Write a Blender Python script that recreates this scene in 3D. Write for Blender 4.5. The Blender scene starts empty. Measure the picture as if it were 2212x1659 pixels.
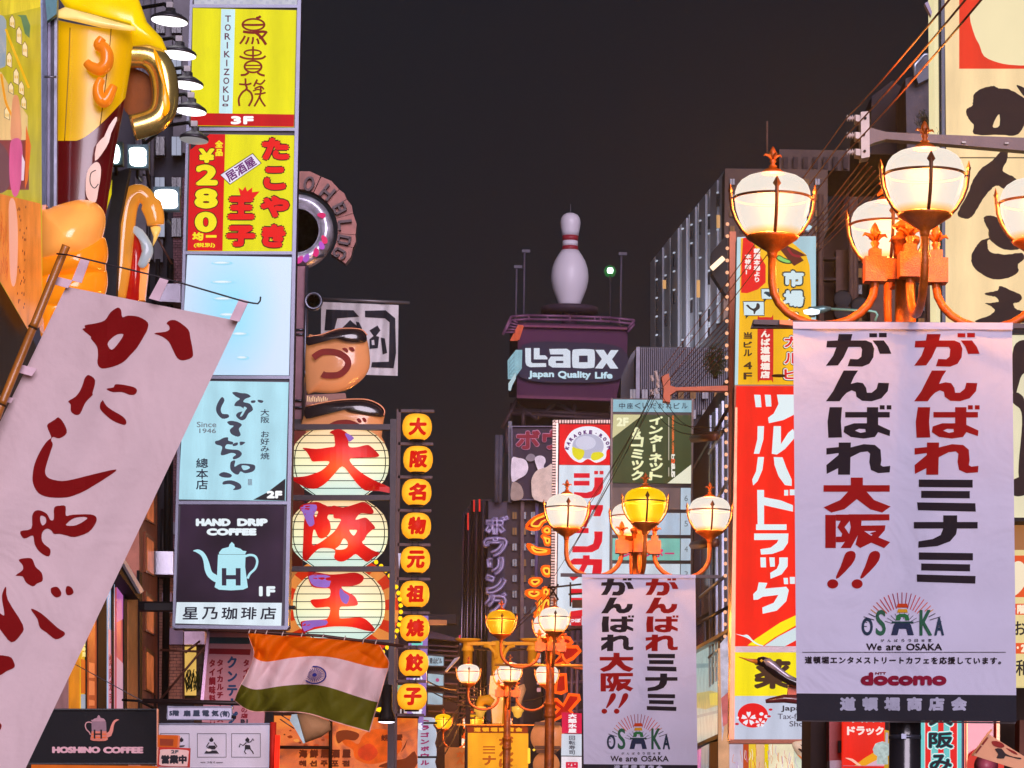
import bpy, bmesh, math, random
from mathutils import Vector, Matrix
from mathutils.geometry import tessellate_polygon
R = random.Random(7)
S = bpy.context.scene
COL = S.collection

# ------------------------------------------------------------------ camera
W_, H_, F_ = 2212.0,1659.0,5000.0
FC = 7600.0            # focal length in picture units; F_ and KD convert nominal distances to metres
KD = FC / F_
PITCH = math.atan(0.114); ROLL = 0.0138; SHY = 189.0
CAMZ = 1.6
cam = bpy.data.cameras.new('camera')
cam.lens = FC / W_ * 36.0; cam.sensor_width = 36.0
cam.shift_y = SHY / W_
cam.clip_start = 0.1; cam.clip_end = 3000.0
cob = bpy.data.objects.new('camera', cam); COL.objects.link(cob)
CROT = Matrix.Rotation(math.pi/2 + PITCH, 3, 'X') @ Matrix.Rotation(ROLL, 3, 'Z')
cob.matrix_world = Matrix.Translation((0,0, CAMZ)) @ CROT.to_4x4()
S.camera = cob
CO = Vector((0,0, CAMZ))

def srgb(c):
    return tuple((v/255.0/12.92 if v/255.0 <= .04045 else ((v/255.0+.055)/1.055)**2.4) for v in c)

# ------------------------------------------------------------------ night sky, city glow, exposure
w = bpy.data.worlds.new('World'); S.world = w; w.use_nodes = True
wn = w.node_tree; bg = wn.nodes['Background']
tc = wn.nodes.new('ShaderNodeTexCoord'); sp = wn.nodes.new('ShaderNodeSeparateXYZ')
wn.links.new(tc.outputs['Generated'], sp.inputs[0])
rmp = wn.nodes.new('ShaderNodeValToRGB'); e = rmp.color_ramp.elements
e[0].position = 0.0; e[0].color = (*srgb((42,37,44)),1)
e[1].position = 0.5; e[1].color = (*srgb((34,36,45)),1)
el = e.new(0.16); el.color = (*srgb((36,37,46)),1)
wn.links.new(sp.outputs['Z'], rmp.inputs[0])
wn.links.new(rmp.outputs[0], bg.inputs[0]); bg.inputs[1].default_value = .66

sun = bpy.data.lights.new('city_glow', 'SUN'); sun.energy = 3.1; sun.angle = math.radians(35)
sun.color = (0.97,0.84,1.0)
so = bpy.data.objects.new('city_glow', sun); COL.objects.link(so)
so.rotation_euler = (math.radians(76), math.radians(0), math.radians(10))

S.view_settings.view_transform = 'Standard'; S.view_settings.look = 'None'
S.view_settings.exposure = 0.0; S.view_settings.gamma = 1.0; S.view_settings.use_curve_mapping = False
S.render.engine = 'CYCLES'
S.cycles.use_denoising = True
S.cycles.max_bounces = 5; S.cycles.transparent_max_bounces = 12
S.cycles.sample_clamp_indirect = 3.0
S.cycles.caustics_reflective = False; S.cycles.caustics_refractive = False
try: S.cycles.use_light_tree = True
except Exception: pass

# ------------------------------------------------------------------ pixel <-> world
def ray(px, py):
    v = Vector(((px - W_/2)/FC, (H_/2 - py + SHY)/FC, -1.0))
    return CROT @ v
def at(px, py, d):
    r = ray(px, py); return CO + r * (d*KD / r.y)
FR = {'d': (0,0,1), 'z1': (0,0,.33326), 'z2': (0,518.4,.33326), 'z3': (0,1036.8,.37496), 'z4': (576,345.6,.3472),
      'z5': (576,864,.24304), 'y1': (576,1209.7,.27085), 'y2': (1036.9,345.6,.31254), 'y3': (979.2,806.5,.31243),
      'y4': (921.6,1209.7,.31248), 'y5': (1497.7,0,.34723), 'y6': (1497.7,518.4,.34723), 'y7': (1497.7,1094.5,.34028),
      'a1': (0,0,.25), 'a2': (0,403.2,.25), 'a3': (622.1,368.6,.13888), 'a4': (864,1267.2,.23607),
      'a6': (1520.6,489.6,.20837), 'b1': (288,1267.2,.23607), 'b2': (604.8,1497.6,.16926), 'b3': (979.2,1036.8,.31242),
      'b4': (1526.4,0,.31245), 'b5': (1958.4,0,.41684), 'b6': (1440,1036.8,.37472), 'b7': (979.2,633.6,.19101),
      'a5': (1900.8,691.2,.58356)}
def q(f, *pts):
    ox, oy, s = FR[f]; return [(ox + s*x, oy + s*y) for x, y in pts]
def q1(f, x, y): return q(f, (x, y))[0]

class Plane:
    """a vertical plane: through point o, facing n (horizontal, towards the viewer)"""
    def __init__(s, d=None, a=None, b=None):
        if d is not None: s.o = Vector((0, d*KD, 0)); s.n = Vector((0,-1,0))
        else:
            A = at(a[0], 1200, a[1]); B = at(b[0], 1200, b[1]); t = (B - A); t.z = 0; t.normalize()
            s.o = A; s.n = Vector((t.y, -t.x, 0))
            if s.n.dot(A - CO) > 0: s.n = -s.n
    def p(s, px, py, off=0.0):
        r = ray(px, py); o = s.o + s.n*off
        return CO + r * ((o - CO).dot(s.n) / r.dot(s.n))

# ------------------------------------------------------------------ materials
MATS = {}
def _new(name):
    m = bpy.data.materials.new(name); m.use_nodes = True
    return m, m.node_tree, m.node_tree.nodes['Principled BSDF']
def E(c, k=1.0, var=.10, sc=1.3, nee=True):
    """internally lit sign face of display colour c: uneven backlight over the face"""
    key = ('E', c, k, var, sc, nee)
    if key in MATS: return MATS[key]
    m, nt, b = _new('lit_%d_%d_%d' % c)
    l = srgb(c)
    b.inputs['Base Color'].default_value = (l[0]*.06+.004, l[1]*.06+.004, l[2]*.06+.004,1)
    b.inputs['Roughness'].default_value = .3; b.inputs['Specular IOR Level'].default_value = .04
    b.inputs['Emission Color'].default_value = (*l, 1)
    tcn = nt.nodes.new('ShaderNodeTexCoord'); no = nt.nodes.new('ShaderNodeTexNoise'); no.inputs['Scale'].default_value = sc
    no.inputs['Detail'].default_value = 2
    mr = nt.nodes.new('ShaderNodeMapRange'); mr.inputs[1].default_value = .3; mr.inputs[2].default_value = .7
    mr.inputs[3].default_value = k*(1.02-var); mr.inputs[4].default_value = k*(1.02+var*.5)
    nt.links.new(tcn.outputs['Object'], no.inputs['Vector']); nt.links.new(no.outputs['Fac'], mr.inputs[0])
    last = mr.outputs[0]
    if nee and var > .02:
        wv = nt.nodes.new('ShaderNodeTexWave'); wv.bands_direction = 'X'; wv.inputs['Scale'].default_value = .9; wv.inputs['Distortion'].default_value = .6
        n3 = nt.nodes.new('ShaderNodeTexNoise'); n3.inputs['Scale'].default_value = 9; n3.inputs['Detail'].default_value = 8; n3.inputs['Roughness'].default_value = .7
        st_ = nt.nodes.new('ShaderNodeMapping'); st_.inputs['Scale'].default_value = (2.5,1,.35)
        nt.links.new(tcn.outputs['Object'], wv.inputs['Vector']); nt.links.new(tcn.outputs['Object'], st_.inputs[0]); nt.links.new(st_.outputs[0], n3.inputs['Vector'])
        for src, lo, hi in ((wv.outputs['Fac'], .93,1.05),(n3.outputs['Fac'], .86,1.08)):
            m1 = nt.nodes.new('ShaderNodeMapRange'); m1.inputs[3].default_value = lo; m1.inputs[4].default_value = hi; nt.links.new(src, m1.inputs[0])
            mu = nt.nodes.new('ShaderNodeMath'); mu.operation = 'MULTIPLY'; nt.links.new(last, mu.inputs[0]); nt.links.new(m1.outputs[0], mu.inputs[1]); last = mu.outputs[0]
    nt.links.new(last, b.inputs['Emission Strength'])
    if not nee: m.cycles.emission_sampling = 'NONE'
    MATS[key] = m; return m
def I(c, k=1.0): return E(c, k, .04,2.0, False)      # lit lettering: small, not sampled as a light
def P(c, rough=.55, metal=0.0, var=.18, sc=4.0, bump=.15, coat=0.0, trans=0.0):
    """plain painted / fabric / masonry surface, c as sRGB of its own colour"""
    key = ('P', c, rough, metal, var, sc, bump, coat, trans)
    if key in MATS: return MATS[key]
    m, nt, b = _new('paint_%d_%d_%d' % c)
    l = srgb(c)
    tcn = nt.nodes.new('ShaderNodeTexCoord'); no = nt.nodes.new('ShaderNodeTexNoise'); no.inputs['Scale'].default_value = sc
    no.inputs['Detail'].default_value = 5; no.inputs['Roughness'].default_value = .6
    nt.links.new(tcn.outputs['Object'], no.inputs['Vector'])
    mx = nt.nodes.new('ShaderNodeMix'); mx.data_type = 'RGBA'
    mr = nt.nodes.new('ShaderNodeMapRange'); mr.inputs[1].default_value = .3; mr.inputs[2].default_value = .7
    nt.links.new(no.outputs['Fac'], mr.inputs[0]); nt.links.new(mr.outputs[0], mx.inputs[0])
    mx.inputs[6].default_value = (*[v*(1-var) for v in l], 1); mx.inputs[7].default_value = (*[min(1, v*(1+var)) for v in l], 1)
    nt.links.new(mx.outputs[2], b.inputs['Base Color'])
    b.inputs['Roughness'].default_value = rough; b.inputs['Metallic'].default_value = metal
    if rough >= .5 and not metal: b.inputs['Specular IOR Level'].default_value = .15
    if coat: b.inputs['Coat Weight'].default_value = coat; b.inputs['Coat Roughness'].default_value = .08
    if bump:
        bp = nt.nodes.new('ShaderNodeBump'); bp.inputs['Strength'].default_value = bump; bp.inputs['Distance'].default_value = .01
        n2 = nt.nodes.new('ShaderNodeTexNoise'); n2.inputs['Scale'].default_value = sc*12; n2.inputs['Detail'].default_value = 3
        nt.links.new(tcn.outputs['Object'], n2.inputs['Vector']); nt.links.new(n2.outputs['Fac'], bp.inputs['Height'])
        if trans:
            n4 = nt.nodes.new('ShaderNodeTexNoise'); n4.inputs['Scale'].default_value = 1.6; n4.inputs['Detail'].default_value = 3; n4.inputs['Distortion'].default_value = 1.5
            b2 = nt.nodes.new('ShaderNodeBump'); b2.inputs['Strength'].default_value = .55; b2.inputs['Distance'].default_value = .08; nt.links.new(tcn.outputs['Object'], n4.inputs['Vector']); nt.links.new(n4.outputs['Fac'], b2.inputs['Height']); nt.links.new(b2.outputs[0], bp.inputs['Normal'])
        nt.links.new(bp.outputs[0], b.inputs['Normal'])
    if trans:
        out = nt.nodes['Material Output']; tr = nt.nodes.new('ShaderNodeBsdfTranslucent'); ms = nt.nodes.new('ShaderNodeMixShader')
        nt.links.new(mx.outputs[2], tr.inputs[0]); ms.inputs[0].default_value = trans
        nt.links.new(b.outputs[0], ms.inputs[1]); nt.links.new(tr.outputs[0], ms.inputs[2]); nt.links.new(ms.outputs[0], out.inputs[0])
    MATS[key] = m; return m
def G(c, glow, k, rough=.25, coat=.25, sc=3):
    coat = min(coat, .3)
    """glossy figure: paint colour c, light on it put in as an emitted glow colour"""
    key = ('G', c, glow, k)
    if key in MATS: return MATS[key]
    m, nt, b = _new('glow_%d_%d_%d' % c)
    b.inputs['Base Color'].default_value = (*srgb(c),1); b.inputs['Roughness'].default_value = rough
    b.inputs['Coat Weight'].default_value = coat; b.inputs['Coat Roughness'].default_value = .05
    b.inputs['Emission Color'].default_value = (*srgb(glow),1)
    tcn = nt.nodes.new('ShaderNodeTexCoord'); no = nt.nodes.new('ShaderNodeTexNoise'); no.inputs['Scale'].default_value = sc
    mr = nt.nodes.new('ShaderNodeMapRange'); mr.inputs[1].default_value = .35; mr.inputs[2].default_value = .65
    mr.inputs[3].default_value = k*.65; mr.inputs[4].default_value = k*1.2
    nt.links.new(tcn.outputs['Object'], no.inputs['Vector']); nt.links.new(no.outputs['Fac'], mr.inputs[0])
    nt.links.new(mr.outputs[0], b.inputs['Emission Strength'])
    MATS[key] = m; return m

STEEL = P((130,130,142),.35,.6,.1,3,.02)
STEELW = P((92,94,108),.3,.7,.1,2,.02)
DARK = P((34,30,36),.5,.2)
BLACK = P((20,19,23),.55,0)
WALLG = P((64,62,72),.8,0,.2,.8,.4)
WALLD = P((40,38,46),.8,0,.2,.8,.4)

# ------------------------------------------------------------------ objects
def wloc(o):
    v = Vector((0,0,0))
    while o is not None: v = v + o.location; o = o.parent
    return v
def tag(o, label=None, cat=None, group=None, kind=None):
    if label: o['label'] = label
    if cat: o['category'] = cat
    if group: o['group'] = group
    if kind: o['kind'] = kind
    return o
def thing(name, label, cat, loc, group=None):
    o = bpy.data.objects.new(name, None); o.empty_display_size = .2; COL.objects.link(o); o.location = loc
    return tag(o, label, cat, group)
def kids(o): return [c for c in bpy.data.objects if c.parent is o]
class MB:
    def __init__(s): s.v = []; s.f = []; s.m = []; s.mats = []; s.sm = []
    def mi(s, mat):
        if mat is None: return 0
        if mat not in s.mats: s.mats.append(mat)
        return s.mats.index(mat)
    def add(s, vs, fs, mat=None, smooth=False):
        n = len(s.v); s.v += [tuple(v) for v in vs]; k = s.mi(mat)
        for f in fs: s.f.append(tuple(i+n for i in f)); s.m.append(k); s.sm.append(smooth)
        return s
    def hexa(s, a, b, mat=None):
        """a: 4 front corners (loop), b: 4 back corners"""
        return s.add(list(a)+list(b), [(0,1,2,3),(7,6,5,4),(0,4,5,1),(1,5,6,2),(2,6,7,3),(3,7,4,0)], mat)
    def box(s, c, sz, rz=0, mat=None):
        x, y, z = sz[0]/2, sz[1]/2, sz[2]/2; M = Matrix.Rotation(rz, 3, 'Z'); c = Vector(c)
        f = lambda yy: [c + M @ Vector(p) for p in ((-x,yy,-z),(x,yy,-z),(x,yy,z),(-x,yy,z))]
        return s.hexa(f(-y), f(y), mat)
    def tube(s, pts, r, seg=8, mat=None, smooth=True, flat=1.0):
        pts = [Vector(p) for p in pts]; n = len(pts); rs = r if isinstance(r, (list, tuple)) else [r]*n
        vs = []; up = Vector((0,0,1))
        t0 = (pts[1]-pts[0]).normalized()
        if abs(t0.z) > .9: up = Vector((0,1,0))
        x = t0.cross(up).normalized()
        for i, p in enumerate(pts):
            t = ((pts[min(i+1, n-1)] - p).normalized() + (p - pts[max(i-1,0)]).normalized())
            t = t.normalized() if t.length > 1e-6 else t0
            x = (x - t*x.dot(t)).normalized(); y = t.cross(x)
            for k in range(seg):
                a = 2*math.pi*k/seg; vs.append(p + x*math.cos(a)*rs[i] + y*math.sin(a)*rs[i]*flat)
        fs = [(i*seg+k, i*seg+(k+1) % seg, (i+1)*seg+(k+1) % seg, (i+1)*seg+k) for i in range(n-1) for k in range(seg)]
        fs += [tuple(range(seg))[::-1], tuple((n-1)*seg+k for k in range(seg))]
        return s.add(vs, fs, mat, smooth)
    def lathe(s, o, prof, seg=24, mat=None, smooth=True, ax=None):
        """prof: (r, z) list; ax optional 3x3"""
        o = Vector(o); vs = []
        for r, z in prof:
            for k in range(seg):
                a = 2*math.pi*k/seg; p = Vector((r*math.cos(a), r*math.sin(a), z))
                vs.append(o + (ax @ p if ax else p))
        n = len(prof)
        fs = [(i*seg+k, i*seg+(k+1) % seg, (i+1)*seg+(k+1) % seg, (i+1)*seg+k) for i in range(n-1) for k in range(seg)]
        if prof[0][0] > 1e-4: fs.append(tuple(range(seg))[::-1])
        if prof[-1][0] > 1e-4: fs.append(tuple((n-1)*seg+k for k in range(seg)))
        return s.add(vs, fs, mat, smooth)
    def slab(s, pl, pts, th, off=0.0, mat=None):
        """polygon in picture coordinates on plane pl, front at off, th metres thick"""
        n = len(pts); c = sum(((p[0]*qq[1]-qq[0]*p[1]) for p, qq in zip(pts, pts[1:]+pts[:1])))
        if c > 0: pts = pts[::-1]
        fr = [pl.p(x, y, off) for x, y in pts]; bk = [p - pl.n*th for p in fr]
        fs = [tuple(n+i for i in range(n))[::-1]] + [(i, n+i, n+(i+1) % n, (i+1) % n) for i in range(n)]
        if n > 4:
            fs += [tuple(t) for t in tessellate_polygon([[Vector((x, -y, 0)) for x, y in pts]])]
            fs[0] = tuple(fs[0])
        else: fs.append(tuple(range(n)))
        return s.add(fr+bk, fs, mat)
    def bars(s, pl, x0, y0, x1, y1, wpx, th, off=0, mat=None, lean=(0,0)):
        """rectangular frame of four bars in picture coordinates (outer box)"""
        L = lambda y: lean[0]*(y-y0); Rr = lambda y: lean[1]*(y-y0)
        s.slab(pl, [(x0, y0),(x1, y0),(x1+Rr(y0+wpx), y0+wpx),(x0+L(y0+wpx), y0+wpx)], th, off, mat)
        s.slab(pl, [(x0+L(y1-wpx), y1-wpx),(x1+Rr(y1-wpx), y1-wpx),(x1+Rr(y1), y1),(x0+L(y1), y1)], th, off, mat)
        s.slab(pl, [(x0+L(y0+wpx), y0+wpx),(x0+wpx+L(y0+wpx), y0+wpx),(x0+wpx+L(y1-wpx), y1-wpx),(x0+L(y1-wpx), y1-wpx)], th, off-.001, mat)
        s.slab(pl, [(x1-wpx+Rr(y0+wpx), y0+wpx),(x1+Rr(y0+wpx), y0+wpx),(x1+Rr(y1-wpx), y1-wpx),(x1-wpx+Rr(y1-wpx), y1-wpx)], th, off-.001, mat)
        return s
    def pillow(s, pl, outline, h, off=0, rings=8, mat=None, c=None, pw=.5):
        """bulging body with the given outline (star-shaped about its centre)"""
        n = len(outline)
        if c is None: c = (sum(p[0] for p in outline)/n, sum(p[1] for p in outline)/n)
        vs = []
        for r in range(rings):
            t = r/rings
            t2 = math.sin(t*math.pi/2)
            for (x, y) in outline:
                vs.append(pl.p(x + (c[0]-x)*(1-math.cos(t*math.pi/2)) if False else c[0]+(x-c[0])*math.cos(t*math.pi/2),
                               c[1]+(y-c[1])*math.cos(t*math.pi/2), off + h*t2))
        vs.append(pl.p(c[0], c[1], off+h))
        fs = [(r*n+k, r*n+(k+1) % n, (r+1)*n+(k+1) % n, (r+1)*n+k) for r in range(rings-1) for k in range(n)]
        fs += [((rings-1)*n+k, (rings-1)*n+(k+1) % n, rings*n) for k in range(n)]
        back = len(vs); vs += [pl.p(x, y, off - h*.3) for x, y in outline]
        fs += [(k, back+k, back+(k+1) % n, (k+1) % n) for k in range(n)]; fs.append(tuple(back+k for k in range(n)))
        return s.add(vs, fs, mat, True)
    def build(s, name, mat=None, parent=None, label=None, cat=None, group=None, kind=None, loc=None):
        me = bpy.data.meshes.new(name)
        base = wloc(parent) if parent else Vector((0,0,0))
        o = bpy.data.objects.new(name, me); COL.objects.link(o)
        if parent: o.parent = parent
        elif loc is not None or s.v:
            if loc is None:
                xs = [v[0] for v in s.v]; ys = [v[1] for v in s.v]; zs = [v[2] for v in s.v]
                loc = ((min(xs)+max(xs))/2,(min(ys)+max(ys))/2, min(zs))
            o.location = loc; base = Vector(loc)
        b = base
        me.from_pydata([(v[0]-b.x, v[1]-b.y, v[2]-b.z) for v in s.v], [], s.f)
        if s.mats:
            for m in s.mats: me.materials.append(m)
            me.polygons.foreach_set('material_index', s.m)
        elif mat: me.materials.append(mat)
        me.polygons.foreach_set('use_smooth', s.sm)
        bm = bmesh.new(); bm.from_mesh(me); bmesh.ops.recalc_face_normals(bm, faces=bm.faces); bm.to_mesh(me); bm.free()
        me.update()
        return tag(o, label, cat, group, kind)
def slab(name, pl, pts, th, mat, parent, off=0, label=None, kind=None):
    return MB().slab(pl, pts, th, off).build(name, mat, parent, label=label, kind=kind)
def rect(x0, y0, x1, y1): return [(x0, y0),(x1, y0),(x1, y1),(x0, y1)]
def copy_tree(o, parent=None):
    c = o.copy(); COL.objects.link(c); c.parent = parent
    for ch in kids(o): copy_tree(ch, c)
    return c

def smooth(pts, k=4, closed=True):
    n = len(pts); out = []
    for i in range(n if closed else n-1):
        g = lambda j: pts[j % n] if closed else pts[max(0, min(n-1, j))]
        p0, p1, p2, p3 = g(i-1), g(i), g(i+1), g(i+2)
        for s_ in range(k):
            t = s_/k
            out.append(tuple(.5*((2*p1[a]) + (-p0[a]+p2[a])*t + (2*p0[a]-5*p1[a]+4*p2[a]-p3[a])*t*t + (-p0[a]+3*p1[a]-3*p2[a]+p3[a])*t**3) for a in (0,1)))
    if not closed: out.append(pts[-1])
    return out
def ell(cx, cy, rx, ry, n=24, a0=0, a1=360):
    full = (a1-a0) % 360 == 0
    m = n if full else n+1
    return [(cx+rx*math.cos(math.radians(a0+(a1-a0)*i/n)), cy+ry*math.sin(math.radians(a0+(a1-a0)*i/n))) for i in range(m)]
def stroke(pts, w):
    """outline of a polyline of width w (w number or list)"""
    L, Rr = [], []; n = len(pts)
    for i, p in enumerate(pts):
        a = pts[max(0, i-1)]; b = pts[min(n-1, i+1)]; dx, dy = b[0]-a[0], b[1]-a[1]; l = math.hypot(dx, dy) or 1
        ww = (w[i] if isinstance(w, (list, tuple)) else w)/2
        L.append((p[0]-dy/l*ww, p[1]+dx/l*ww)); Rr.append((p[0]+dy/l*ww, p[1]-dx/l*ww))
    return L + Rr[::-1]

# ------------------------------------------------------------------ flat print on a face
PRINTS = []
class Print:
    """flat artwork and lettering laid out on plane pl; dx,dy,sc map design coordinates to picture coordinates"""
    def __init__(s, pl, base=.004, step=.0004, tf=None, ripple=None, slices=None):
        s.pl = pl; s.base = base; s.step = step; s.tf = tf or (lambda x, y: (x, y)); s.ops = []; s.lay = 0
        s.ripple = ripple; s.slices = slices
    def poly(s, pts, mat, holes=()):
        s.ops.append(('P', pts, mat, holes, s.lay)); s.lay += 1; return s
    def rect(s, x0, y0, x1, y1, mat): return s.poly(rect(x0, y0, x1, y1), mat)
    def ell(s, cx, cy, rx, ry, mat, n=24): return s.poly(ell(cx, cy, rx, ry, n), mat)
    def ring(s, cx, cy, rx, ry, wd, mat, n=28): return s.poly(ell(cx, cy, rx, ry, n), mat, [ell(cx, cy, rx-wd, ry-wd, n)])
    def line(s, pts, wd, mat): return s.poly(stroke(pts, wd), mat)
    def text(s, t, x0, y0, x1, y1, mat, bold=0, shear=0, rot=0, bx=None):
        """string fitted to the box"""
        s.ops.append(('T', t, (x0, y0, x1, y1), mat, bold, shear, rot, s.lay, 'box', bx)); s.lay += 1; return s
    def col(s, t, x0, y0, x1, y1, mat, bold=0, bx=None, shear=0):
        """vertical string, one character per cell"""
        n = len(t); h = (y1-y0)/n
        for i, ch in enumerate(t):
            if ch == ' ': continue
            cy0 = y0+i*h
            if ch == 'ー' or ch == '|':
                s.ops.append(('P', rect((x0+x1)/2-h*.06-bold*.8, cy0+h*.1,(x0+x1)/2+h*.06+bold*.8, cy0+h*.9), mat, (), s.lay)); continue
            s.ops.append(('T', ch, (x0, cy0, x1, cy0+h), mat, bold, shear, 0, s.lay, 'em', bx))
        s.lay += 1; return s
    def strings(s): return {o[1] for o in s.ops if o[0] == 'T'}
    def build(s, name='lettering', parent=None, **kw):
        me = bpy.data.meshes.new(name); o = bpy.data.objects.new(name, me); COL.objects.link(o); o.parent = parent
        s.obj = o; s.basew = wloc(parent); PRINTS.append(s); tag(o, **kw); return o
    def fill(s, glyphs):
        V, Fc, MI, mats = [], [], [], []
        def mi(m):
            if m not in mats: mats.append(m)
            return mats.index(m)
        for op in s.ops:
            if op[0] == 'P':
                _, pts, mat, holes, lay = op
                loops = [[Vector((x, -y, 0)) for x, y in lp] for lp in [pts]+list(holes)]
                flat = [p for lp in loops for p in lp]; n = len(V); off = s.base+lay*s.step
                V += [(p.x, -p.y, off) for p in flat]
                for t in tessellate_polygon(loops): Fc.append(tuple(n+i for i in t)); MI.append(mi(mat))
            else:
                _, t, (x0, y0, x1, y1), mat, bold, shear, rot, lay, mode, bx = op
                vs, fs, em = glyphs[t]
                if not vs: continue
                xs = [v[0] for v in vs]; ys = [v[1] for v in vs]
                if mode == 'box': gx0, gx1, gy0, gy1 = min(xs), max(xs), min(ys), max(ys)
                else:
                    w_ = max(xs)-min(xs)
                    cx = .5 if True else 0
                    gx0, gx1, gy0, gy1 = em
                bxx = bold if bx is None else bx
                sx = ((x1-x0)-2*bxx)/max(1e-6, gx1-gx0); sy = ((y1-y0)-2*bold)/max(1e-6, gy1-gy0)
                base = [(x0+bxx+(vx-gx0)*sx, y1-bold-(vy-gy0)*sy) for vx, vy in vs]
                if shear: base = [(x+(y1-y)*shear, y) for x, y in base]
                if rot:
                    cx, cy = (x0+x1)/2,(y0+y1)/2; ca, sa = math.cos(rot), math.sin(rot)
                    base = [(cx+(x-cx)*ca-(y-cy)*sa, cy+(x-cx)*sa+(y-cy)*ca) for x, y in base]
                offs = [(0,0)]
                if bold or bxx:
                    nn = 8; offs = [(bxx*math.cos(2*math.pi*k/nn), bold*math.sin(2*math.pi*k/nn)) for k in range(nn)]
                    if bold > (y1-y0)*.045: offs += [(a*.5, b*.5) for a, b in offs]
                k = mi(mat)
                for j, (ax, ay) in enumerate(offs):
                    n = len(V); off = s.base+lay*s.step+j*s.step*.04
                    V += [(x+ax, y+ay, off) for x, y in base]
                    for f in fs: Fc.append(tuple(n+i for i in f)); MI.append(k)
        me = s.obj.data
        if s.slices and V:
            bm = bmesh.new(); bvs = [bm.verts.new(v) for v in V]
            for f, k in zip(Fc, MI):
                try: ff = bm.faces.new([bvs[i] for i in f]); ff.material_index = k
                except ValueError: pass
            for (ax, c0, c1, n) in s.slices:
                for i in range(1, n):
                    c = c0+(c1-c0)*i/n
                    geom = bm.verts[:]+bm.edges[:]+bm.faces[:]
                    bmesh.ops.bisect_plane(bm, geom=geom, plane_co=((c, 0,0) if ax == 0 else (0, c, 0)), plane_no=((1,0,0) if ax == 0 else (0,1,0)), dist=1e-5)
            bm.verts.index_update()
            V = [tuple(v.co) for v in bm.verts]; MI = [f.material_index for f in bm.faces]; Fc = [tuple(v.index for v in f.verts) for f in bm.faces]
            bm.free()
        out = []
        for x, y, off in V:
            px, py = s.tf(x, y)
            rp = s.ripple(x, y) if s.ripple else 0
            if isinstance(rp, tuple): px += rp[1]; py += rp[2]; rp = rp[0]
            v = s.pl.p(px, py, off+rp) - s.basew
            out.append(tuple(v))
        # keep faces turned to the viewer
        me.from_pydata(out, [], Fc)
        for m in mats: me.materials.append(m)
        me.polygons.foreach_set('material_index', MI); me.update()
def flush_prints():
    strs = sorted(set().union(*[p.strings() for p in PRINTS])) if PRINTS else []
    obs = []
    for t in strs:
        cu = bpy.data.curves.new('t', 'FONT'); cu.body = t; cu.resolution_u = 4
        o = bpy.data.objects.new('t', cu); COL.objects.link(o); obs.append(o)
    dg = bpy.context.evaluated_depsgraph_get(); G_ = {}
    for t, o in zip(strs, obs):
        ev = o.evaluated_get(dg); me = ev.to_mesh()
        vs = [(v.co.x, v.co.y) for v in me.vertices]; fs = [tuple(p.vertices) for p in me.polygons]
        ev.to_mesh_clear()
        G_[t] = (vs, fs)
    # em box from a full-width character
    em0 = None
    for t in strs:
        if len(t) == 1 and ord(t) > 0x2000 and G_[t][0]:
            pass
    EMW, EMY0, EMY1 = EM
    for t in strs:
        vs, fs = G_[t]
        if len(t) == 1 and ord(t) < 0x2000 and vs:
            cx = (min(v[0] for v in vs)+max(v[0] for v in vs))/2; em = (cx-EMW/2, cx+EMW/2, EMY0, EMY1)
        else: em = (0, EMW, EMY0, EMY1)
        G_[t] = (vs, fs, em)
    for o in obs:
        cu = o.data; bpy.data.objects.remove(o); bpy.data.curves.remove(cu)
    for p in PRINTS: p.fill(G_)
EM = (1.0,-.12,.88)
FR.update({'c1': (1670.4,403.2,.20833), 'c2': (1123.2,892.8,.24304), 'c3': (1785.6,1520.6,.19269), 'c4': (1411.2,1324.8,.2014)})
def D_(px, d): return (px - W_/2)*d/F_
def tower_of(x, y, d):
    p = at(x, y, d); return Vector((p.x, p.y, 0))
TAN = lambda: None
# ================================================================== STRUCTURE: ground
ASPH = P((58,57,60),.75,0,.25,.6,.5)
MB().add([(-60,-20,0),(60,-20,0),(60,400,0),(-60,400,0)], [(0,1,2,3)]).build('ground', ASPH, kind='structure', loc=(0,0,0))
pv = MB()
for side in (-1,1):
    for k in range(13):
        y0 = -6+k*14
        xc = -0.0443*(y0+7) + 1.6 + side*5.2
        pv.box((xc, y0+7,.06),(3.0,13.96,.12), math.atan(.0443))
pv.build('pavement', P((128,122,118),.8,0,.2,1,.4), kind='structure')

# ================================================================== LEFT: brick building behind the tall sign
pb = Plane(d=33.0)
bl = thing('brick_building', 'dim grey and brick building behind the tall stack of lit sign boxes', 'building', tower_of(200,1500,33.2))
def wall_box(name, x0, x1, ytop, d0, d1, mat, parent, ybot=None):
    """box from the ground to picture height ytop (measured at depth d0)"""
    zt = at((x0+x1)/2, ytop, d0).z; zb = 0 if ybot is None else at((x0+x1)/2, ybot, d0).z
    X0, X1 = D_(x0, d0), D_(x1, d0)
    d0, d1 = d0*KD, d1*KD; return MB().box(((X0+X1)/2,(d0+d1)/2,(zb+zt)/2),(X1-X0, d1-d0, zt-zb)).build(name, mat, parent)
wall_box('wall', -700,428,-160,33.15,40, WALLG, bl)
# cladding sheets of the upper wall
for i, (x0, x1, y0, y1) in enumerate([(292,334,-20,110),(336,372,-20,110),(292,331,380,560),(333,352,390,566),(292,330,114,376),(374,412,-20,150),(374,410,152,330)]):
    slab('cladding_panel', pb, rect(x0, y0, x1, y1),.05, P((96,93,104),.6,.2,.25,2,.3), bl)
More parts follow.
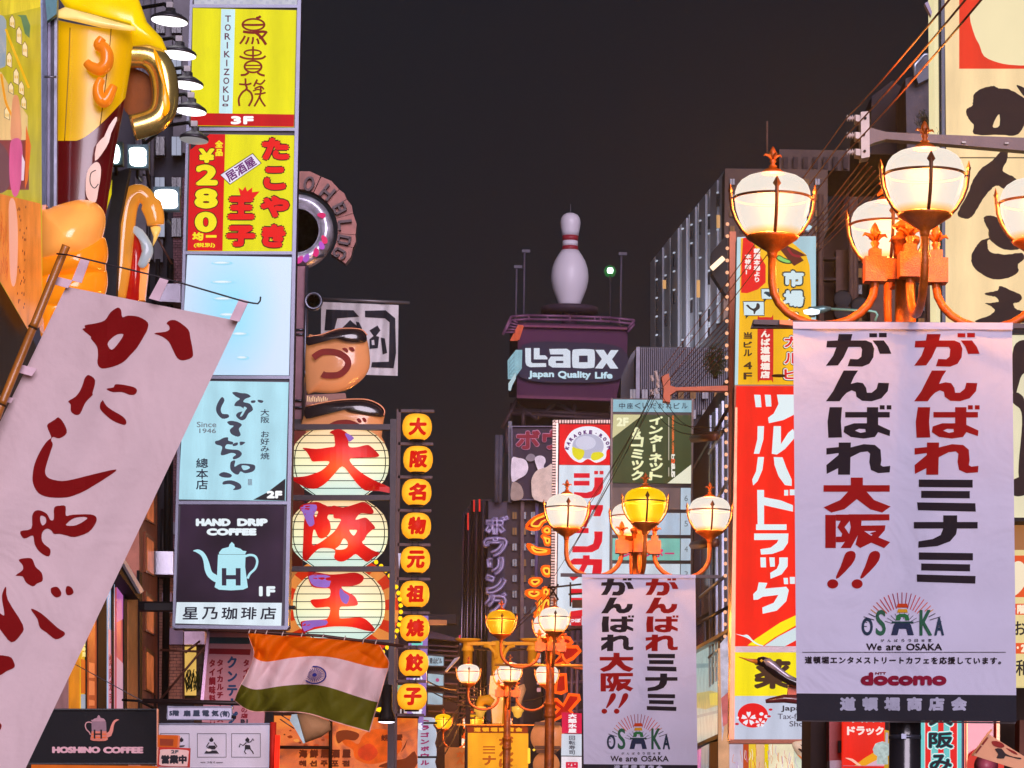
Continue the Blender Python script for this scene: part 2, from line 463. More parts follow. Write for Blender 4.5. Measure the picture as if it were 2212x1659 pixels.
# bricks, laid in running bond on two strips
MORT = P((60,52,62),.9,0); BR = P((140,104,116),.8,0,.3,9,.5); BR2 = P((206,146,126),.8,0,.3,9,.5)
def bricks(x0, x1, y0, y1, bw, bh, mat, parent, pl, off=0.0):
    mb = MB(); r = 0; y = y0
    while y < y1:
        x = x0 - (bw/2 if r % 2 else 0)
        while x < x1:
            a, b_ = max(x, x0), min(x+bw-1.1, x1)
            if b_-a > 1.5: mb.slab(pl, rect(a, y, b_, min(y1, y+bh-1.0)),.03, off+R.uniform(.028,.036))
            x += bw
        y += bh; r += 1
    mb.build('brick_courses', mat, parent, kind='stuff')
slab('mortar_bed', pb, rect(373,380,403,1190),.03, MORT, bl, .006)
bricks(374,402,384,1186,10.4,5.6, BR, bl, pb, .006)
slab('mortar_bed', pb, rect(343,1196,397,1512),.03, MORT, bl, .006)
bricks(344,396,1200,1510,15.2,6.9, BR2, bl, pb, .006)
for x, y, s_ in ((383,885,13),(384,1070,12),(374,1128,12),(388,930,12)): slab('junction_box', pb, rect(x, y, x+s_, y+s_*2.1),.12, P((120,116,132),.5,.3), bl, .16)
slab('junction_box', pb, rect(350,1280,371,1324),.12, P((170,140,160),.5,.3), bl, .16)
slab('junction_box', pb, rect(356,1356,396,1392),.12, P((150,130,160),.5,.3), bl, .16)
MB().slab(pb, rect(398,1364,442,1392),.3,.35).build('vent_hood', P((190,165,185),.35,.7), bl)
wf = MB().bars(pb, 394,1392,444,1513,4,.12,.12).build('window', P((90,45,38),.5), bl)
slab('pane', pb, rect(398,1396,440,1502),.02, E((238,190,96),1.0,.25,3), wf, .03)
MB().slab(pb, rect(424,1396,440,1502),.02,.06).slab(pb, [(424,1434),(444,1430),(444,1433),(424,1437)], .02,.1).build('curtain', P((96,86,84),.8), wf)
# twiggy plant in the window
mb = MB()
for k in range(26):
    x = 402+R.random()*30; y = 1486+R.random()*10; pts = [pb.p(x, y, .07)]
    for j in range(5): x += R.uniform(-3.2,3.2); y -= R.uniform(5,11); pts.append(pb.p(x, y, .07+R.random()*.05))
    mb.tube(pts, .006,4)
mb.build('window_plant', P((60,70,36),.7), bl)
# pipes and dark gaps
for x, y0, y1, r, m in ((368,560,1515,.05, BLACK),(341,560,1500,.035, DARK),(322,380,640,.03, DARK),(352,1100,1250,.03, DARK)):
    MB().tube([pb.p(x, y0,.2), pb.p(x-(y1-y0)*.012, y1,.2)], r, 8).build('pipe', m, bl)
for pts in ([(329,640),(372,640)], [(330,650),(362,690),(372,700)], [(300,1515),(290,1600)]): MB().tube([pb.p(x, y, .3) for x, y in pts], .03,6).build('bracket', BLACK, bl)
for a, b_ in (((371,570),(333,500)),((470,1364),(345,1513)),((345,1404),(445,1408)),((400,1410),(432,1385))):
    MB().tube([pb.p(*a, .5), pb.p(*b_, .5)], .018,6).build('stay_rod', P((120,84,76),.4,.6), bl)
MB().slab(pb, q('z3', (735,408),(998,412),(998,545),(760,540)),.5,.8).build('duct', P((176,176,190),.3,.8), bl)
MB().slab(pb, q('a2', (1390,838),(1560,838),(1560,1000),(1370,990)),.4,.5).build('duct', P((150,145,160),.4,.7), bl)

# ---- tall lit window facade under the leaning banner
pf = Plane(a=(120,28.6), b=(345,32.0))
lf = thing('lit_shop_front', 'warmly lit glazed shop front showing between leaning white banner and brick wall', 'shop front', pf.p(250,1600))
lf.location.z = 0
MB().slab(pf, q('z3', (250,560),(640,380),(830,620),(905,1330),(905,2400),(250,2400)),.4,-.3).build('wall', P((70,52,50),.8), lf)
segs = [((300,398),1060,(188,158,176), 'P'),((398,462),1000,(224,132,20), 'E'),((462,505),860,(246,184,40), 'E'),((505,562),760,(186,84,44), 'E'),
        ((618,664),540,(176,190,224), 'E'),((668,716),560,(214,96,104), 'E'),((735,798),640,(196,130,84), 'P')]
for (a, b_), yt, c, kd in segs:
    pts = q('z3', (a+4, yt+ (20 if a > 600 else 0)),(b_-3, yt+30),(b_-3,1340),(a+4,1340))
    nm = 'lit_panel' if kd == 'E' else 'pilaster'
    slab(nm, pf, pts, .06, E(c, .9,.3,2.5) if kd == 'E' else P(c, .5), lf, .02)
for x, w_, yt in ((500,6,820),(590,50,640),(652,10,560),(724,18,560),(812,16,520)):
    slab('mullion', pf, q('z3', (x-w_/2, yt),(x+w_/2, yt+20),(x+w_/2,1345),(x-w_/2,1345)),.04, BLACK, lf, .04)
slab('eave', pf, q('z3', (640,470),(690,440),(810,660),(800,690)),.2, BLACK, lf, .2)
slab('eave_trim', pf, q('z3', (690,440),(705,430),(830,640),(812,655)),.2, P((220,214,222),.4), lf, .24)
# lower part of the windows: pink reflections painted on, and posters
pr = Print(pf, .024,.001)
pr.poly(q('z3', (624,860),(660,870),(660,1335),(624,1335)), E((222,150,170),.9,.2))
pr.poly(q('z3', (672,1020),(712,1060),(712,1335),(672,1335)), E((224,168,190),.9,.2))
pr.poly(q('z3', (672,600),(712,640),(712,800),(672,820)), E((200,110,190),.9,.2))
pr.poly(q('z3', (466,1030),(500,1040),(500,1230),(466,1230)), E((226,108,30),.9,.2))
pr.poly(q('z3', (466,1235),(500,1235),(500,1320),(466,1320)), E((170,176,190),.9,.2))
for i, (y0, y1) in enumerate(((1050,1140),(1155,1240),(1265,1300))): pr.poly(q('z3', (512, y0),(545, y0+6),(545, y1),(512, y1)), I((224,120,70)))
pr.col('営業時間', *q1('z3', 474,900), *q1('z3', 494,1020), I((255,236,150)),.3)
pr.col('焼肉寿司', *q1('z3', 628,1000), *q1('z3', 652,1300), I((130,40,50)),.4)
pr.build('poster_print', lf)
# terracotta bay beside the bricks
pbay = Plane(a=(308,31.6), b=(345,32.9))
bay = thing('terracotta_bay', 'salmon pink window bay running down beside the dark pipe and brick strip', 'building', pbay.p(326,1500)); bay.location.z = 0
MB().slab(pbay, q('z3', (800,80),(905,-40),(912,2400),(815,2400)),.3).build('wall', P((214,140,120),.6), bay)
for y0, y1 in ((300,560),(640,900),(960,1240),(20,260)):
    f_ = MB().slab(pbay, q('z3', (840, y0),(896, y0+40),(896, y1),(840, y1-30)),.05,.03).build('window', P((160,84,52),.4), bay)
    slab('pane', pbay, q('z3', (850, y0+30),(886, y0+60),(886, y1-14),(850, y1-40)),.02, E((206,106,60),.8,.4,4), f_, .04)

# ================================================================== THE TALL STACK OF SIGN BOXES
pt = Plane(d=30.0)
ts = thing('sign_tower', 'tall steel framed stack of five glowing sign boxes, yellow ones above sky blue ones', 'sign', tower_of(510,1355,30.0)+Vector((0,0,4.7)))
FRM = STEELW
# outline of the steel casing (left and right edges lean a little)
def LX(y): return 415 - (y-17)*.0278
def RX(y): return 645 - (y-17)*.0205
MB().slab(pt, [(LX(-60)-6,-60),(RX(-60)+4,-60),(RX(1357)+6,1357),(LX(1357)-6,1357)], .42,-.02).build('casing', P((62,60,70),.5,.4), ts)
for xl, wd in ((-5.5,6),(None, 8)):
    f = (lambda y: LX(y)+xl) if xl is not None else (lambda y: RX(y)-3)
    MB().slab(pt, [(f(-60),-60),(f(-60)+wd, -60),(f(1357)+wd, 1357),(f(1357),1357)], .1,.05).build('side_rail', FRM, ts)
for y in (13,279,546,815,1086): 
    MB().slab(pt, [(LX(y), y-3.5),(RX(y), y-3.2),(RX(y), y+3.5),(LX(y), y+3.2)], .07,.035).build('cross_rail', FRM, ts)
MB().slab(pt, [(LX(1352)-8,1350),(RX(1352)+8,1352),(RX(1362)+2,1360),(LX(1362)+2,1357)], .3,.09).build('bottom_tray', FRM, ts)
YEL = (233,224,8)
def face(pts, mat, nm='sign_face', lab=None): 
    return slab(nm, pt, pts, .03, mat, ts, .012, label=lab)
# top box: only its lower edge
f0 = face([(LX(0)+4,-60),(RX(0)-4,-60),(RX(9)-4,9.5),(LX(9)+4,9.5)], E((198,198,210),.95), lab='grey white chequered sign face at the very top')
p_ = Print(pt, .018)
for k in range(16): p_.rect(420+k*14,-2+(k % 2)*5,427+k*14,3+(k % 2)*5, I((176,178,196)))
p_.build('chequer_print', f0)
# box 1
c1 = q('z1', (1250,52),(1921,66),(1905,822),(1236,812))
f1 = face(c1, E(YEL, 1.0,.06), lab='yellow sign face with brown seal style characters and red strip')
p_ = Print(pt, .016)
p_.poly(q('z1', (1434,58),(1524,60),(1506,738),(1420,734)), E((206,240,248),1,.03))
p_.poly(q('z1', (1238,732),(1907,742),(1905,822),(1236,812)), E((196,6,14),1,.05))
for i, ch in enumerate('TORIKIZOKU'):
    yy = 100+i*57.5; xx = 1478-i*1.6
    w_ = 8 if ch == 'I' else 38
    p_.text(ch, *q1('z1', xx-w_/2, yy), *q1('z1', xx+w_/2, yy+42), I((92,22,60)),.35)
p_.text('8', *q1('z1', 1440,672), *q1('z1', 1480,690), I((92,22,60)),.2, rot=0)
p_.text('3F', *q1('z1', 1496,752), *q1('z1', 1644,806), I((255,255,255)),1.6)
BRN = I((128,24,14))
# three seal style characters, drawn stroke by stroke
def zs(pts, w_, k=5): p_.poly(stroke(smooth(q('z1', *pts), k, False), w_*.333), BRN)
p_.poly(ell(*q1('z1', 1643,160),26,14.5,24), BRN, [ell(*q1('z1', 1643,160),21.5,10.5,24)])
zs([(1570,160),(1640,162),(1716,160)], 14); zs([(1660,118),(1680,112),(1690,104)], 16); zs([(1575,205),(1640,212),(1700,205),(1730,210)], 17)
zs([(1650,205),(1690,240),(1725,290)], 18); zs([(1730,205),(1705,235),(1680,250)], 14)
for a, b_ in (((1588,232),(1555,284)),((1612,240),(1592,286)),((1640,240),(1632,286)),((1665,250),(1676,286))): zs([a, ((a[0]+b_[0])/2+3,(a[1]+b_[1])/2), b_], 13)
p_.poly(ell(*q1('z1', 1638,342),20,8,24), BRN, [ell(*q1('z1', 1638,342),16,4.4,24)])
zs([(1640,300),(1640,345),(1640,385)], 12); zs([(1552,365),(1600,380),(1690,380),(1722,362)], 13)
p_.poly(ell(*q1('z1', 1640,432),20.5,14.5,24), BRN, [ell(*q1('z1', 1640,432),16,10.5,24)])
zs([(1585,424),(1640,424),(1695,424)], 9); zs([(1585,446),(1640,446),(1695,446)], 9); zs([(1612,470),(1590,484),(1560,487)], 14); zs([(1668,470),(1690,484),(1716,490)], 14)
zs([(1590,508),(1592,525),(1590,545)], 12); zs([(1550,545),(1600,548),(1630,540)], 12)
zs([(1590,548),(1600,575),(1570,600),(1548,640),(1552,688)], 13); zs([(1590,575),(1625,600),(1635,640),(1612,688)], 13)
zs([(1668,515),(1655,540),(1645,560)], 12); zs([(1655,535),(1690,545),(1718,518)], 11); zs([(1650,575),(1690,560),(1710,580)], 11); zs([(1650,610),(1690,608),(1722,600)], 11)
zs([(1690,560),(1685,620),(1648,690)], 12); zs([(1680,620),(1695,655),(1720,690)], 12); zs([(1640,590),(1672,580),(1700,590)], 9)
p_.build('lettering', f1)
# box 2
c2_ = q('z1', (1232,868),(1907,878),(1890,1634),(1216,1624))
f2 = face(c2_, E(YEL, 1.0,.06), lab='yellow and red sign face advertising 280 yen')
p_ = Print(pt, .016)
p_.poly(q('z1', (1232,868),(1460,871),(1442,1626),(1216,1624)), E((222,14,18),1,.05))
p_.poly(q('z1', (1232,868),(1360,870),(1234,972)), P((40,34,40),.5))
KB = I((52,8,8)); YL = I((244,226,30)); RD = I((232,22,14))
for ch, x0, y0, x1, y1, b_ in (('¥', 1287,962,1392,1056,1.9),('2', 1268,1066,1412,1202,3.4),('8', 1260,1220,1412,1352,3.4),('0', 1262,1372,1405,1506,3.4)):
    p_.text(ch, *q1('z1', x0-6, y0-6), *q1('z1', x1+6, y1+6), KB, b_+1.8, bx=b_+2.6); p_.text(ch, *q1('z1', x0, y0), *q1('z1', x1, y1), YL, b_, bx=b_+1)
p_.col('全品', *q1('z1', 1392,908), *q1('z1', 1448,1014), YL, .9)
p_.text('均', *q1('z1', 1246,1504), *q1('z1', 1318,1560), YL, 1.3); p_.rect(*q1('z1', 1334,1524), *q1('z1', 1404,1540), YL)
p_.text('(税別)', *q1('z1', 1256,1574), *q1('z1', 1394,1606), YL, .5)
for ch, x0, y0, x1, y1 in (('た', 1692,888,1880,1042),('こ', 1704,1076,1858,1236),('や', 1682,1264,1880,1416),('き', 1690,1448,1858,1610),('王', 1470,1268,1656,1428),('子', 1460,1456,1662,1604)):
    bb = 3.9 if ch != '王' else 4.3
    p_.text(ch, *q1('z1', x0-2, y0-2), *q1('z1', x1+2, y1+2), KB, bb+2.4); p_.text(ch, *q1('z1', x0+5, y0+5), *q1('z1', x1-5, y1-5), RD, bb)
cr = q('z1', (1560,1275),(1545,1215),(1572,1235),(1590,1208),(1602,1240),(1635,1215),(1634,1246),(1684,1240),(1640,1290))
p_.poly(cr, RD)
tg = q('z1', (1424,1132),(1638,992),(1696,1058),(1490,1198)); p_.poly(tg, KB); p_.poly(q('z1', (1430,1134),(1637,998),(1690,1058),(1492,1192)), E((236,226,246),1,.03))
p_.text('居酒屋', *q1('z1', 1452,1062), *q1('z1', 1668,1130), I((104,22,110)),.7, rot=-math.radians(33))
p_.build('lettering', f2)
# box 3: sky
c3_ = q('z2', (1214,98),(1890,112),(1872,876),(1170,872))
SKYM, nt, b = _new('sky_print')
b.inputs['Base Color'].default_value = (.05,.08,.1,1); b.inputs['Roughness'].default_value = .3
tcn = nt.nodes.new('ShaderNodeTexCoord'); mp = nt.nodes.new('ShaderNodeMapping'); mp.inputs['Scale'].default_value = (1.5,1,.9)
nn = nt.nodes.new('ShaderNodeTexGradient'); nn.gradient_type = 'SPHERICAL'
mp.inputs['Location'].default_value = (0.1,0,-.05)
nt.links.new(tcn.outputs['Object'], mp.inputs[0]); nt.links.new(mp.outputs[0], nn.inputs[0])
cr_ = nt.nodes.new('ShaderNodeValToRGB'); ce = cr_.color_ramp.elements
ce[0].position = .02; ce[0].color = (*srgb((186,208,232)),1); ce[1].position = .8; ce[1].color = (*srgb((128,208,236)),1)
nt.links.new(nn.outputs[0], cr_.inputs[0]); nt.links.new(cr_.outputs[0], b.inputs['Emission Color']); b.inputs['Emission Strength'].default_value = 1.0
f3 = face(c3_, SKYM, lab='pale sky blue sign face with small white clouds')
# centre the gradient on the face: shift mesh origin
def recenter(o):
    me = o.data; n = len(me.vertices); c = sum((v.co for v in me.vertices), Vector())/n
    for v in me.vertices: v.co -= c
    o.location = o.location + c
recenter(f3)
p_ = Print(pt, .016); CL = I((200,228,244)); CL2 = I((232,244,252))
for x, y, w_ in ((1440,150,70),(1445,274,80),(1450,382,74),(1560,610,56),(1574,764,42),(1480,486,60)):
    p_.poly(q('z2', *[(x+(ux*w_), y+uy*14) for ux, uy in ell(0,0,1,1,20)]), I((158,220,244))); p_.poly(q('z2', *[(x-6+(ux*w_*.8), y-3+uy*9) for ux, uy in ell(0,0,1,1,20)]), CL); p_.poly(q('z2', *[(x-8+(ux*w_*.55), y-4+uy*5) for ux, uy in ell(0,0,1,1,20)]), CL2)
p_.build('cloud_print', f3)
# box 4
c4_ = q('z2', (1196,912),(1870,922),(1850,1690),(1156,1680))
f4 = face(c4_, E((176,224,240),1.0,.1,1.8), lab='pale blue sign face with brush written name')
p_ = Print(pt, .016); GR = I((64,66,84)); GR2 = I((80,84,104))
bru = [[(1440,1018),(1455,1040),(1432,1090),(1440,1125),(1478,1130),(1482,1150),(1440,1158),(1405,1120),(1402,1080),(1420,1040)],
 [(1505,990),(1530,985),(1560,992),(1600,996),(1625,1015),(1590,1030),(1578,1050),(1620,1062),(1640,1100),(1610,1125),(1590,1160),(1560,1168),(1530,1140),(1545,1118),(1585,1105),(1560,1080),(1520,1075),(1530,1050),(1555,1030),(1530,1015)],
 [(1628,1042),(1655,1040),(1652,1054),(1630,1056)], [(1672,1036),(1706,1042),(1698,1056),(1675,1050)],
 [(1472,1180),(1500,1172),(1540,1180),(1568,1198),(1548,1225),(1560,1262),(1540,1275),(1500,1258),(1490,1230),(1515,1205),(1490,1200)],
 [(1395,1305),(1420,1298),(1450,1282),(1478,1280),(1480,1300),(1510,1310),(1505,1326),(1470,1325),(1460,1350),(1500,1358),(1545,1362),(1568,1385),(1550,1410),(1515,1422),(1510,1408),(1530,1390),(1500,1380),(1450,1395),(1430,1388),(1440,1340),(1400,1325)],
 [(1510,1322),(1540,1312),(1538,1330),(1512,1336)], [(1555,1308),(1590,1312),(1560,1332)],
 [(1500,1435),(1525,1430),(1520,1470),(1560,1450),(1640,1455),(1655,1475),(1640,1500),(1590,1512),(1560,1500),(1545,1520),(1520,1515),(1495,1490),(1492,1455)],
 [(1418,1522),(1450,1504),(1500,1520),(1492,1540),(1445,1538)], [(1445,1585),(1450,1565),(1500,1558),(1552,1578),(1565,1605),(1545,1618),(1510,1620),(1525,1600),(1490,1582)]]
for b_ in bru: p_.poly(smooth(q('z2', *b_),3), GR)
p_.poly(smooth(q('z2', (1566,1462),(1610,1465),(1618,1480),(1580,1492)),3), E((176,224,240),1.0,.1,1.8))
p_.poly(smooth(q('z2', (1582,1080),(1600,1090),(1590,1106),(1570,1140),(1556,1142),(1575,1105)),3), E((176,224,240),1.0,.1,1.8))
p_.col('大阪 お好み焼', *q1('z2', 1686,1094), *q1('z2', 1748,1424), I((40,46,70)),.25); p_.col('總本店', *q1('z2', 1268,1412), *q1('z2', 1352,1620), I((34,38,60)),.45)
p_.text('Since', *q1('z2', 1276,1178), *q1('z2', 1402,1214), I((112,116,128)),.2); p_.text('1946', *q1('z2', 1292,1222), *q1('z2', 1400,1252), I((112,116,128)),.2)
p_.poly(q('z2', (1850,1546),(1846,1692),(1700,1660)), I((36,34,42))); p_.poly(q('z3', (1636,20),(1640,120),(1458,114)), I((36,34,42)))
p_.text('2F', *q1('z3', 1536,62), *q1('z3', 1626,106), I((250,252,255)),1.6)
p_.text('囍', *q1('z2', 1606,1548), *q1('z2', 1634,1590), I((110,110,130)),.1)
p_.build('lettering', f4)
# box 5
f5 = face(q('z3', (1042,142),(1638,148),(1622,842),(1012,826)), E((50,32,54),1.0,.7,1.2), lab='dark brown sign face with pale blue coffee pot')
p_ = Print(pt, .016)
WB = I((228,240,246))
p_.poly(q('z3', (1018,704),(1624,708),(1620,842),(1010,826)), E((222,236,246),1.0,.06))
p_.text('HAND', *q1('z3', 1128,222), *q1('z3', 1328,266), WB, 1.7, bx=2.2); p_.text('DRIP', *q1('z3', 1366,222), *q1('z3', 1542,266), WB, 1.7, bx=2.2); p_.text('COFFEE', *q1('z3', 1190,278), *q1('z3', 1478,320), WB, 1.7, bx=2.2)
def pot(pr, f, col_, hcol, fr='z3'):
    g = lambda *pts: q(fr, *[f(*p) for p in pts])
    pr.poly(g((1256,430),(1415,430),(1412,500),(1428,620),(1400,632),(1330,636),(1262,632),(1236,618),(1250,560)), col_)
    pr.poly(g((1262,418),(1280,396),(1318,386),(1322,372),(1335,357),(1350,370),(1352,386),(1385,396),(1400,408),(1420,410),(1412,428),(1262,428)), col_)
    pr.poly(smooth(g((1112,408),(1140,400),(1168,412),(1190,440),(1206,480),(1222,530),(1252,552),(1246,590),(1200,560),(1180,520),(1172,470),(1158,436),(1130,416)),3), col_)
    pr.poly(stroke(smooth(g((1412,440),(1440,432),(1470,440),(1482,470),(1470,510),(1440,540),(1426,568)),4, False),15*FR[fr][2]*f(1,0)[0] if False else 5.0), col_)
    pr.poly(g((1278,508),(1304,508),(1304,548),(1358,548),(1358,508),(1386,508),(1386,608),(1358,608),(1358,572),(1304,572),(1304,608),(1278,608)), hcol)
pot(p_, lambda x, y: (x, y), I((176,228,240)), I((50,40,62)))
p_.text('1F', *q1('z3', 1492,612), *q1('z3', 1586,670), WB, 1.9)
for i, ch in enumerate('星乃珈琲店'): p_.text(ch, *q1('z3', 1050+i*112,732), *q1('z3', 1140+i*112,804), I((30,30,48)),.7, shear=.06)
p_.build('lettering', f5)
# support arms to the wall
for y0, y1, x0 in ((1303,1318,312),(1308,1314,620)): MB().slab(pt, rect(x0, y0, x0+62 if x0 < 400 else 637, y1),.2,-.1).build('support_arm', BLACK, ts)
MB().tube([at(300,1310,30.3), at(380,1311,30.3)], .07,8).build('support_arm', BLACK, ts)

# ---- round downlights on arms over the yellow signs
pd = Plane(d=28.6)
LAMPK = P((60,58,66),.4,.5)
def downlight(cx, cy, w_, lab, lit=True):
    d = 28.4; c = at(cx, cy, d); r = w_/2*d/F_
    t = thing('downlight', lab, 'spotlight', c, 'round downlights projecting over the yellow signs')
    ax = Matrix.Rotation(math.radians(-2),3, 'X') @ Matrix.Rotation(math.radians(5),3, 'Y')
    MB().lathe(c, [(r, 0),(r*1.02,.02),(r*.95,.04),(r*.55,.09),(r*.3,.11),(r*.26,.16),(r*.1,.17)], 28, ax=ax).build('lamp_shade', LAMPK, t)
    MB().lathe(c+Vector((0,0,-.004)), [(.001,-.03),(r*.7,-.026),(r*.97,-.008),(r*.985,-.002)], 28, ax=ax).build('lens', E((255,250,252),2.2 if lit else .25,.0), t)
    MB().tube([c+Vector((0,.02,.16)), c+Vector((-.08,.1,.24)), c+Vector((-.4,.4,.26)), c+Vector((-.8,1.6,.26)), c+Vector((-1.0,4.4,.2))], .025,6).build('arm', BLACK, t)
    MB().box(c+Vector((0,0,.20)),(.08,.08,.07)).build('driver_box', P((170,165,170),.5), t)
for a in ((366,45,82, 'topmost lit round downlight, highest of the column beside yellow sign'),(386,118,78, 'second lit round downlight down, just right of the golden mug handle'),
          (404,183,72, 'third lit round downlight, overlapping the left edge of yellow sign'),(412,240,70, 'lowest lit round downlight, level with the red 3F strip')): downlight(*a)
downlight(419,302,64, 'unlit grey round downlight above the 280 yen sign', False)

# ---- floodlights
def flood(name, pts, lab, d, col_, strength):
    pl = Plane(d=d)
    xs = [p[0] for p in pts]; ys = [p[1] for p in pts]; x0, x1, y0, y1 = min(xs), max(xs), min(ys), max(ys)
    t = thing('floodlight', lab, 'floodlight', pl.p((x0+x1)/2, y1), 'cool white floodlights on the left wall')
    MB().slab(pl, rect(x0-5, y0-8, x1+6, y1+6),.14,-.01).build('housing', P((50,74,84),.4,.4), t)
    g = MB().slab(pl, smooth(pts, 3),.03,.03).build('lens', E(col_, strength, 0), t)
    MB().tube([pl.p((x0+x1)/2, y1+4,-.1), pl.p((x0+x1)/2, y1+26,-.3), pl.p((x0+x1)/2+8, y1+34,-1.2)], .02,6).build('bracket', BLACK, t)
flood('f', [(281,320),(312,320),(315,338),(313,357),(283,356),(280,338)], 'square floodlight glowing cyan white under the mug handle', 26.2,(235,255,255),4.0)
flood('g', [(245,314),(255,314),(259,332),(255,350),(244,350),(242,332)], 'narrow edge of a floodlight at the lower side of the mug', 25.0,(235,255,255),4.0)
flood('h', [(337,411),(378,411),(382,430),(380,448),(339,447),(336,430)], 'square white floodlight right of the amber handle, near brick strip', 27.0,(250,252,255),4.5)
bpy.data.objects.remove(bpy.data.objects['downlight.999']) if 'downlight.999' in bpy.data.objects else None

# ================================================================== GIANT BEER MUG FIGURE (left)
dm = 24.0; pm = Plane(d=dm)
mug = thing('giant_mug', 'giant glossy yellow and maroon beer mug figure with a gold handle', 'mug figure', pm.p(180,720))
def loft(name, top, bot, mat, parent, ny=24, ns=30, ry=34):
    """front half of an elliptic shell: top(s), bot(s) give picture y for s in 0..1 ; edges from xl(y), xr(y)"""
    vs = []
    for j in range(ny+1):
        for i in range(ns+1):
            a = math.pi*i/ns; s_ = (1-math.cos(a))/2
            y = top(s_)+(bot(s_)-top(s_))*j/ny
            xl, xr = mug_edges(y); x = xl+(xr-xl)*s_
            vs.append(at(x, y, dm - math.sin(a)*ry*(xr-xl)/200*dm/F_))
    fs = [(j*(ns+1)+i, j*(ns+1)+i+1,(j+1)*(ns+1)+i+1,(j+1)*(ns+1)+i) for j in range(ny) for i in range(ns)]
    n = len(vs)
    # back sheet so the shell is closed
    for j in (0, ny):
        pass
    return MB().add(vs, fs, None, True).build(name, mat, parent)
def mug_edges(y):
    pts = [(-20,91,296),(66,91,292),(120,91,286),(200,91,273),(260,91,262),(320,91,250),(400,91,238),(470,91,228),(520,91,222)]
    for (a, l0, r0),(b_, l1, r1) in zip(pts, pts[1:]):
        if y <= b_: t = (y-a)/(b_-a); return l0+(l1-l0)*t, r0+(r1-r0)*t
    return pts[-1][1:]
YM = G((206,158,0),(226,180,0),.40,.3,.15,1.2)  # emission put in to brighten the mug's paint
MM = G((60,6,10),(112,14,16),.4,.2,.8,2.0)
topf = lambda s_: 35 + 31*s_ + 6*math.sin(s_*math.pi)
def bnd(s_):
    x = 91+s_*165
    return 304 - (0 if x < 165 else (x-165)**1.55*.085)
loft('upper_body', topf, bnd, YM, mug, 20,36)
loft('lower_body', bnd, lambda s_: 500, MM, mug, 20,36)
MB().slab(pm, rect(90,33,100,520),.3,.02).build('side_seam', G((200,175,0),(200,175,0),.4), mug)
rim = [(100,34),(140,15),(165,22),(210,34),(255,48),(292,58),(293,66),(270,66),(220,60),(160,46),(110,35)]
MB().pillow(pm, rim, .12,.34,4, c=(200,45)).build('rim', G((244,206,140),(250,214,110),.6), mug)
for k in range(9):
    for x_ in (95,100): MB().lathe(at(x_, 60+k*46, dm-.06), [(.012,0),(.012,-.015),(.001,-.02)], 8, ax=Matrix.Rotation(math.pi/2,3, 'X')).build('seam_bolt', P((90,80,20),.4,.4), mug)
for s_ in (.30,.74):
    pts = []
    for i in range(19):
        y = 60+(bnd(s_)-60)*i/18; xl, xr = mug_edges(y); a_ = math.acos(1-2*s_); pts.append(at(xl+(xr-xl)*s_, y, dm-math.sin(a_)*34*(xr-xl)/200*dm/F_))
    MB().tube(pts, .006,4).build('panel_joint', P((150,118,6),.4), mug)
# pasta like curls on the yellow
for pts, w_ in (((((885,330),(850,390),(900,420),(925,480),(915,560),(860,600),(790,580),(745,540))),90),((((880,680),(850,740),(850,820),(890,880),(930,850),(960,790),(985,740))),80)):
    c_ = smooth(q('a1', *pts),5, False); n = len(c_); r0 = w_*.25*dm/F_*.95
    MB().tube([at(x, y, dm-.26) for x, y in c_], [r0*(.55+.45*math.sin(math.pi*min(1, max(0,(i+1.5)/(n+2))))) for i in range(n)], 10, flat=.7).build('curl', G((226,128,30),(232,120,16),.45), mug)
# pale printed swirl low on the body
pr = Print(pm, .30,.002)
pr.poly(smooth(q('a1', (740,1600),(760,1470),(830,1400),(870,1440),(868,1540),(850,1640),(830,1740),(790,1745),(750,1700)),3), G((208,176,160),(200,160,150),.5))
pr.poly(stroke(smooth(q('a1', (828,1470),(785,1500),(780,1580),(815,1625),(850,1590)),5, False),2), P((40,22,30)))
pr.poly(smooth(q('a1', (820,1390),(835,1250),(900,1180),(940,1090),(1000,1010),(1010,1040),(960,1150),(940,1230),(880,1330)),2), G((208,176,160),(200,160,150),.5))
pr.build('swirl_print', mug)
# handle
GOLD = P((214,150,26),.3,.5,.25,2,.03,.6); GOLDY = G((238,204,10),(238,200,0),.5,.22)
hp = smooth([(276,118),(322,122),(348,150),(357,195),(352,238),(330,262),(286,276)], 5, False)
MB().tube([at(x, y, dm+.05) for x, y in hp], [ .125]*len(hp),16, flat=1.15).build('handle', P((240,204,120),.2,.85,.3,3,.05), mug)
band = q('a1', (480,-60),(1180,-60),(1270,190),(1400,330),(1445,440),(1300,420),(1150,450),(1165,250),(900,150),(560,60))
MB().pillow(pm, band, .22,-.1,7, c=q1('a1', 1130,200)).build('handle_top', GOLDY, mug)
MB().pillow(pm, smooth(q('a1', (1330,420),(1390,520),(1430,700),(1470,900),(1450,980),(1410,1000),(1440,860),(1400,680),(1340,520)),2),.05,.14,4).build('handle_stripe', G((236,160,10),(240,150,0),.7), mug)
MB().slab(pm, smooth(q('a1', (1090,600),(1270,640),(1320,740),(1335,880),(1280,960),(1150,1010),(1060,900)),3),.05,-.25).build('handle_shadow_board', P((128,66,10),.5), mug)
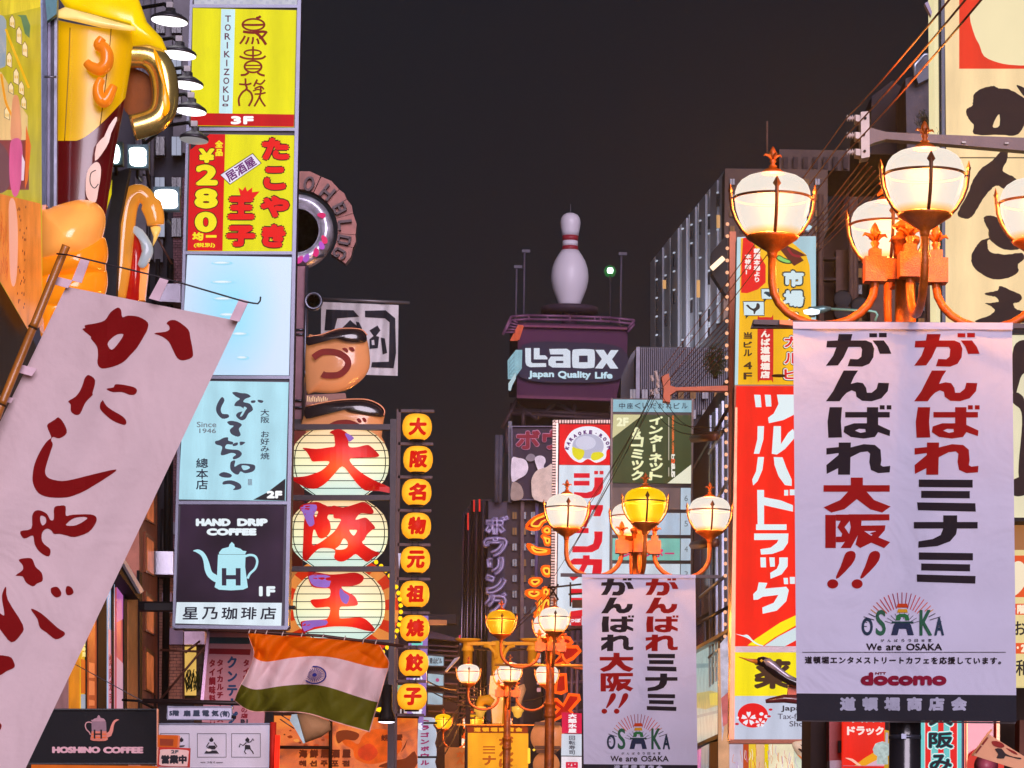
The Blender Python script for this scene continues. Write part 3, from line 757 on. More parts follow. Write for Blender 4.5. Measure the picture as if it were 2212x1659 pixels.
# hand holding it
hand = thing('giant_hand', 'giant glossy orange fist figure below the maroon half of the mug', 'hand figure', at(150,980,23.6))
HM = G((252,176,96),(250,150,50),.62,.18,.9,1.4); HM2 = G((240,140,30),(244,134,8),.62,.18,.9,1.4)
ph = Plane(d=23.5)
hb = MB()
hb.pillow(ph, smooth(q('a2', (345,230),(410,190),(560,140),(700,112),(820,135),(895,210),(912,310),(890,430),(840,560),(700,640),(330,640)),3),.55,-.1,10, HM, c=q1('a2', 560,420))
hb.pillow(ph, smooth(q('a2', (330,560),(700,500),(880,430),(925,500),(935,600),(915,680),(860,760),(330,800)),3),.5,-.14,10, HM2, c=q1('a2', 620,620))
hb.pillow(ph, smooth(q('a2', (330,740),(800,690),(905,700),(930,790),(925,880),(880,960),(640,1050),(330,1050)),3),.46,-.18,10, HM2, c=q1('a2', 600,850))
hb.pillow(ph, smooth(q('a2', (330,940),(700,900),(660,1050),(420,1200),(395,1300),(365,1310),(345,1240)),3),.3,-.2,8, HM2, c=q1('a2', 450,1050))
hb.build('fingers', None, hand)
MB().slab(ph, q('a2', (350,160),(400,155),(390,220),(372,600),(380,1290),(345,1240),(325,700),(330,500)),.25,.02).build('mounting_flange', P((226,150,110),.35,0,.1,3,.1,.5), hand)
# black panel and amber loop figure
bp_ = thing('dark_backdrop', 'tall matt black panel between the orange fist and the amber loop', 'panel', at(250,640,25))
MB().slab(Plane(d=25.2), q('a2', (880,1000),(930,860),(905,400),(960,120),(960,-120),(1120,-160),(1030,300),(1000,1000)),.2).build('board', P((38,40,46),.6), bp_)
MB().slab(Plane(d=25.1), q('a2', (870,190),(950,20),(965,-60),(960,60),(905,235)),.05).build('trim', G((226,214,0),(220,210,10),.6), bp_)
loop = thing('amber_loop_figure', 'glossy amber arch figure with red body and grey crescent inside', 'figure', at(300,640,25.4))
pl_ = Plane(d=25.4)
AM = G((224,150,60),(232,150,40),.42,.12,1.0,2.5)
ap = smooth(q('a2', (1010,960),(1040,700),(1060,420),(1100,150),(1190,60),(1270,100),(1330,230),(1345,330)),4, False)
n = len(ap)
MB().tube([at(x, y, 25.4) for x, y in ap], [.10+.03*math.sin(i/n*5) if i < n*.75 else .12-.03*(i-n*.75)/(n*.25) for i in range(n)], 12).build('arch', AM, loop)
MB().pillow(pl_, smooth(q('a2', (1300,350),(1385,345),(1380,400),(1320,520),(1325,430)),2),.08,0,4).build('drip', G((240,200,120),(244,196,80),.5), loop)
MB().pillow(pl_, smooth(q('a2', (1090,980),(1110,560),(1140,400),(1200,440),(1228,540),(1222,640),(1205,980)),2),.12,-.12,6).build('red_body', G((150,18,14),(190,20,12),.5,.15,1.0), loop)
MB().pillow(pl_, smooth(q('a2', (1145,335),(1230,370),(1310,490),(1325,570),(1290,650),(1240,705),(1188,672),(1225,560),(1195,450),(1140,385)),2),.06,.02,4, c=q1('a2', 1262,520)).build('crescent', G((170,184,190),(160,176,186),.4), loop)
MB().slab(pl_, q('a2', (1205,660),(1285,660),(1250,980),(1200,980)),.1,-.05).build('amber_leg', G((236,138,20),(240,130,10),.6), loop)

# ================================================================== cartoon wall at the far left
pw = Plane(a=(-60,20.2), b=(88,23.4))
cw = thing('mural_wall', 'brightly lit left edge wall printed with colourful yellow, pink and orange artwork', 'wall', pw.p(40,700)); 
MB().slab(pw, [(-120,-60),(88,16),(92,700),(66,722),(-10,590),(-120,400)], .03).build('board', E((206,190,44),.85,.2,2), cw)
pr = Print(pw, .01,.0015)
# sky patch, house shapes, sweeping rooflines
pr.poly(q('a1', (-300,130),(-300,-200),(350,-200),(350,60),(60,130)), E((240,214,60),.9,.3,3))
pr.poly(smooth(q('a1', (-200,140),(30,140),(52,300),(50,520),(20,585),(-200,590)),3), I((140,156,176)))
pr.poly(q('a1', (150,130),(225,130),(262,220),(255,330),(215,290),(180,150)), I((32,110,84)))
pr.poly(q('a1', (-200,640),(10,620),(90,760),(170,900),(240,1000),(240,1210),(-200,1210)), E((246,206,140),.9,.2))
for x, y, h in ((105,160,90),(165,260,130),(215,390,110),(80,480,110),(140,620,120),(185,730,100),(95,740,80),(205,860,90),(60,950,90)):
    pr.poly(q('a1', (x-24, y),(x, y-36),(x+24, y+10),(x+24, y+h),(x-24, y+h-26)), I((60,44,40))); pr.poly(q('a1', (x-20, y+3),(x, y-28),(x+20, y+12),(x+20, y+h-6),(x-20, y+h-30)), I((242,214,168)))
    for k in (-1,1): pr.poly(q('a1', (x+k*9-5, y+30),(x+k*9+5, y+34),(x+k*9+5, y+60),(x+k*9-5, y+56)), I((214,170,60)))
pr.poly(stroke(smooth(q('a1', (50,250),(90,360),(170,560),(250,760)),5, False),5), I((236,176,20)))
pr.poly(stroke(smooth(q('a1', (10,640),(50,880),(110,1010)),5, False),5), I((236,150,20)))
pr.poly(q('a1', (-200,1210),(250,1210),(250,1640),(-200,1640)), E((150,62,66),.8,.3))
pr.poly(smooth(q('a1', (10,1240),(70,1330),(95,1500),(60,1640),(-60,1640),(-60,1230)),3), I((112,66,78)))
pr.poly(smooth(q('a1', (118,830),(160,840),(178,1000),(182,1210),(95,1210),(100,960)),3), E((244,160,120),.9,.2))
pr.poly(smooth(q('a1', (100,1210),(180,1210),(196,1400),(170,1640),(120,1700),(84,1560),(82,1330)),3), E((226,92,150),.9,.2))
pr.poly(q('a1', (190,1330),(215,1400),(205,1560),(185,1560)), I((236,206,224)))
pr.poly(q('a1', (225,1080),(268,1260),(240,1560),(215,1640)), I((226,100,20)))
pr.poly([(-60,404),(88,440),(92,700),(66,722),(-10,590),(-120,400)], E((238,132,56),.95,.3,2.5))
pr.poly(smooth(q('a2', (80,130),(130,130),(155,400),(145,760),(115,865),(88,760),(78,400)),3), E((248,172,150),.95,.1))
for k in range(34):
    x = 150+R.random()*80; y = 150+R.random()*900
    pr.poly(q('a2', (x, y),(x+7, y+6),(x+4, y+26),(x-3, y+20)), I((120,44,34)))
for k in range(16):
    x = 5+R.random()*60; y = 200+R.random()*500
    pr.poly(stroke(smooth(q('a2', (x, y),(x+8, y+60),(x-4, y+140)),3, False),1.2), I((206,86,30)))
pr.build('mural_print', cw)
# dark soffit under the mural and the stepped grey column beside
MB().slab(Plane(a=(-60,20.0), b=(95,23.3)), [(-160,330),(-10,588),(66,720),(86,765),(70,1000),(-160,1000)], .2,-.05).build('soffit', P((50,50,58),.6), cw)
gl = MB()
for k in range(9): gl.slab(Plane(d=22.9), [(-40+k*14-8,820+k*18),(-28+k*14-8,820+k*18),(-4+k*14,990+k*18),(-16+k*14,990+k*18)], .04)
gl.build('ribbed_glass', P((150,150,130),.15,.3,.4,6,.2,.8), cw)
colm = thing('steel_column', 'blue grey steel column with pipes between mural wall and mug', 'column', at(103,700,23.6))
pc = Plane(d=23.7)
for x0, x1, yb, c_, o_ in ((82,92,700,(92,104,126),0),(92,102,690,(60,66,84),.04),(102,110,705,(96,92,112),-.03),(110,118,650,(40,40,50),.02),(118,124,690,(120,122,138),.05)):
    slab('flange', pc, [(x0,-40),(x1,-40),(x1-3, yb),(x0-3, yb)], .1, P(c_, .35,.6,.3,2), colm, o_)
for y in (166,450,700): MB().tube([at(96, y, 23.5), at(122, y, 23.5)], .012,6).build('tie_rod', STEEL, colm)
MB().slab(pc, [(96,-20),(124,-20),(122,30),(102,45)], .1,.2).build('gusset', P((40,120,130),.4), colm)
# ================================================================== LEANING VERTICAL CLOTH BANNER (nearest thing)
pn = Plane(d=9.0)
nb = thing('vertical_banner', 'tilted off-white cloth banner with red brush lettering hung from bamboo, nearest at left', 'banner', pn.p(100,1900))
def ripn(x, y):
    u = (x + y*.5)/240.0
    return .022*math.sin(u*3.1+.6) + .012*math.sin(u*7.0+y*.004) + .006*math.sin(x*.05+y*.02)
def cloth(pl, c, nu, nv, rip, name, mat, parent, colours=None, off=0, curve=None):
    """cloth between corners c = tl,tr,br,bl with ripples"""
    vs = []; fs = []; mi_ = []
    for j in range(nv+1):
        for i in range(nu+1):
            u, v = i/nu, j/nv
            x = (c[0][0]*(1-u)+c[1][0]*u)*(1-v)+(c[3][0]*(1-u)+c[2][0]*u)*v; y = (c[0][1]*(1-u)+c[1][1]*u)*(1-v)+(c[3][1]*(1-u)+c[2][1]*u)*v
            if curve: dx, dy = curve(u, v); x += dx; y += dy
            vs.append(pl.p(x, y, off+rip(x, y)))
    for j in range(nv):
        for i in range(nu): fs.append((j*(nu+1)+i, j*(nu+1)+i+1,(j+1)*(nu+1)+i+1,(j+1)*(nu+1)+i))
    m = MB()
    if colours is None: m.add(vs, fs, None, True)
    else:
        m.v = [tuple(v) for v in vs]
        for k, f in enumerate(fs): m.f.append(f); m.m.append(m.mi(colours((k % nu+.5)/nu, (k//nu+.5)/nv))); m.sm.append(True)
    return m.build(name, mat, parent)
CLOTH = P((236,210,214),.85,0,.05,3,.25,0,.25)
TL, TR = (143,619),(515,693.5); BR_, BL_ = (-70,1905),(-372,1700)
nc = cloth(pn, (TL, TR, (-61.5,1905),(-385,1700)),40,90, ripn, 'cloth', CLOTH, nb)
NR = P((124,6,8),.8,0,.08,3,.2)
pr = Print(pn, .0025,.0001, ripple=ripn, slices=((0,-200,520,30),(1,600,1800,50)))
Z = lambda f, pts, k=3: smooth(q(f, *pts), k)
ka = Z('z2', [(762,438),(785,455),(793,500),(830,490),(900,498),(958,535),(955,580),(935,620),(890,695),(845,745),(800,790),(735,820),(660,832),(632,800),(635,745),(628,690),(590,640),(588,625),(535,580),(552,570),(552,552),(620,540),(680,520),(715,470)])
pr.poly(ka, NR, [Z('z2', [(697,675),(725,712),(770,665),(800,612),(760,612),(720,640)])])
for f, pts in (('z2', [(1105,520),(1150,525),(1220,580),(1235,640),(1250,720),(1245,760),(1190,780),(1150,765),(1120,710),(1095,660),(1050,625),(1000,605),(1070,595),(1098,580),(1095,555),(1080,540)]),
    ('z2', [(575,875),(617,910),(600,990),(600,1005),(565,1040),(545,1070),(520,1125),(490,1133),(460,1110),(458,1065),(443,1045),(490,1015),(520,975),(540,925),(550,895)]),
    ('z2', [(750,935),(810,940),(870,955),(888,975),(875,1000),(840,1003),(790,985),(730,985),(690,965),(735,955)]),
    ('z2', [(668,1040),(690,1075),(730,1105),(790,1140),(817,1170),(815,1195),(790,1195),(730,1170),(680,1130),(650,1095),(650,1060),(660,1045)]),
    ('z2', [(380,1150),(415,1190),(433,1250),(385,1285),(345,1276),(331,1297),(342,1325),(325,1380),(300,1460),(293,1510),(320,1545),(400,1562),(480,1550),(600,1520),(755,1487),(690,1540),(610,1590),(560,1620),(500,1648),(430,1668),(320,1667),(250,1640),(215,1580),(212,1520),(225,1450),(260,1370),(300,1310),(322,1290),(332,1275),(305,1205),(330,1180),(355,1165)]),
    ('z3', [(108,460),(150,450),(185,455),(205,500),(240,535),(245,580),(215,595),(190,612),(150,590),(130,555),(90,550),(130,520),(130,490)]),
    ('z3', [(35,615),(45,690),(132,835),(120,890),(65,935),(0,860),(-80,760),(-60,720),(10,775),(25,770),(12,690),(15,650)]),
    ('z3', [(178,742),(240,770),(330,850),(372,878),(365,900),(320,917),(270,880),(230,850),(215,800)]),
    ('z3', [(300,620),(330,616),(352,645),(348,668),(322,676),(298,655),(292,632)]),('z3', [(385,612),(410,618),(424,645),(412,660),(388,662),(378,640)]),
    ('z3', [(-60,1020),(50,1016),(80,1050),(82,1080),(40,1100),(0,1125),(-60,1140)]),('z3', [(-60,1380),(0,1400),(8,1425),(-10,1450),(-60,1470)])):
    pr.poly(Z(f, pts), NR)
pr.poly(Z('z3', [(230,175),(270,195),(290,230),(310,225),(312,160),(345,148),(378,152),(380,205),(420,200),(520,198),(555,215),(550,250),(510,300),(430,328),(380,318),(340,310),(310,310),(295,290),(270,280),(245,300),(240,340),(255,370),(290,400),(280,440),(230,415),(200,370),(190,320),(150,335),(130,330),(118,295),(180,280),(185,210),(200,180)]), NR,
    [Z('z3', [(235,205),(262,215),(265,245),(245,262),(232,235)]), Z('z3', [(383,262),(440,260),(500,225),(490,212),(430,218),(390,245)])])
pr.build('lettering', nc)
BAM = P((176,104,30),.45,0,.3,5,.2,.4)
bpts = [(142,530),(133,566),(116,614),(92,690),(78,706),(50,790),(10,858),(-60,1060),(-110,1230),(-190,1500)]
bpts = [(143,531),(72,706),(4,872),(-80,1100),(-230,1480)]
rr = 10.2*9/F_
bmb = MB()
for a, b_ in zip(bpts, bpts[1:]):
    A, B = at(*a, 8.93), at(*b_, 8.93)
    bmb.tube([A, A.lerp(B, .03), A.lerp(B, .5), A.lerp(B, .96), B], [rr*.98, rr*.9, rr*.92, rr*.92, rr*1.04], 14)
bam = bmb.build('bamboo_pole', BAM, nb)
for x, y in bpts[1:3]: 
    A = at(x, y, 8.93); MB().tube([A, A+(at(x-4, y+9,8.93)-A)*.4], rr*1.12,14).build('node_ring', P((70,44,20),.6), bam)
rp = [(122,548),(150,551),(345,598),(530,652),(548,655),(557,656),(562,650),(563,641)]
MB().tube([at(x, y, 8.90) for x, y in rp], .0035,6).build('top_rod', P((48,40,44),.4,.5), nb)
for pts in (q('z2', (522,122),(580,135),(528,278),(465,262)), q('z2', (1040,238),(1092,262),(1030,396),(965,378)), q('z2', (1552,380),(1612,396),(1550,530),(1488,514)),
            q('z2', (318,224),(470,262),(440,312),(300,272)), q('z2', (100,798),(240,834),(205,882),(84,848)), q('z2', (-20,1008),(90,1024),(70,1056),(-30,1040))):
    MB().slab(pn, pts, .006,.055).build('strap', P((226,194,204),.85,0,.05,3,.25), nb)

# ================================================================== FLAG OF ORANGE, WHITE AND GREEN BANDS
pg = Plane(d=20.0)
fl = thing('national_flag', 'orange white and green flag with blue wheel, hung below the lanterns', 'flag', pg.p(680,1580))
topc = smooth([(534,1368),(560,1369),(620,1374),(700,1379),(780,1387),(821,1394)], 6, False)
botc = smooth([(506,1513),(540,1536),(590,1538),(660,1541),(730,1562),(799,1582)], 6, False)
lef = smooth([(534,1368),(542,1390),(548,1412),(537,1445),(522,1474),(512,1496),(506,1513)], 5, False); rig = smooth([(821,1394),(832,1414),(841,1434),(831,1470),(820,1510),(808,1550),(799,1582)], 5, False)
def samp(c, t):
    k = t*(len(c)-1); i = min(int(k), len(c)-2); f = k-i; return (c[i][0]*(1-f)+c[i+1][0]*f, c[i][1]*(1-f)+c[i+1][1]*f)
def flagpt(u, v):
    a, b_, c, d_ = samp(topc, u), samp(botc, u), samp(lef, v), samp(rig, v)
    return tuple((a[k]*(1-v)+b_[k]*v) + (c[k]*(1-u)+d_[k]*u) - (((topc[0][k]*(1-u)+topc[-1][k]*u)*(1-v)) + ((botc[0][k]*(1-u)+botc[-1][k]*u)*v)) for k in (0,1))
def ripf(u, v):
    a = .05*math.sin(u*11+v*4.2+.5)*(.3+v) + .05*math.sin(u*19-v*8)*v + .022*math.sin(u*37+v*12+3*math.sin(v*5)) + .04*abs(math.sin(u*8.5-v*4.5+.6*math.sin(v*7))) + .03*abs(math.sin(u*15+v*6))
    return a
V1 = lambda u: .36+.03*math.sin(u*9); V2 = lambda u: .66+.03*math.sin(u*7+1)
vs, cols = [], []; NU, NV = 96,60
m = MB()
rows = []
for j in range(NV+1):
    for i in range(NU+1):
        u = i/NU; t = j/NV
        # rows follow the band edges
        v = t/.36*V1(u) if t < .36 else (V1(u)+(t-.36)/.30*(V2(u)-V1(u)) if t < .66 else V2(u)+(t-.66)/.34*(1-V2(u)))
        x, y = flagpt(u, v); vs.append(pg.p(x, y, ripf(u, v)))
m.v = [tuple(v) for v in vs]
SAF = P((255,116,0),.6,0,.06,3,.15,0,.35); WHT = P((255,222,226),.6,0,.05,3,.15,0,.35); GRN = P((104,104,26),.6,0,.2,3,.15,0,.35); HEM = P((236,176,160),.7,0,.05,3,.1)
for j in range(NV):
    for i in range(NU):
        t = (j+.5)/NV; mat = SAF if t < .36 else (WHT if t < .66 else GRN)
        if i < 1 or i >= NU-1 or j >= NV-1: mat = HEM
        m.f.append((j*(NU+1)+i, j*(NU+1)+i+1,(j+1)*(NU+1)+i+1,(j+1)*(NU+1)+i)); m.m.append(m.mi(mat)); m.sm.append(True)
fc = m.build('cloth', None, fl)
NAVY = P((40,44,128),.6)
cx, cy = 679.5,1458
# invert the flag map roughly: local offset of the ripple at the wheel
def ripw(x, y):
    u = (x-520)/310.0; yt = samp(topc, min(1, max(0, u)))[1]; yb = samp(botc, min(1, max(0, u)))[1]; v = (y-yt)/(yb-yt); return ripf(u, v)
pr = Print(pg, .03,.0005, ripple=ripw, slices=((0,650,710,16),(1,1436,1480,8)))
pr.poly(ell(cx, cy, 25.7,19.8,36), NAVY, [ell(cx, cy, 22.8,17.0,36)]); pr.ell(cx, cy, 5,4, NAVY, 16)
for k in range(24):
    a = 2*math.pi*k/24; ca, sa = math.cos(a), math.sin(a); w_ = .07
    pr.poly([(cx+4*math.cos(a), cy+3*math.sin(a)),(cx+14*math.cos(a-w_), cy+10.8*math.sin(a-w_)),(cx+23*ca, cy+17.4*sa),(cx+14*math.cos(a+w_), cy+10.8*math.sin(a+w_))], NAVY)
pr.build('wheel_emblem', fc)
MB().tube([pg.p(450,1361,.0), pg.p(576,1366), pg.p(700,1374), pg.p(872,1396)], .013,8).build('flagpole', P((66,34,26),.5,.2), fl)
for k in range(9):
    u = (k+.3)/9; x, y = samp(topc, u); MB().tube([pg.p(x, y+3,.02), pg.p(x+2, y-4,.03), pg.p(x+4, y-9,0)], .005,5).build('tie', P((210,190,180),.7), fl)

br = thing('iron_bar', 'dark iron bar reaching right from the brick wall under the flag', 'bar', at(460,1520,27))
MB().tube([at(308,1514,27), at(640,1522,27)], .028,8).build('bar', P((44,28,28),.5,.3), br)
MB().lathe(at(636,1514,27), [(.02,-.01),(.028,-.01),(.028,.01),(.02,.01)], 12, ax=Matrix.Rotation(math.pi/2,3, 'X')).build('ring', BLACK, br)

# ---- restaurant board behind the flag
pth = Plane(d=31.0)
th = thing('hanging_board', 'tall pink board with vertical blue and maroon lettering behind the flag', 'sign', pth.p(500,1560))
MB().slab(pth, [(453,1361),(580,1364),(570,1570),(436,1560)], .12).build('board', P((186,132,140),.6,0,.1,3), th)
MB().slab(pth, [(447,1361),(453,1361),(440,1515),(433,1515)], .16,.02).build('side_rail', P((200,160,190),.4,.5), th)
pr = Print(pth, .006)
DT = P((44,74,84),.7); DM = P((128,20,36),.7); DB = P((30,66,104),.7)
pr.poly(q('z3', (1208,905),(1440,908),(1438,945),(1206,942)), DT); pr.poly(q('z3', (1206,970),(1445,975),(1440,1008),(1204,1002)), DM)
pr.rect(454,1361.5,580,1366, P((170,40,50),.7))
pr.col('クンテープ', *q1('z3', 1302,1010), *q1('z3', 1372,1410), DB, 1.2); pr.col('タイカルチャース', *q1('z3', 1246,1030), *q1('z3', 1290,1400), DM, .8)
pr.col('タイ調味料 食材', *q1('z3', 1202,1030), *q1('z3', 1244,1440), DM, .8); pr.col('タイ料', *q1('z3', 1398,1030), *q1('z3', 1440,1170), DM, .8)
pr.text('の', *q1('z3', 1390,1310), *q1('z3', 1425,1340), DM, .5); pr.text('店', *q1('z3', 1388,1344), *q1('z3', 1428,1372), DM, .7); pr.text('B1', *q1('z3', 1386,1378), *q1('z3', 1428,1400), P((40,36,50)),.7)
pr.build('lettering', th)

# ---- black board with coffee pot
pk = Plane(d=27.5)
hk = thing('black_signboard', 'black coffee shop signboard with pink lettering and a pot picture', 'sign', pk.p(210,1660))
MB().slab(pk, q('z3', (170,1318),(905,1320),(903,1640),(170,1630)),.25,-.01).build('board', P((20,20,26),.6,0,.1,4,.1), hk)
MB().bars(pk, 60,1530.5,340.5,1651,3.2,.06,.03).build('frame', P((22,22,26),.35,.4), hk)
slab('lower_ledge', pk, q('z3', (180,1640),(905,1648),(905,1680),(180,1675)),.2, E((226,104,20),.8), hk, .02)
slab('edge_trim', pk, q('z3', (903,1318),(910,1318),(910,1640),(903,1640)),.1, P((240,160,120),.4), hk, .04)
PKL = P((224,176,184),.5); pr = Print(pk, .004)
fpot = lambda x, y: (598 + (1298-x)*.485 - 28 if False else 572-(x-1330)*.53,1354+(y-357)*.54)
def pot2(pr):
    g = lambda *pts: q('z3', *[fpot(*p) for p in pts])
    for pts, c_ in (((( 1256,430),(1415,430),(1412,530),(1252,530)), P((150,120,132),.5)),(((1252,530),(1412,530),(1428,620),(1400,632),(1330,636),(1262,632),(1236,618)), P((222,130,110),.5)),
                    (((1262,418),(1280,396),(1318,386),(1322,372),(1335,357),(1350,370),(1352,386),(1385,396),(1400,408),(1420,410),(1412,428),(1262,428)), P((180,140,150),.5)),
                    (((1112,408),(1140,400),(1168,412),(1190,440),(1206,480),(1222,530),(1252,552),(1246,600),(1200,580),(1180,530),(1172,470),(1158,436),(1130,416)), P((222,140,124),.5))):
        pr.poly(g(*pts), c_)
    pr.poly(stroke(smooth(g((1412,440),(1440,432),(1470,440),(1482,470),(1470,510),(1440,540),(1426,568)),4, False),2.4), P((200,150,150),.5))
    for y in (556,590): pr.poly(g((1254, y),(1414, y),(1416, y+12),(1250, y+12)), P((236,110,40),.5))
    x0, y0 = q1('z3', 540,1438); x1, y1 = q1('z3', 588,1490)
    pr.rect(x0, y0, x0+3.6, y1, P((20,18,24))); pr.rect(x1-3.6, y0, x1, y1, P((20,18,24))); pr.rect(x0,(y0+y1)/2-1.4, x1,(y0+y1)/2+1.4, P((20,18,24)))
pot2(pr)
pr.text('HOSHINO', *q1('z3', 300,1536), *q1('z3', 578,1574), PKL, 1.2, bx=2.0); pr.text('COFFEE', *q1('z3', 594,1537), *q1('z3', 826,1575), PKL, 1.2, bx=2.0)
pr.build('lettering', hk)
for a, b_ in (((0,1520),(80,1500)), ):
    pass
MB().tube([at(265,1512,27.4), at(300,1514,27.2), at(331,1529,27.3)], .016,6).build('hanging_hook', BLACK, hk)
MB().tube([at(80,1390,30), at(318,1520,27.3)], .006,5).build('stay_wire', STEEL, hk)

# ---- narrow grey name board, picture board, open board
p5 = Plane(d=26.8)
n5 = thing('name_board', 'narrow grey name board with dark characters above the pictogram board', 'sign', p5.p(430,1560))
MB().slab(p5, q('z3', (965,1302),(1336,1312),(1338,1384),(960,1376)),.1,-.004).build('board', P((168,166,184),.4,.3), n5)
MB().bars(p5,361,1525.5,502,1555,2,.03,.02).build('frame', STEELW, n5)
pr = Print(p5,.004); NK = P((50,62,82),.5)
pr.text('5階', *q1('z3', 974,1326), *q1('z3', 1032,1360), NK, .8)
for i, ch in enumerate('扇屋電気'): pr.text(ch, *q1('z3', 1056+i*54,1326), *q1('z3', 1098+i*54,1362), NK, .9)
pr.text('(有)', *q1('z3', 1268,1328), *q1('z3', 1324,1368), NK, .7)
pr.build('lettering', n5)
MB().tube([at(500,1548,26.7), at(510,1550,26.7)], .02,6).build('hinge', BLACK, n5)
p6 = Plane(d=28.5)
n6 = thing('pictogram_board', 'white board with three framed black cooking figure pictograms', 'sign', p6.p(460,1670))
MB().slab(p6, q('z3', (880,1402),(1558,1410),(1552,1665),(880,1665)),.15,-.004).build('board', P((206,206,222),.4,0,.06,3), n6)
MB().bars(p6,332,1562,585.5,1661,2.6,.06,.02).build('frame', STEELW, n6)
pr = Print(p6,.004); K1 = P((36,34,44),.5)
for x0 in (925,1138,1335):
    a, b_ = q1('z3', x0-2,1460), q1('z3', x0+166,1598)
    pr.poly(rect(*a, *b_), K1, [rect(a[0]+1, a[1]+1, b_[0]-1, b_[1]-1)])
for ox in (1218,1425,1045):
    pr.ell(*q1('z3', ox, 1498),4.6,4.2, K1,14); pr.poly(q('z3', (ox-4,1480),(ox+6,1486),(ox, 1490)), K1)
ST = lambda pts, w_=2.2: pr.poly(stroke(q('z3', *pts), w_), K1)
ST([(1205,1512),(1190,1535),(1205,1548)]); ST([(1232,1512),(1250,1535),(1236,1548)]); pr.poly(q('z3', (1200,1530),(1242,1530),(1240,1552),(1202,1552)), K1); pr.poly(q('z3', (1190,1558),(1246,1558),(1262,1576),(1176,1576)), K1)
pr.ell(*q1('z3', 1204,1556),6,3, P((236,236,244)),14); ST([(1420,1512),(1400,1530),(1384,1520),(1378,1540)]); ST([(1425,1512),(1445,1508),(1458,1490),(1462,1502)]); pr.poly(q('z3', (1412,1525),(1440,1528),(1446,1552),(1410,1550)), K1); ST([(1416,1548),(1408,1565),(1418,1578)]); ST([(1440,1548),(1455,1565),(1460,1578)]); pr.poly(q('z3', (1030,1530),(1066,1528),(1060,1536),(1030,1538)), K1); ST([(1035,1512),(1028,1524)])
pr.text('つなぐ', *q1('z3', 1190,1620), *q1('z3', 1240,1632), K1,.1); pr.text('www', *q1('z3', 1154,1624), *q1('z3', 1184,1630), K1,.1); pr.text('rantan', *q1('z3', 1246,1624), *q1('z3', 1284,1631), K1,.1)
pr.build('pictogram_print', n6)
p7 = Plane(d=26.0)
n7 = thing('open_sign', 'small red bordered card reading open beside the black signboard', 'sign', p7.p(376,1658))
MB().slab(p7, q('z3', (915,1538),(1096,1545),(1092,1656),(905,1652)),.05,-.004).build('board', P((196,46,34),.5), n7)
pr = Print(p7,.004); pr.poly(smooth(q('z3', (935,1552),(1075,1556),(1086,1580),(1080,1640),(1065,1650),(930,1645),(918,1620),(922,1570)),3), P((238,196,184),.5))
pr.text('営業中', *q1('z3', 928,1584), *q1('z3', 1076,1636), P((28,24,34)),1.4); pr.text('2F', *q1('z3', 985,1556), *q1('z3', 1028,1576), P((60,70,80)),.6)
pr.build('lettering', n7)
n8 = thing('orange_bracket', 'orange steel bracket box above the small red open card', 'bracket', p7.p(360,1612))
MB().slab(Plane(d=26.3), q('z3', (908,1468),(1026,1470),(1022,1540),(908,1538)),.25).build('box', E((222,92,18),.8,.2), n8)
MB().slab(Plane(d=26.3), q('z3', (920,1490),(1000,1494),(996,1532),(920,1530)),.05,.01).build('hatch', P((150,54,16),.5), n8)
n9 = thing('red_neon_tube', 'upright glowing red neon tube right of the pictogram board', 'neon light', at(597,1659,28))
MB().tube([at(600,1588,28), at(598,1640,28), at(597,1680,28)], .03,8).build('tube', E((255,40,22),1.8,.1), n9)
MB().tube([at(590,1560,28.1), at(588,1680,28.1)], .04,8).build('backing', P((180,40,30),.5), n9)

# ---- orange seafood mural under the flag
ps = Plane(d=38.0)
sm = thing('seafood_mural', 'orange lit mural wall of seafood pictures and lettering under the flag', 'mural', ps.p(740,1700)); sm.location.z = 0
ORM, nt, b = _new('orange_mural')
tcn = nt.nodes.new('ShaderNodeTexCoord'); no = nt.nodes.new('ShaderNodeTexNoise'); no.inputs['Scale'].default_value = 2.2; no.inputs['Detail'].default_value = 7; no.inputs['Distortion'].default_value = 1.2
cr_ = nt.nodes.new('ShaderNodeValToRGB'); ce = cr_.color_ramp.elements
ce[0].position = .30; ce[0].color = (*srgb((120,44,6)),1); ce[1].position = .62; ce[1].color = (*srgb((240,128,22)),1)
x_ = ce.new(.48); x_.color = (*srgb((222,96,12)),1)
nt.links.new(tcn.outputs['Object'], no.inputs['Vector']); nt.links.new(no.outputs['Fac'], cr_.inputs[0]); nt.links.new(cr_.outputs[0], b.inputs['Emission Color']); b.inputs['Emission Strength'].default_value = .95
b.inputs['Base Color'].default_value = (.1,.03,.01,1)
MB().slab(ps, [(590,1538),(903,1546),(898,1700),(590,1700)], .3,-.02).build('wall', P((60,30,18)), sm)
for pts in (rect(592,1546,713,1613), rect(716,1548,902,1700), rect(592,1616,713,1700)): slab('mural_panel', ps, pts, .04, ORM, sm, .01)
pr = Print(ps, .016); DK = I((96,32,6)); OR2 = E((238,92,14),.95,.3,5)
pr.poly(smooth(q('b2', (790,590),(900,600),(1000,650),(1060,540),(1200,460),(1400,480),(1560,640),(1480,800),(1300,880),(1120,900),(960,830),(930,720),(830,660)),3), OR2)
pr.poly(smooth(q('b2', (1000,720),(1150,640),(1250,760),(1150,860),(1020,820)),3), E((230,66,20),.95,.3,5))
for k in range(22):
    x = 30+R.random()*560; y = 380+R.random()*280; w_ = 10+R.random()*45
    pr.poly(smooth(q('b2', (x, y),(x+w_, y-10),(x+w_*1.5, y+w_*.4),(x+w_*.6, y+w_*.7),(x-6, y+w_*.3)),2), I(R.choice([(150,54,16),(240,150,70),(190,70,26),(110,40,16)])))
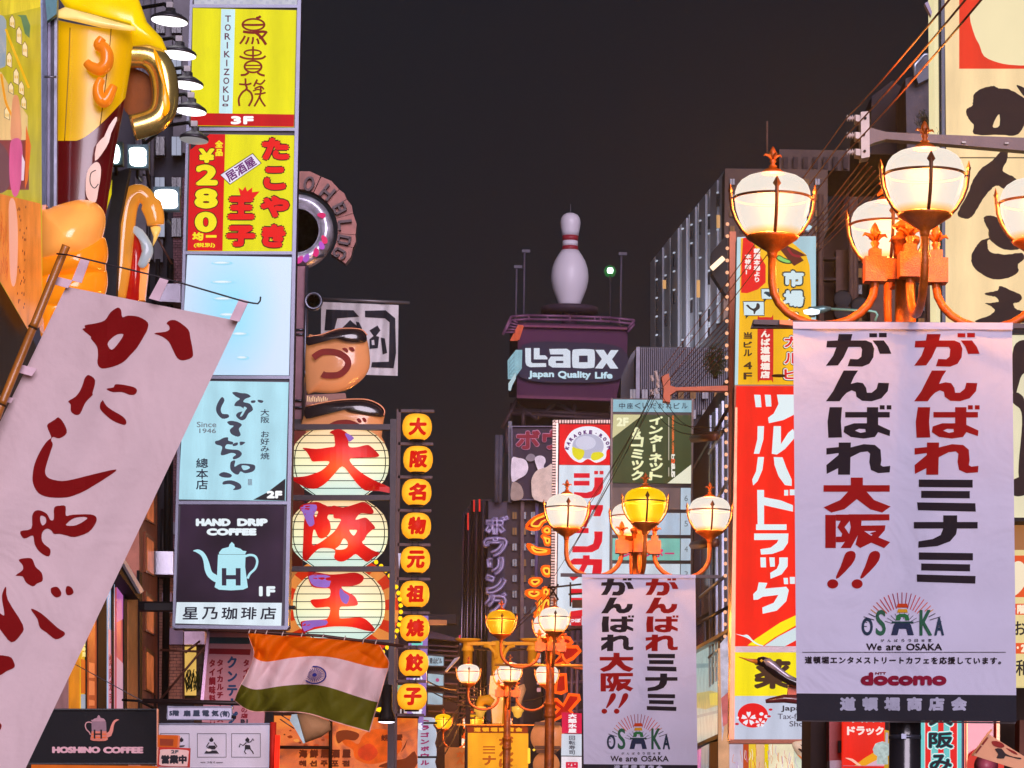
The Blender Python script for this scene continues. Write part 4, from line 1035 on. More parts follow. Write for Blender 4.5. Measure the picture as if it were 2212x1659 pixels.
pr.poly(smooth(q('b2', (720,500),(860,470),(1010,520),(960,600),(830,590),(740,640)),3), I((130,50,12)))
pr.poly(smooth(q('b2', (1260,940),(1440,860),(1600,830),(1720,740),(1720,953)),3), I((120,44,8)))
pr.poly(stroke(q('b2', (1625,595),(1590,680),(1545,750)), [.5,3,.5]), DK)
for i, ch in enumerate('海鮮居酒屋'): pr.text(ch, *q1('b2', 240+i*138,715), *q1('b2', 352+i*138,825), DK, 1.3)
for i, ch in enumerate('해선주포점'): pr.text(ch, *q1('b2', 240+i*138,855), *q1('b2', 336+i*138,935), DK, 1.0)
pr.text('螃', *q1('b2', 1290,525), *q1('b2', 1395,610), DK, .7); pr.text('蟹', *q1('b2', 1462,520), *q1('b2', 1565,605), DK, 1.0); pr.text('게', *q1('b2', 1398,645), *q1('b2', 1484,735), DK, .5); pr.text('かに', *q1('b2', 1392,765), *q1('b2', 1508,792), DK, .3)
pr.build('mural_print', sm)
MB().tube([at(592,1614,37.8), at(714,1615,37.8)], .03,6).build('panel_batten', P((50,24,16)), sm)
MB().tube([at(714.5,1548,37.8), at(713,1680,37.8)], .03,6).build('panel_batten', P((50,24,16)), sm)
MB().tube([at(800,1545,37.8), at(905,1548,37.8)], .035,6).build('panel_batten', P((40,24,26)), sm)
# translucent shade and stays
sh = thing('shell_shade', 'tan cloth shade with pale blue edge hanging under the flag', 'awning', at(650,1600,33))
MB().pillow(Plane(d=33), q('b2', (215,265),(340,245),(640,360),(650,470),(520,560),(310,635)),.25,0,6, c=q1('b2', 400,420)).build('shade', P((206,158,112),.6,0,.1,2,.2,0,.3), sh)
MB().slab(Plane(d=32.9), q('b2', (150,270),(215,265),(320,630),(298,640),(180,430),(125,350)),.08).build('edge_panel', P((176,214,220),.4), sh)
for a, b_ in (((0,270),(160,370)),((0,330),(180,450))): MB().tube([at(*q1('b2', *a),33), at(*q1('b2', *b_),33)], .008,5).build('stay_wire', STEELW, sh)

# ================================================================== THREE BIG LANTERN SIGNS
pL = Plane(d=36.0)
fr_ = thing('lantern_frame', 'black steel rack holding three big round character lanterns', 'frame', pL.p(845,1600)); fr_.location.z = 0
FRK = P((44,30,38),.45,.3)
MB().slab(pL, [(843,905),(857,905),(853,1262),(852,1700),(836,1700),(841,1262)], .16,.12).build('post', FRK, fr_)
MB().slab(pL, [(630,916),(843,916),(843,928),(630,928)], .14,.2).build('crossbar', FRK, fr_)
for y in (1069,1223): MB().slab(pL, [(627, y),(842, y),(842, y+11),(627, y+11)], .14,.3).build('crossbar', FRK, fr_)
MB().slab(pL, [(690,1378),(842,1382),(842,1391),(690,1386)], .14,.3).build('crossbar', FRK, fr_)
MB().slab(pL, [(860,1195),(866,1195),(862,1230)], .02,.2).build('tag', STEEL, fr_)
LCM, nt, b = _new('lantern_paper')
b.inputs['Base Color'].default_value = (.35,.33,.25,1); b.inputs['Roughness'].default_value = .4
tcn = nt.nodes.new('ShaderNodeTexCoord'); sx = nt.nodes.new('ShaderNodeSeparateXYZ'); cr_ = nt.nodes.new('ShaderNodeValToRGB'); ce = cr_.color_ramp.elements
nt.links.new(tcn.outputs['Generated'], sx.inputs[0]); nt.links.new(sx.outputs['Z'], cr_.inputs[0])
ce[0].position = .1; ce[0].color = (*srgb((186,216,206)),1); ce[1].position = .95; ce[1].color = (*srgb((222,184,132)),1); x_ = ce.new(.45); x_.color = (*srgb((226,226,178)),1)
nt.links.new(cr_.outputs[0], b.inputs['Emission Color']); b.inputs['Emission Strength'].default_value = 1.12
LRED, nt, b = _new('lantern_red')
b.inputs['Base Color'].default_value = (.3,.01,.01,1); b.inputs['Roughness'].default_value = .4; b.inputs['Specular IOR Level'].default_value = .25
tcn = nt.nodes.new('ShaderNodeTexCoord'); mpn = nt.nodes.new('ShaderNodeMapping'); sx = nt.nodes.new('ShaderNodeTexGradient'); sx.gradient_type = 'SPHERICAL'; cr_ = nt.nodes.new('ShaderNodeValToRGB'); ce = cr_.color_ramp.elements
nt.links.new(tcn.outputs['Object'], mpn.inputs[0]); mpn.inputs['Scale'].default_value = (1.5,.4,2.0); mpn.inputs['Location'].default_value = (0,0,.1)
nt.links.new(mpn.outputs[0], sx.inputs[0]); nt.links.new(sx.outputs['Fac'], cr_.inputs[0])
ce[0].position = .0; ce[0].color = (*srgb((166,8,12)),1); ce[1].position = .9; ce[1].color = (*srgb((255,96,10)),1); x_ = ce.new(.45); x_.color = (*srgb((232,30,10)),1)
nt.links.new(cr_.outputs[0], b.inputs['Emission Color']); b.inputs['Emission Strength'].default_value = .95
LAV = E((158,112,206),.9,.2,4, False)  # lavender highlight patches painted over the red characters
def lantern(box, glyphs, lav, lab, fr):
    (x0, y0, x1, y1) = box; cx, cy, rx, ry = (x0+x1)/2,(y0+y1)/2,(x1-x0)/2,(y1-y0)/2
    t = thing('character_lantern', lab, 'lantern', pL.p(cx, y1), 'three big round lanterns stacked in the black rack')
    RYD = .34
    # faceted paper body: rows between hoops
    nrow, nc_ = 9,28; vs = []
    def prof(v):   # half width at height v in -1..1 : flattened drum
        return (1-abs(v)**2.6)**.5 if abs(v) < 1 else 0
    vv = [-1+2*j/nrow for j in range(nrow+1)]
    for v in vv:
        w_ = max(.52, prof(v*.93))
        for i in range(nc_+1):
            a = math.pi*i/nc_
            vs.append(pL.p(cx-math.cos(a)*rx*w_, cy+v*ry, math.sin(a)*RYD*w_))
    fs = [(j*(nc_+1)+i, j*(nc_+1)+i+1,(j+1)*(nc_+1)+i+1,(j+1)*(nc_+1)+i) for j in range(nrow) for i in range(nc_)]
    MB().add(vs, fs).build('paper_body', LCM, t)
    for v in vv[1:-1]:
        w_ = max(.52, prof(v*.93))
        MB().tube([pL.p(cx-math.cos(math.pi*i/16)*rx*w_*1.005, cy+v*ry, math.sin(math.pi*i/16)*RYD*w_+.008) for i in range(17)], .0065,4).build('hoop', BLACK, t)
    for sgn in (-1,1):
        pts = []
        for k in range(15):
            v = -1+2*k/14; w_ = max(.52, prof(v*.93)); fx = .93
            pts.append(pL.p(cx+sgn*rx*w_*fx, cy+v*ry, RYD*w_*math.sqrt(1-fx*fx)+.012))
        MB().tube(pts, .0075,4).build('upright_rib', BLACK, t)
    def rip(x, y):
        v = max(-1, min(1,(y-cy)/ry)); w_ = max(.52, prof(v*.93)); u = (x-cx)/(rx*w_)
        return RYD*w_*math.sqrt(max(0.0,1-u*u))*1.0+.05
    pr = Print(pL, .0,.001, ripple=rip, slices=((0, x0-10, x1+20,18),(1, y0, y1,12)))
    out = I((236,226,210)); 
    for pts, holes in glyphs:
        pr.poly(smooth(q(fr, *pts),3), LRED, [smooth(q(fr, *h),3) for h in holes])
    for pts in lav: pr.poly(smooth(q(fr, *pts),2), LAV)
    g = pr.build('red_character', t)
    g.location = pL.p(cx, cy+ry*.1,.3) - t.location; pr.basew = pL.p(cx, cy+ry*.1,.3)
    return t
lantern((629,924,840,1071), [([(600,265),(660,262),(720,300),(730,350),(725,395),(745,420),(810,418),(885,400),(925,412),(995,480),(995,500),(960,510),(840,512),(745,520),(750,560),(810,620),(870,665),(950,710),(1060,760),(1135,800),(1125,825),(1080,825),(1000,810),(905,808),(860,795),(800,740),(740,660),(672,590),(600,660),(540,725),(480,770),(420,790),(340,775),(240,720),(215,690),(330,680),(420,655),(490,625),(545,575),(552,545),(460,545),(405,545),(380,500),(350,455),(322,425),(440,435),(560,420),(605,410),(605,360),(595,310),(560,290)], [])],
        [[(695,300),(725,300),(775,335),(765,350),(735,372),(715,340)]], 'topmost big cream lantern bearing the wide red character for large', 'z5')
lantern((626,1078,838,1225), [([(290,960),(330,925),(440,905),(500,925),(560,950),(600,938),(680,955),(790,925),(860,905),(910,930),(950,985),(940,1010),(890,1010),(830,1010),(790,1065),(875,1045),(920,1080),(965,1135),(930,1160),(890,1200),(870,1240),(850,1270),(930,1330),(1005,1360),(990,1380),(950,1400),(895,1440),(840,1405),(790,1370),(740,1405),(680,1435),(630,1430),(600,1400),(610,1350),(590,1325),(520,1315),(460,1325),(400,1380),(355,1430),(320,1400),(325,1250),(330,1100),(340,1020),(320,1000)],
        [[(422,992),(458,992),(440,1040),(428,1030)], [(550,1020),(590,1015),(600,1050),(660,1060),(640,1110),(600,1170),(540,1220),(470,1270),(410,1290),(405,1240),(415,1160),(430,1155),(460,1220),(500,1230),(545,1200),(570,1150),(560,1080),(540,1050)], [(735,1155),(800,1155),(795,1180),(770,1205)], [(685,1230),(720,1265),(715,1310),(670,1330),(610,1325),(650,1290)]])],
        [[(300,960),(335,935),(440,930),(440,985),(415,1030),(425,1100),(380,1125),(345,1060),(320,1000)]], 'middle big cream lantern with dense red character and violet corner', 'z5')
lantern((633,1233,832,1383), [([(330,100),(400,98),(500,115),(600,110),(700,100),(760,120),(775,150),(740,190),(660,210),(600,210),(615,240),(690,280),(720,320),(722,360),(640,370),(585,378),(580,450),(600,465),(740,458),(800,480),(860,545),(850,570),(780,560),(680,535),(540,530),(420,545),(340,565),(290,585),(275,520),(275,490),(350,480),(440,475),(490,460),(505,380),(440,378),(385,378),(350,320),(440,310),(500,295),(505,230),(440,225),(370,215),(340,170)], [])],
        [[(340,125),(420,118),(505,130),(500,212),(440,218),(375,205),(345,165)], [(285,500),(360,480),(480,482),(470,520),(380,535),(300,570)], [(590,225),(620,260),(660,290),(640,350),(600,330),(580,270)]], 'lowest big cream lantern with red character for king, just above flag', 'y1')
# sunburst board behind the lowest lantern
pS = Plane(d=36.9)
sb = thing('sunburst_board', 'red and orange sunburst disc board with yellow bulbs behind lowest lantern', 'sign', pS.p(740,1440))
mb = MB(); cx, cy = 735,1318; n = 28
for k in range(n):
    a0, a1 = 2*math.pi*k/n, 2*math.pi*(k+1)/n
    mb.slab(pS, [(cx, cy),(cx+126*math.cos(a0), cy+122*math.sin(a0)),(cx+126*math.cos(a1), cy+122*math.sin(a1))], .06,0, E((226,52,16),.85) if k % 2 else E((248,150,70),.85))
mb.build('ray_board', None, sb)
for k in range(22):
    a = math.radians(-60+k*6.2); c = pS.p(cx+131*math.cos(a), cy+128*math.sin(a),.05)
    MB().lathe(c, [(.001,-.035),(.03,-.015),(.035,.01),(.02,.035),(.001,.04)], 8).build('bulb', E((255,196,20),1.6,0), sb)
# tan column and odd bits left of the lanterns
tcx = thing('tan_board', 'tan brown upright board glowing between sign tower and lanterns', 'sign', at(636,1400,37.4))
MB().slab(Plane(d=37.4), [(624,1235),(650,1230),(666,1330),(655,1382),(618,1380),(614,1300)], .1).build('board', E((206,132,70),.8,.3,4), tcx)
MB().slab(Plane(d=37.6), [(630,930),(660,930),(652,1236),(622,1236)], .1).build('board', P((120,50,40),.6), tcx)

# ================================================================== NINE SMALL PAPER LANTERNS
pl9 = Plane(d=37.2)
rk = thing('small_lantern_rack', 'slim dark rack with rungs for nine small yellow lanterns', 'frame', pl9.p(862,1600)); rk.location.z = 0
RK = P((70,44,50),.5,.2)
MB().slab(pl9, [(857,884),(866,884),(861,1260),(856,1700),(848,1700),(852,1260)], .12,-.1).build('post', RK, rk)
for k, (y, xr) in enumerate(((887,938),(958,936),(1030,934),(1102,932),(1176,930),(1250,929),(1323,928),(1397,925),(1471,920),(1544,916))):
    MB().slab(pl9, [(861-k*.6, y-3),(xr, y-2),(xr, y+3.5),(861-k*.6, y+3)], .1,-.1).build('rung', RK, rk)
YLM, nt, b = _new('yellow_paper')
b.inputs['Base Color'].default_value = (.5,.25,.02,1); b.inputs['Roughness'].default_value = .6
tcn = nt.nodes.new('ShaderNodeTexCoord'); gr_ = nt.nodes.new('ShaderNodeTexGradient'); gr_.gradient_type = 'SPHERICAL'; mpn = nt.nodes.new('ShaderNodeMapping'); mpn.inputs['Scale'].default_value = (3.2,1.0,3.6)
no = nt.nodes.new('ShaderNodeTexVoronoi'); no.inputs['Scale'].default_value = 9; no.feature = 'DISTANCE_TO_EDGE'
cr_ = nt.nodes.new('ShaderNodeValToRGB'); ce = cr_.color_ramp.elements; ce[0].color = (*srgb((238,140,8)),1); ce[1].position = .75; ce[1].color = (*srgb((255,204,40)),1)
nt.links.new(tcn.outputs['Object'], mpn.inputs[0]); nt.links.new(mpn.outputs[0], gr_.inputs[0]); nt.links.new(gr_.outputs['Fac'], cr_.inputs[0])
nt.links.new(tcn.outputs['Object'], no.inputs['Vector']); mr = nt.nodes.new('ShaderNodeMapRange'); mr.inputs[1].default_value = 0; mr.inputs[2].default_value = .06; mr.inputs[3].default_value = .8; mr.inputs[4].default_value = 1.0
nt.links.new(no.outputs['Distance'], mr.inputs[0]); nt.links.new(mr.outputs[0], b.inputs['Emission Strength']); nt.links.new(cr_.outputs[0], b.inputs['Emission Color'])
REDL = I((214,26,10)); NL = [('大', 901,922),('阪', 903,992),('名', 900,1063),('物', 899,1136),('元', 897,1209),('祖', 895.5,1283),('焼', 895.5,1357),('餃', 893.4,1432),('子', 890,1505)]
LABS = ['highest small yellow lantern, red character like a striding man', 'second small yellow lantern down from the rack top', 'third small yellow lantern, beside the lowest edge of top big lantern', 'fourth small yellow lantern, level with the middle big lantern', 'middle small yellow lantern with a simple four stroke red character',
        'sixth small yellow lantern, level with the lowest big lantern top', 'seventh small yellow lantern, topmost in front of lilac banner', 'second lowest small yellow lantern, right of the flag', 'lowest small yellow lantern with looping red character at rack foot']
BL9 = MB().lathe((0,0,0), [(.11,-.215),(.16,-.19),(.215,-.13),(.238,-.05),(.24,.02),(.225,.10),(.19,.16),(.14,.195),(.10,.205)], 28)
LP = BL9.build('paper_body', YLM, None, loc=(0,0,0)); L_me = LP.data; bpy.data.objects.remove(LP)
def small_obj(name, me, parent, loc):
    o = bpy.data.objects.new(name, me); COL.objects.link(o); o.parent = parent; o.location = loc; return o
m_ = MB().lathe((0,0,0), [(.115,-.235),(.118,-.205),(.1,-.2)], 20).build('base_ring', BLACK, None, loc=(0,0,0)); BRm = m_.data; bpy.data.objects.remove(m_)
m_ = MB().lathe((0,0,.2), [(.105,0),(.105,.02),(.08,.025)], 20).tube([(-.05,0,.22),(-.05,0,.29)], .006,5).tube([(.05,0,.22),(.05,0,.29)], .006,5).build('cap_ring', DARK, None, loc=(0,0,0)); CRm = m_.data; bpy.data.objects.remove(m_)
for (ch, x, y), lab in zip(NL, LABS):
    c = pl9.p(x, y); t = thing('small_lantern', lab, 'lantern', c, 'nine small yellow paper lanterns in a column')
    bd = small_obj('paper_body', L_me, t, (0,0,0)); small_obj('base_ring', BRm, t, (0,0,0)); small_obj('cap_ring', CRm, t, (0,0,0))
    def rip(xx, yy, x=x, y=y):
        u = (xx-x)/33.0; v = (yy-y)/30.0; return .24*math.sqrt(max(.05,1-u*u*.95-v*v*.5))+.004
    pr = Print(pl9,.0,.001, ripple=rip, slices=((0, x-30, x+30,8),(1, y-26, y+26,8)))
    pr.text(ch, x-19.5, y-20, x+19.5, y+18.5, REDL, 2.3, shear=.08)
    pr.build('lettering', bd)

# ================================================================== ROUND CHROME SIGN WITH LETTER ARC
pr_ = Plane(d=42.0)
rg = thing('round_chrome_sign', 'chrome ring sign with copper letter blocks fanned round its rim', 'sign', pr_.p(640,575))
cx, cy = q1('a3', 130,930)
c3 = pr_.p(cx, cy); k42 = 42.0/F_
CHR = P((196,196,212),.25,.35,.5,5,.3)
ax = Matrix.Rotation(math.pi/2,3, 'X') @ Matrix.Scale(1,3)
prf = [(49*k42,0),(56*k42,.16),(66*k42,.24),(76*k42,.16),(81*k42,0),(81*k42,-.3),(49*k42,-.3),(49*k42,0)]
MB().lathe(c3, prf, 48, ax=ax).build('ring', CHR, rg)
MB().lathe(c3+Vector((0,.2,0)), [(.001,0),(50*k42,0),(50*k42,-.05)], 32, ax=ax).build('hub_disc', P((34,32,40),.4), rg)
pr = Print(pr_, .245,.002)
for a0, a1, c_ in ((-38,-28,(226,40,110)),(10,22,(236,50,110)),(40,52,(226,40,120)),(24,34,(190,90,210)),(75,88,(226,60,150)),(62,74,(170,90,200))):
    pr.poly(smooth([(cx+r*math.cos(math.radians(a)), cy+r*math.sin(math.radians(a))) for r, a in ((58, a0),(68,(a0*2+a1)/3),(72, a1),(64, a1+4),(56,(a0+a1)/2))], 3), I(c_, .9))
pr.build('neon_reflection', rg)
COP = P((98,56,50),.35,.5,.3,4,.15); COPD = P((48,24,32),.4,.3,.2,4)
def polar(r, a): return (cx + r*math.sin(math.radians(a)), cy - r*math.cos(math.radians(a)))
for a0, a1 in ((2,24),(25,46),(46.5,58),(58.5,73),(73.5,94),(94.5,107),(107.5,124)):
    MB().slab(pr_, [polar(90, a0), polar(90,(a0+a1)/2), polar(90, a1), polar(128, a1), polar(131,(a0+a1)/2), polar(128, a0)], .3,0).build('letter_block', COP, rg)
gl_ = MB()
def seg(a, r0, t0, r1, t1, w_=5.5):
    """bar in the letter's own frame: r outward, t along the arc (px)"""
    c0 = polar(105, a); er = (math.sin(math.radians(a)),-math.cos(math.radians(a))); et = (-er[1], er[0])
    P0 = (c0[0]+er[0]*r0+et[0]*t0, c0[1]+er[1]*r0+et[1]*t0); P1 = (c0[0]+er[0]*r1+et[0]*t1, c0[1]+er[1]*r1+et[1]*t1)
    gl_.slab(pr_, stroke([P0, P1], w_),.12,.12)
H = 14
def L_O(a, w_=9): 
    pts = [(H*math.sin(t), w_*math.cos(t)) for t in [2*math.pi*k/14 for k in range(15)]]
    for p0, p1 in zip(pts, pts[1:]): seg(a, p0[0], p0[1], p1[0], p1[1], 5)
L_O(15); a = 39
for t in (-9,9): seg(a, -H, t, H+3, t)
seg(a, 0,-9,0,9); a = 63
seg(a, -H, -8, H, -8)
for r in (-H+2,0, H-2): seg(a, r, -8, r, 6,4.5)
seg(a, -H+2,7, H-2,7,5); a = 84
seg(a, -H, -9, H+2,-9); seg(a, -H+2,-9,-H+2,9); a = 101
seg(a, -H, -7, H, -7)
for r in (-H+2, H-2): seg(a, r, -7, r, 5,4.5)
seg(a, -H+3,7, H-3,7,5); a = 118
for p0, p1 in (((8,9),(13,2)),((13,2),(10,-8)),((10,-8),(-8,-9)),((-8,-9),(-13,0)),((-13,0),(-8,8)),((-8,8),(-1,8)),((-1,8),(-1,1))): seg(a, p0[0], p0[1], p1[0], p1[1], 5)
gl_.build('raised_letters', COPD, rg)
MB().tube([pr_.p(648,560,.1), pr_.p(700,552,.1)], .03,8).build('neon_end', STEELW, rg)
# column of steel hardware right of the sign tower
cl = thing('sign_mast', 'purple brown mast with chrome discs right of the sign tower', 'mast', at(650,1000,41.8)); cl.location.z = 0
pmst = Plane(d=41.9)
MB().slab(pmst, [(636,575),(664,575),(660,905),(634,905)], .3).build('mast_panel', P((126,84,96),.5,.2), cl)
MB().tube([pmst.p(663,575,.1), pmst.p(655,908,.1)], .03,8).build('edge_pipe', STEELW, cl)
for x, y in ((677,650),(676,804)):
    c = pmst.p(x, y, .15); dsk = MB().lathe(c, [(.11,0),(.14,.04),(.165,.03),(.17,-.1),(.1,-.1)], 24, ax=ax).build('chrome_disc', STEELW, cl)
    MB().lathe(c+Vector((0,-.01,0)), [(.001,0),(.125,0)], 24, ax=ax).build('disc_face', P((60,56,66),.3), dsk)
for y in (712,722,865,880): MB().tube([pmst.p(636, y, .05), pmst.p(660, y, .05)], .02,6).build('tie_rod', STEELW, cl)
MB().slab(pmst, [(634,905),(650,905),(646,960),(632,960)], .2).build('mast_foot', DARK, cl)

# ---- white cloth sign with brush strokes
pq = Plane(d=44.0)
nr = thing('cloth_sign', 'white cloth sign with grey square brush character on a horizontal pole', 'banner', pq.p(780,812))
ripq = lambda x, y: .05*math.sin(x*.09)+.025*math.sin(x*.21+y*.02)
nq = cloth(pq, ((694,652),(861,659),(859,812),(692,806)),50,16, ripq, 'cloth', P((236,236,244),.8,0,.08,3,.2,0,.3), nr)
pr = Print(pq, .012,.001, ripple=ripq, slices=((0,690,862,26),(1,655,812,8))); GK = P((40,42,52),.8)
pr.poly(q('z4', (370,930),(540,935),(575,975),(440,985),(420,1060),(360,1060)), GK); pr.poly(q('z4', (612,938),(740,935),(800,985),(805,1200),(790,1295),(650,1290),(655,1258),(760,1255),(765,1010),(735,985),(612,978)), GK)
pr.poly(q('z4', (470,1045),(520,995),(535,1010),(560,1030),(555,1005),(575,1010),(595,1050),(540,1050)), GK); pr.poly(q('z4', (640,1060),(690,1030),(708,1060),(680,1095),(700,1100),(692,1170),(640,1175),(640,1115),(665,1095)), GK); pr.poly(q('z4', (710,1105),(735,1110),(750,1200),(722,1210)), GK)
pr.poly(q('z4', (652,1122),(668,1118),(672,1150),(655,1152)), P((236,236,244),.8,0,.08,3,.2,0,.3))
pr.build('brush_character', nq)
MB().tube([pq.p(690,645,.02), pq.p(885,654,.02)], .03,8).build('pole', P((110,106,112),.4,.5), nr)
# ---- two wide-brimmed round faced signs
for i, (dy, sc, ym, yb, lab) in enumerate(((0,1,712,850, 'upper tan rounded sign with dark cap shape and maroon loop mark'),(1,1,864,918, 'lower tan rounded sign cut off by the lantern rack'))):
    pz = Plane(d=39.5-i*1.3)
    t = thing('rounded_sign', lab, 'sign', pz.p(730,850 if i == 0 else 950), 'tan rounded signs above the lanterns')
    TAN_ = G((206,140,96),(214,138,84),.34,.2,.8,1.5)
    if i == 0:
        o_ = q('z4', (250,1110),(330,1095),(470,1060),(600,1080),(625,1120),(640,1200),(640,1290),(600,1360),(520,1420),(420,1450),(300,1445),(245,1430))
        MB().pillow(pz, smooth(o_, 3),.25,0,6).build('face', TAN_, t)
        MB().pillow(pz, smooth(q('z4', (250,1100),(330,1090),(440,1055),(560,1050),(612,1075),(622,1125),(580,1142),(500,1140),(420,1118),(340,1112),(280,1150),(250,1150)),3),.14,.19,5, c=q1('z4', 470,1100)).build('dark_cap', P((40,32,36),.2,0,.2,3,.1,.8), t)
        MB().tube([pz.p(x, y, .24) for x, y in smooth(q('z4', (250,1100),(340,1086),(450,1050),(580,1052),(625,1090)),4, False)], .012,5).build('cap_trim', P((230,150,110),.3,.5), t)
        p2 = Print(pz, .262,.001); MR = P((128,30,22),.5)
        p2.poly(stroke(smooth(q('z4', (290,1230),(350,1195),(440,1200),(500,1240),(500,1290),(450,1335),(370,1340),(345,1330)),5, False),14), MR)
        p2.poly(smooth(q('z4', (470,1172),(495,1170),(508,1190),(495,1195)),3), MR); p2.poly(smooth(q('z4', (510,1168),(535,1165),(548,1185),(532,1190)),3), MR)
        p2.build('loop_mark', t)
        MB().slab(pz, q('z4', (246,1462),(490,1450),(500,1500),(246,1530)),.2,.1).build('neck_board', P((130,76,60),.4), t)
        p2 = Print(pz, .105,.001)
        for k in range(12): p2.poly(q('z4', (252+k*11,1468+(k*7) % 20),(259+k*11,1466+(k*5) % 14),(256+k*11,1500+(k*3) % 9),(250+k*11,1504)), I((236,190,150)))
        p2.build('lettering', t)
    else:
        o_ = q('z4', (246,1545),(420,1500),(600,1490),(700,1525),(735,1560),(725,1640),(716,1720),(700,1790),(246,1790))
        MB().pillow(pz, smooth(o_, 2),.25,0,6).build('face', TAN_, t)
        MB().pillow(pz, smooth(q('z4', (246,1530),(420,1500),(600,1492),(690,1520),(732,1560),(722,1600),(600,1590),(500,1570),(430,1520),(330,1580),(246,1610)),3),.12,.19,5, c=q1('z4', 520,1545)).build('dark_cap', P((40,32,36),.2,0,.2,3,.1,.8), t)
        MB().tube([pz.p(x, y, .24) for x, y in smooth(q('z4', (246,1532),(420,1497),(600,1488),(690,1515),(732,1555),(728,1590)),4, False)], .014,5).build('cap_trim', P((230,150,110),.3,.5), t)
        p2 = Print(pz, .262,.001); MR = P((128,30,22),.5)
        p2.poly(smooth(q('z4', (380,1650),(440,1620),(520,1618),(590,1650),(560,1662),(400,1662)),3), MR)
        p2.poly(smooth(q('z4', (560,1612),(580,1608),(592,1630),(572,1632)),3), MR); p2.poly(smooth(q('z4', (595,1606),(612,1604),(622,1626),(606,1628)),3), MR)
        p2.build('loop_mark', t)
# ================================================================== CENTRE FAR: tower with bowling pin
pT = Plane(d=150.0)
tw = thing('pin_tower', 'dark purple rooftop tower with white illuminated shop name lettering', 'tower', tower_of(1235,860,152))
PUR = P((82,42,74),.7,0,.12,.12,.1)
F4 = q('y2', (264,1118),(1022,1150),(1006,1680),(254,1645))
def deep(pl, pts, th, off=0): return MB().slab(pl, pts, th, off)
deep(pT, F4,24).build('wall', PUR, tw)
MB().slab(pT, q('y2', (258,1138),(1024,1158),(1018,1172),(258,1152)),.6,.4).build('cornice', P((120,60,90),.6), tw)
MB().slab(pT, q('y2', (254,1625),(1006,1650),(1006,1668),(254,1645)),.6,.4).build('lower_cornice', P((110,56,84),.6), tw)
# corrugation of the lower wall
mb = MB()
for k in range(38): x = 268+k*19.3; mb.slab(pT, q('y2', (x, 1540+k*.6),(x+6,1540+k*.6),(x+5,1624+k*.7),(x-1,1624+k*.7)),.3,.12)
mb.build('ribbing', PUR, tw, kind='stuff')
# left face, seen edge on, with its own lit sign
pTl = Plane(a=(1101,158.0), b=(1119,150.0))
MB().slab(pTl, [(1101,715),(1119,697),(1118,858),(1099,858)], .5,0).build('side_wall', P((50,34,52),.7), tw)
MB().slab(pTl, q('y2', (262,1140),(270,1150),(240,1245),(205,1250)),.3,.4).build('side_glow_strip', E((222,96,66),.9), tw)
slb = MB().slab(pTl, q('y2', (190,1385),(248,1312),(244,1440),(192,1515)),.4,.8).build('side_lit_sign', E((160,206,222),.85,.3,1.0), tw)
pr = Print(pTl, .85,.01)
for k in range(4): pr.poly(q('y2', (200,1400+k*28),(238,1352+k*28),(238,1362+k*28),(200,1412+k*28)), I((110,150,170)))
pr.poly(q('y2', (196,1545),(246,1470),(248,1510),(222,1560),(212,1595),(196,1592)), I((190,214,224)))
pr.build('side_lettering', slb)
# railing around the roof
rl = MB(); RL = P((120,76,110),.5,.3)
path = [(158,1200),(215,1082),(335,1074),(620,1080),(900,1090),(1068,1108),(1020,1165)]
top_ = [pT.p(*q1('y2', x, y),.3 if i not in (0,) else 3) for i, (x, y) in enumerate(path)]
for o_ in (0,26):
    for a, b_ in zip(path, path[1:]): rl.tube([pT.p(*q1('y2', a[0], a[1]+o_*(.3 if a[0] < 210 else 1)),.4), pT.p(*q1('y2', b_[0], b_[1]+o_),.4)], .09,5)
for x, y in ((335,1074),(465,1076),(620,1080),(790,1086),(830,1088),(960,1096)): rl.tube([pT.p(*q1('y2', x, y),.4), pT.p(*q1('y2', x+6, y+36),.4)], .07,5)
for k in range(5): rl.tube([pT.p(*q1('y2', 170+k*12,1192-k*22),.4), pT.p(*q1('y2', 262,1190-k*16),.4)], .07,5)
rl.build('railing', RL, tw)
# lettering of the tower: three-dimensional channel letters
pr = Print(pT, .5,.02); LW = I((214,222,236)); BK = P((44,40,56),.5)
pr.poly(smooth(q('y2', (290,1280),(640,1260),(980,1300),(1000,1500),(640,1540),(280,1500)),4), P((52,46,66),.7,0,.1,.2))
pr.poly(smooth(q('y2', (312,1300),(352,1300),(352,1395),(362,1404),(456,1404),(458,1430),(345,1432),(322,1420),(314,1400)),1), LW)
pr.poly(q('y2', (372,1300),(412,1300),(412,1350),(450,1350),(466,1366),(466,1378),(372,1378)), LW)
pr.poly(q('y2', (478,1306),(600,1304),(624,1320),(626,1436),(500,1434),(474,1418),(472,1384),(490,1358),(575,1358),(575,1344),(486,1344)), LW, [q('y2', (524,1388),(576,1388),(576,1404),(524,1404))])
pr.poly(smooth(q('y2', (660,1308),(770,1308),(792,1326),(792,1420),(770,1438),(660,1438),(638,1420),(638,1326)),2), LW, [q('y2', (684,1352),(744,1352),(744,1398),(684,1398))])
pr.poly(q('y2', (796,1312),(856,1312),(880,1350),(904,1314),(958,1314),(912,1378),(956,1442),(900,1442),(874,1404),(848,1442),(794,1440),(842,1376)), LW)
pr.text('Japan', *q1('y2', 334,1456), *q1('y2', 512,1514), I((196,226,240)),1.0); pr.text('Quality', *q1('y2', 538,1458), *q1('y2', 766,1520), I((196,226,240)),1.0); pr.text('Life', *q1('y2', 794,1464), *q1('y2', 916,1512), I((196,226,240)),1.0)
pr.build('lettering', tw)
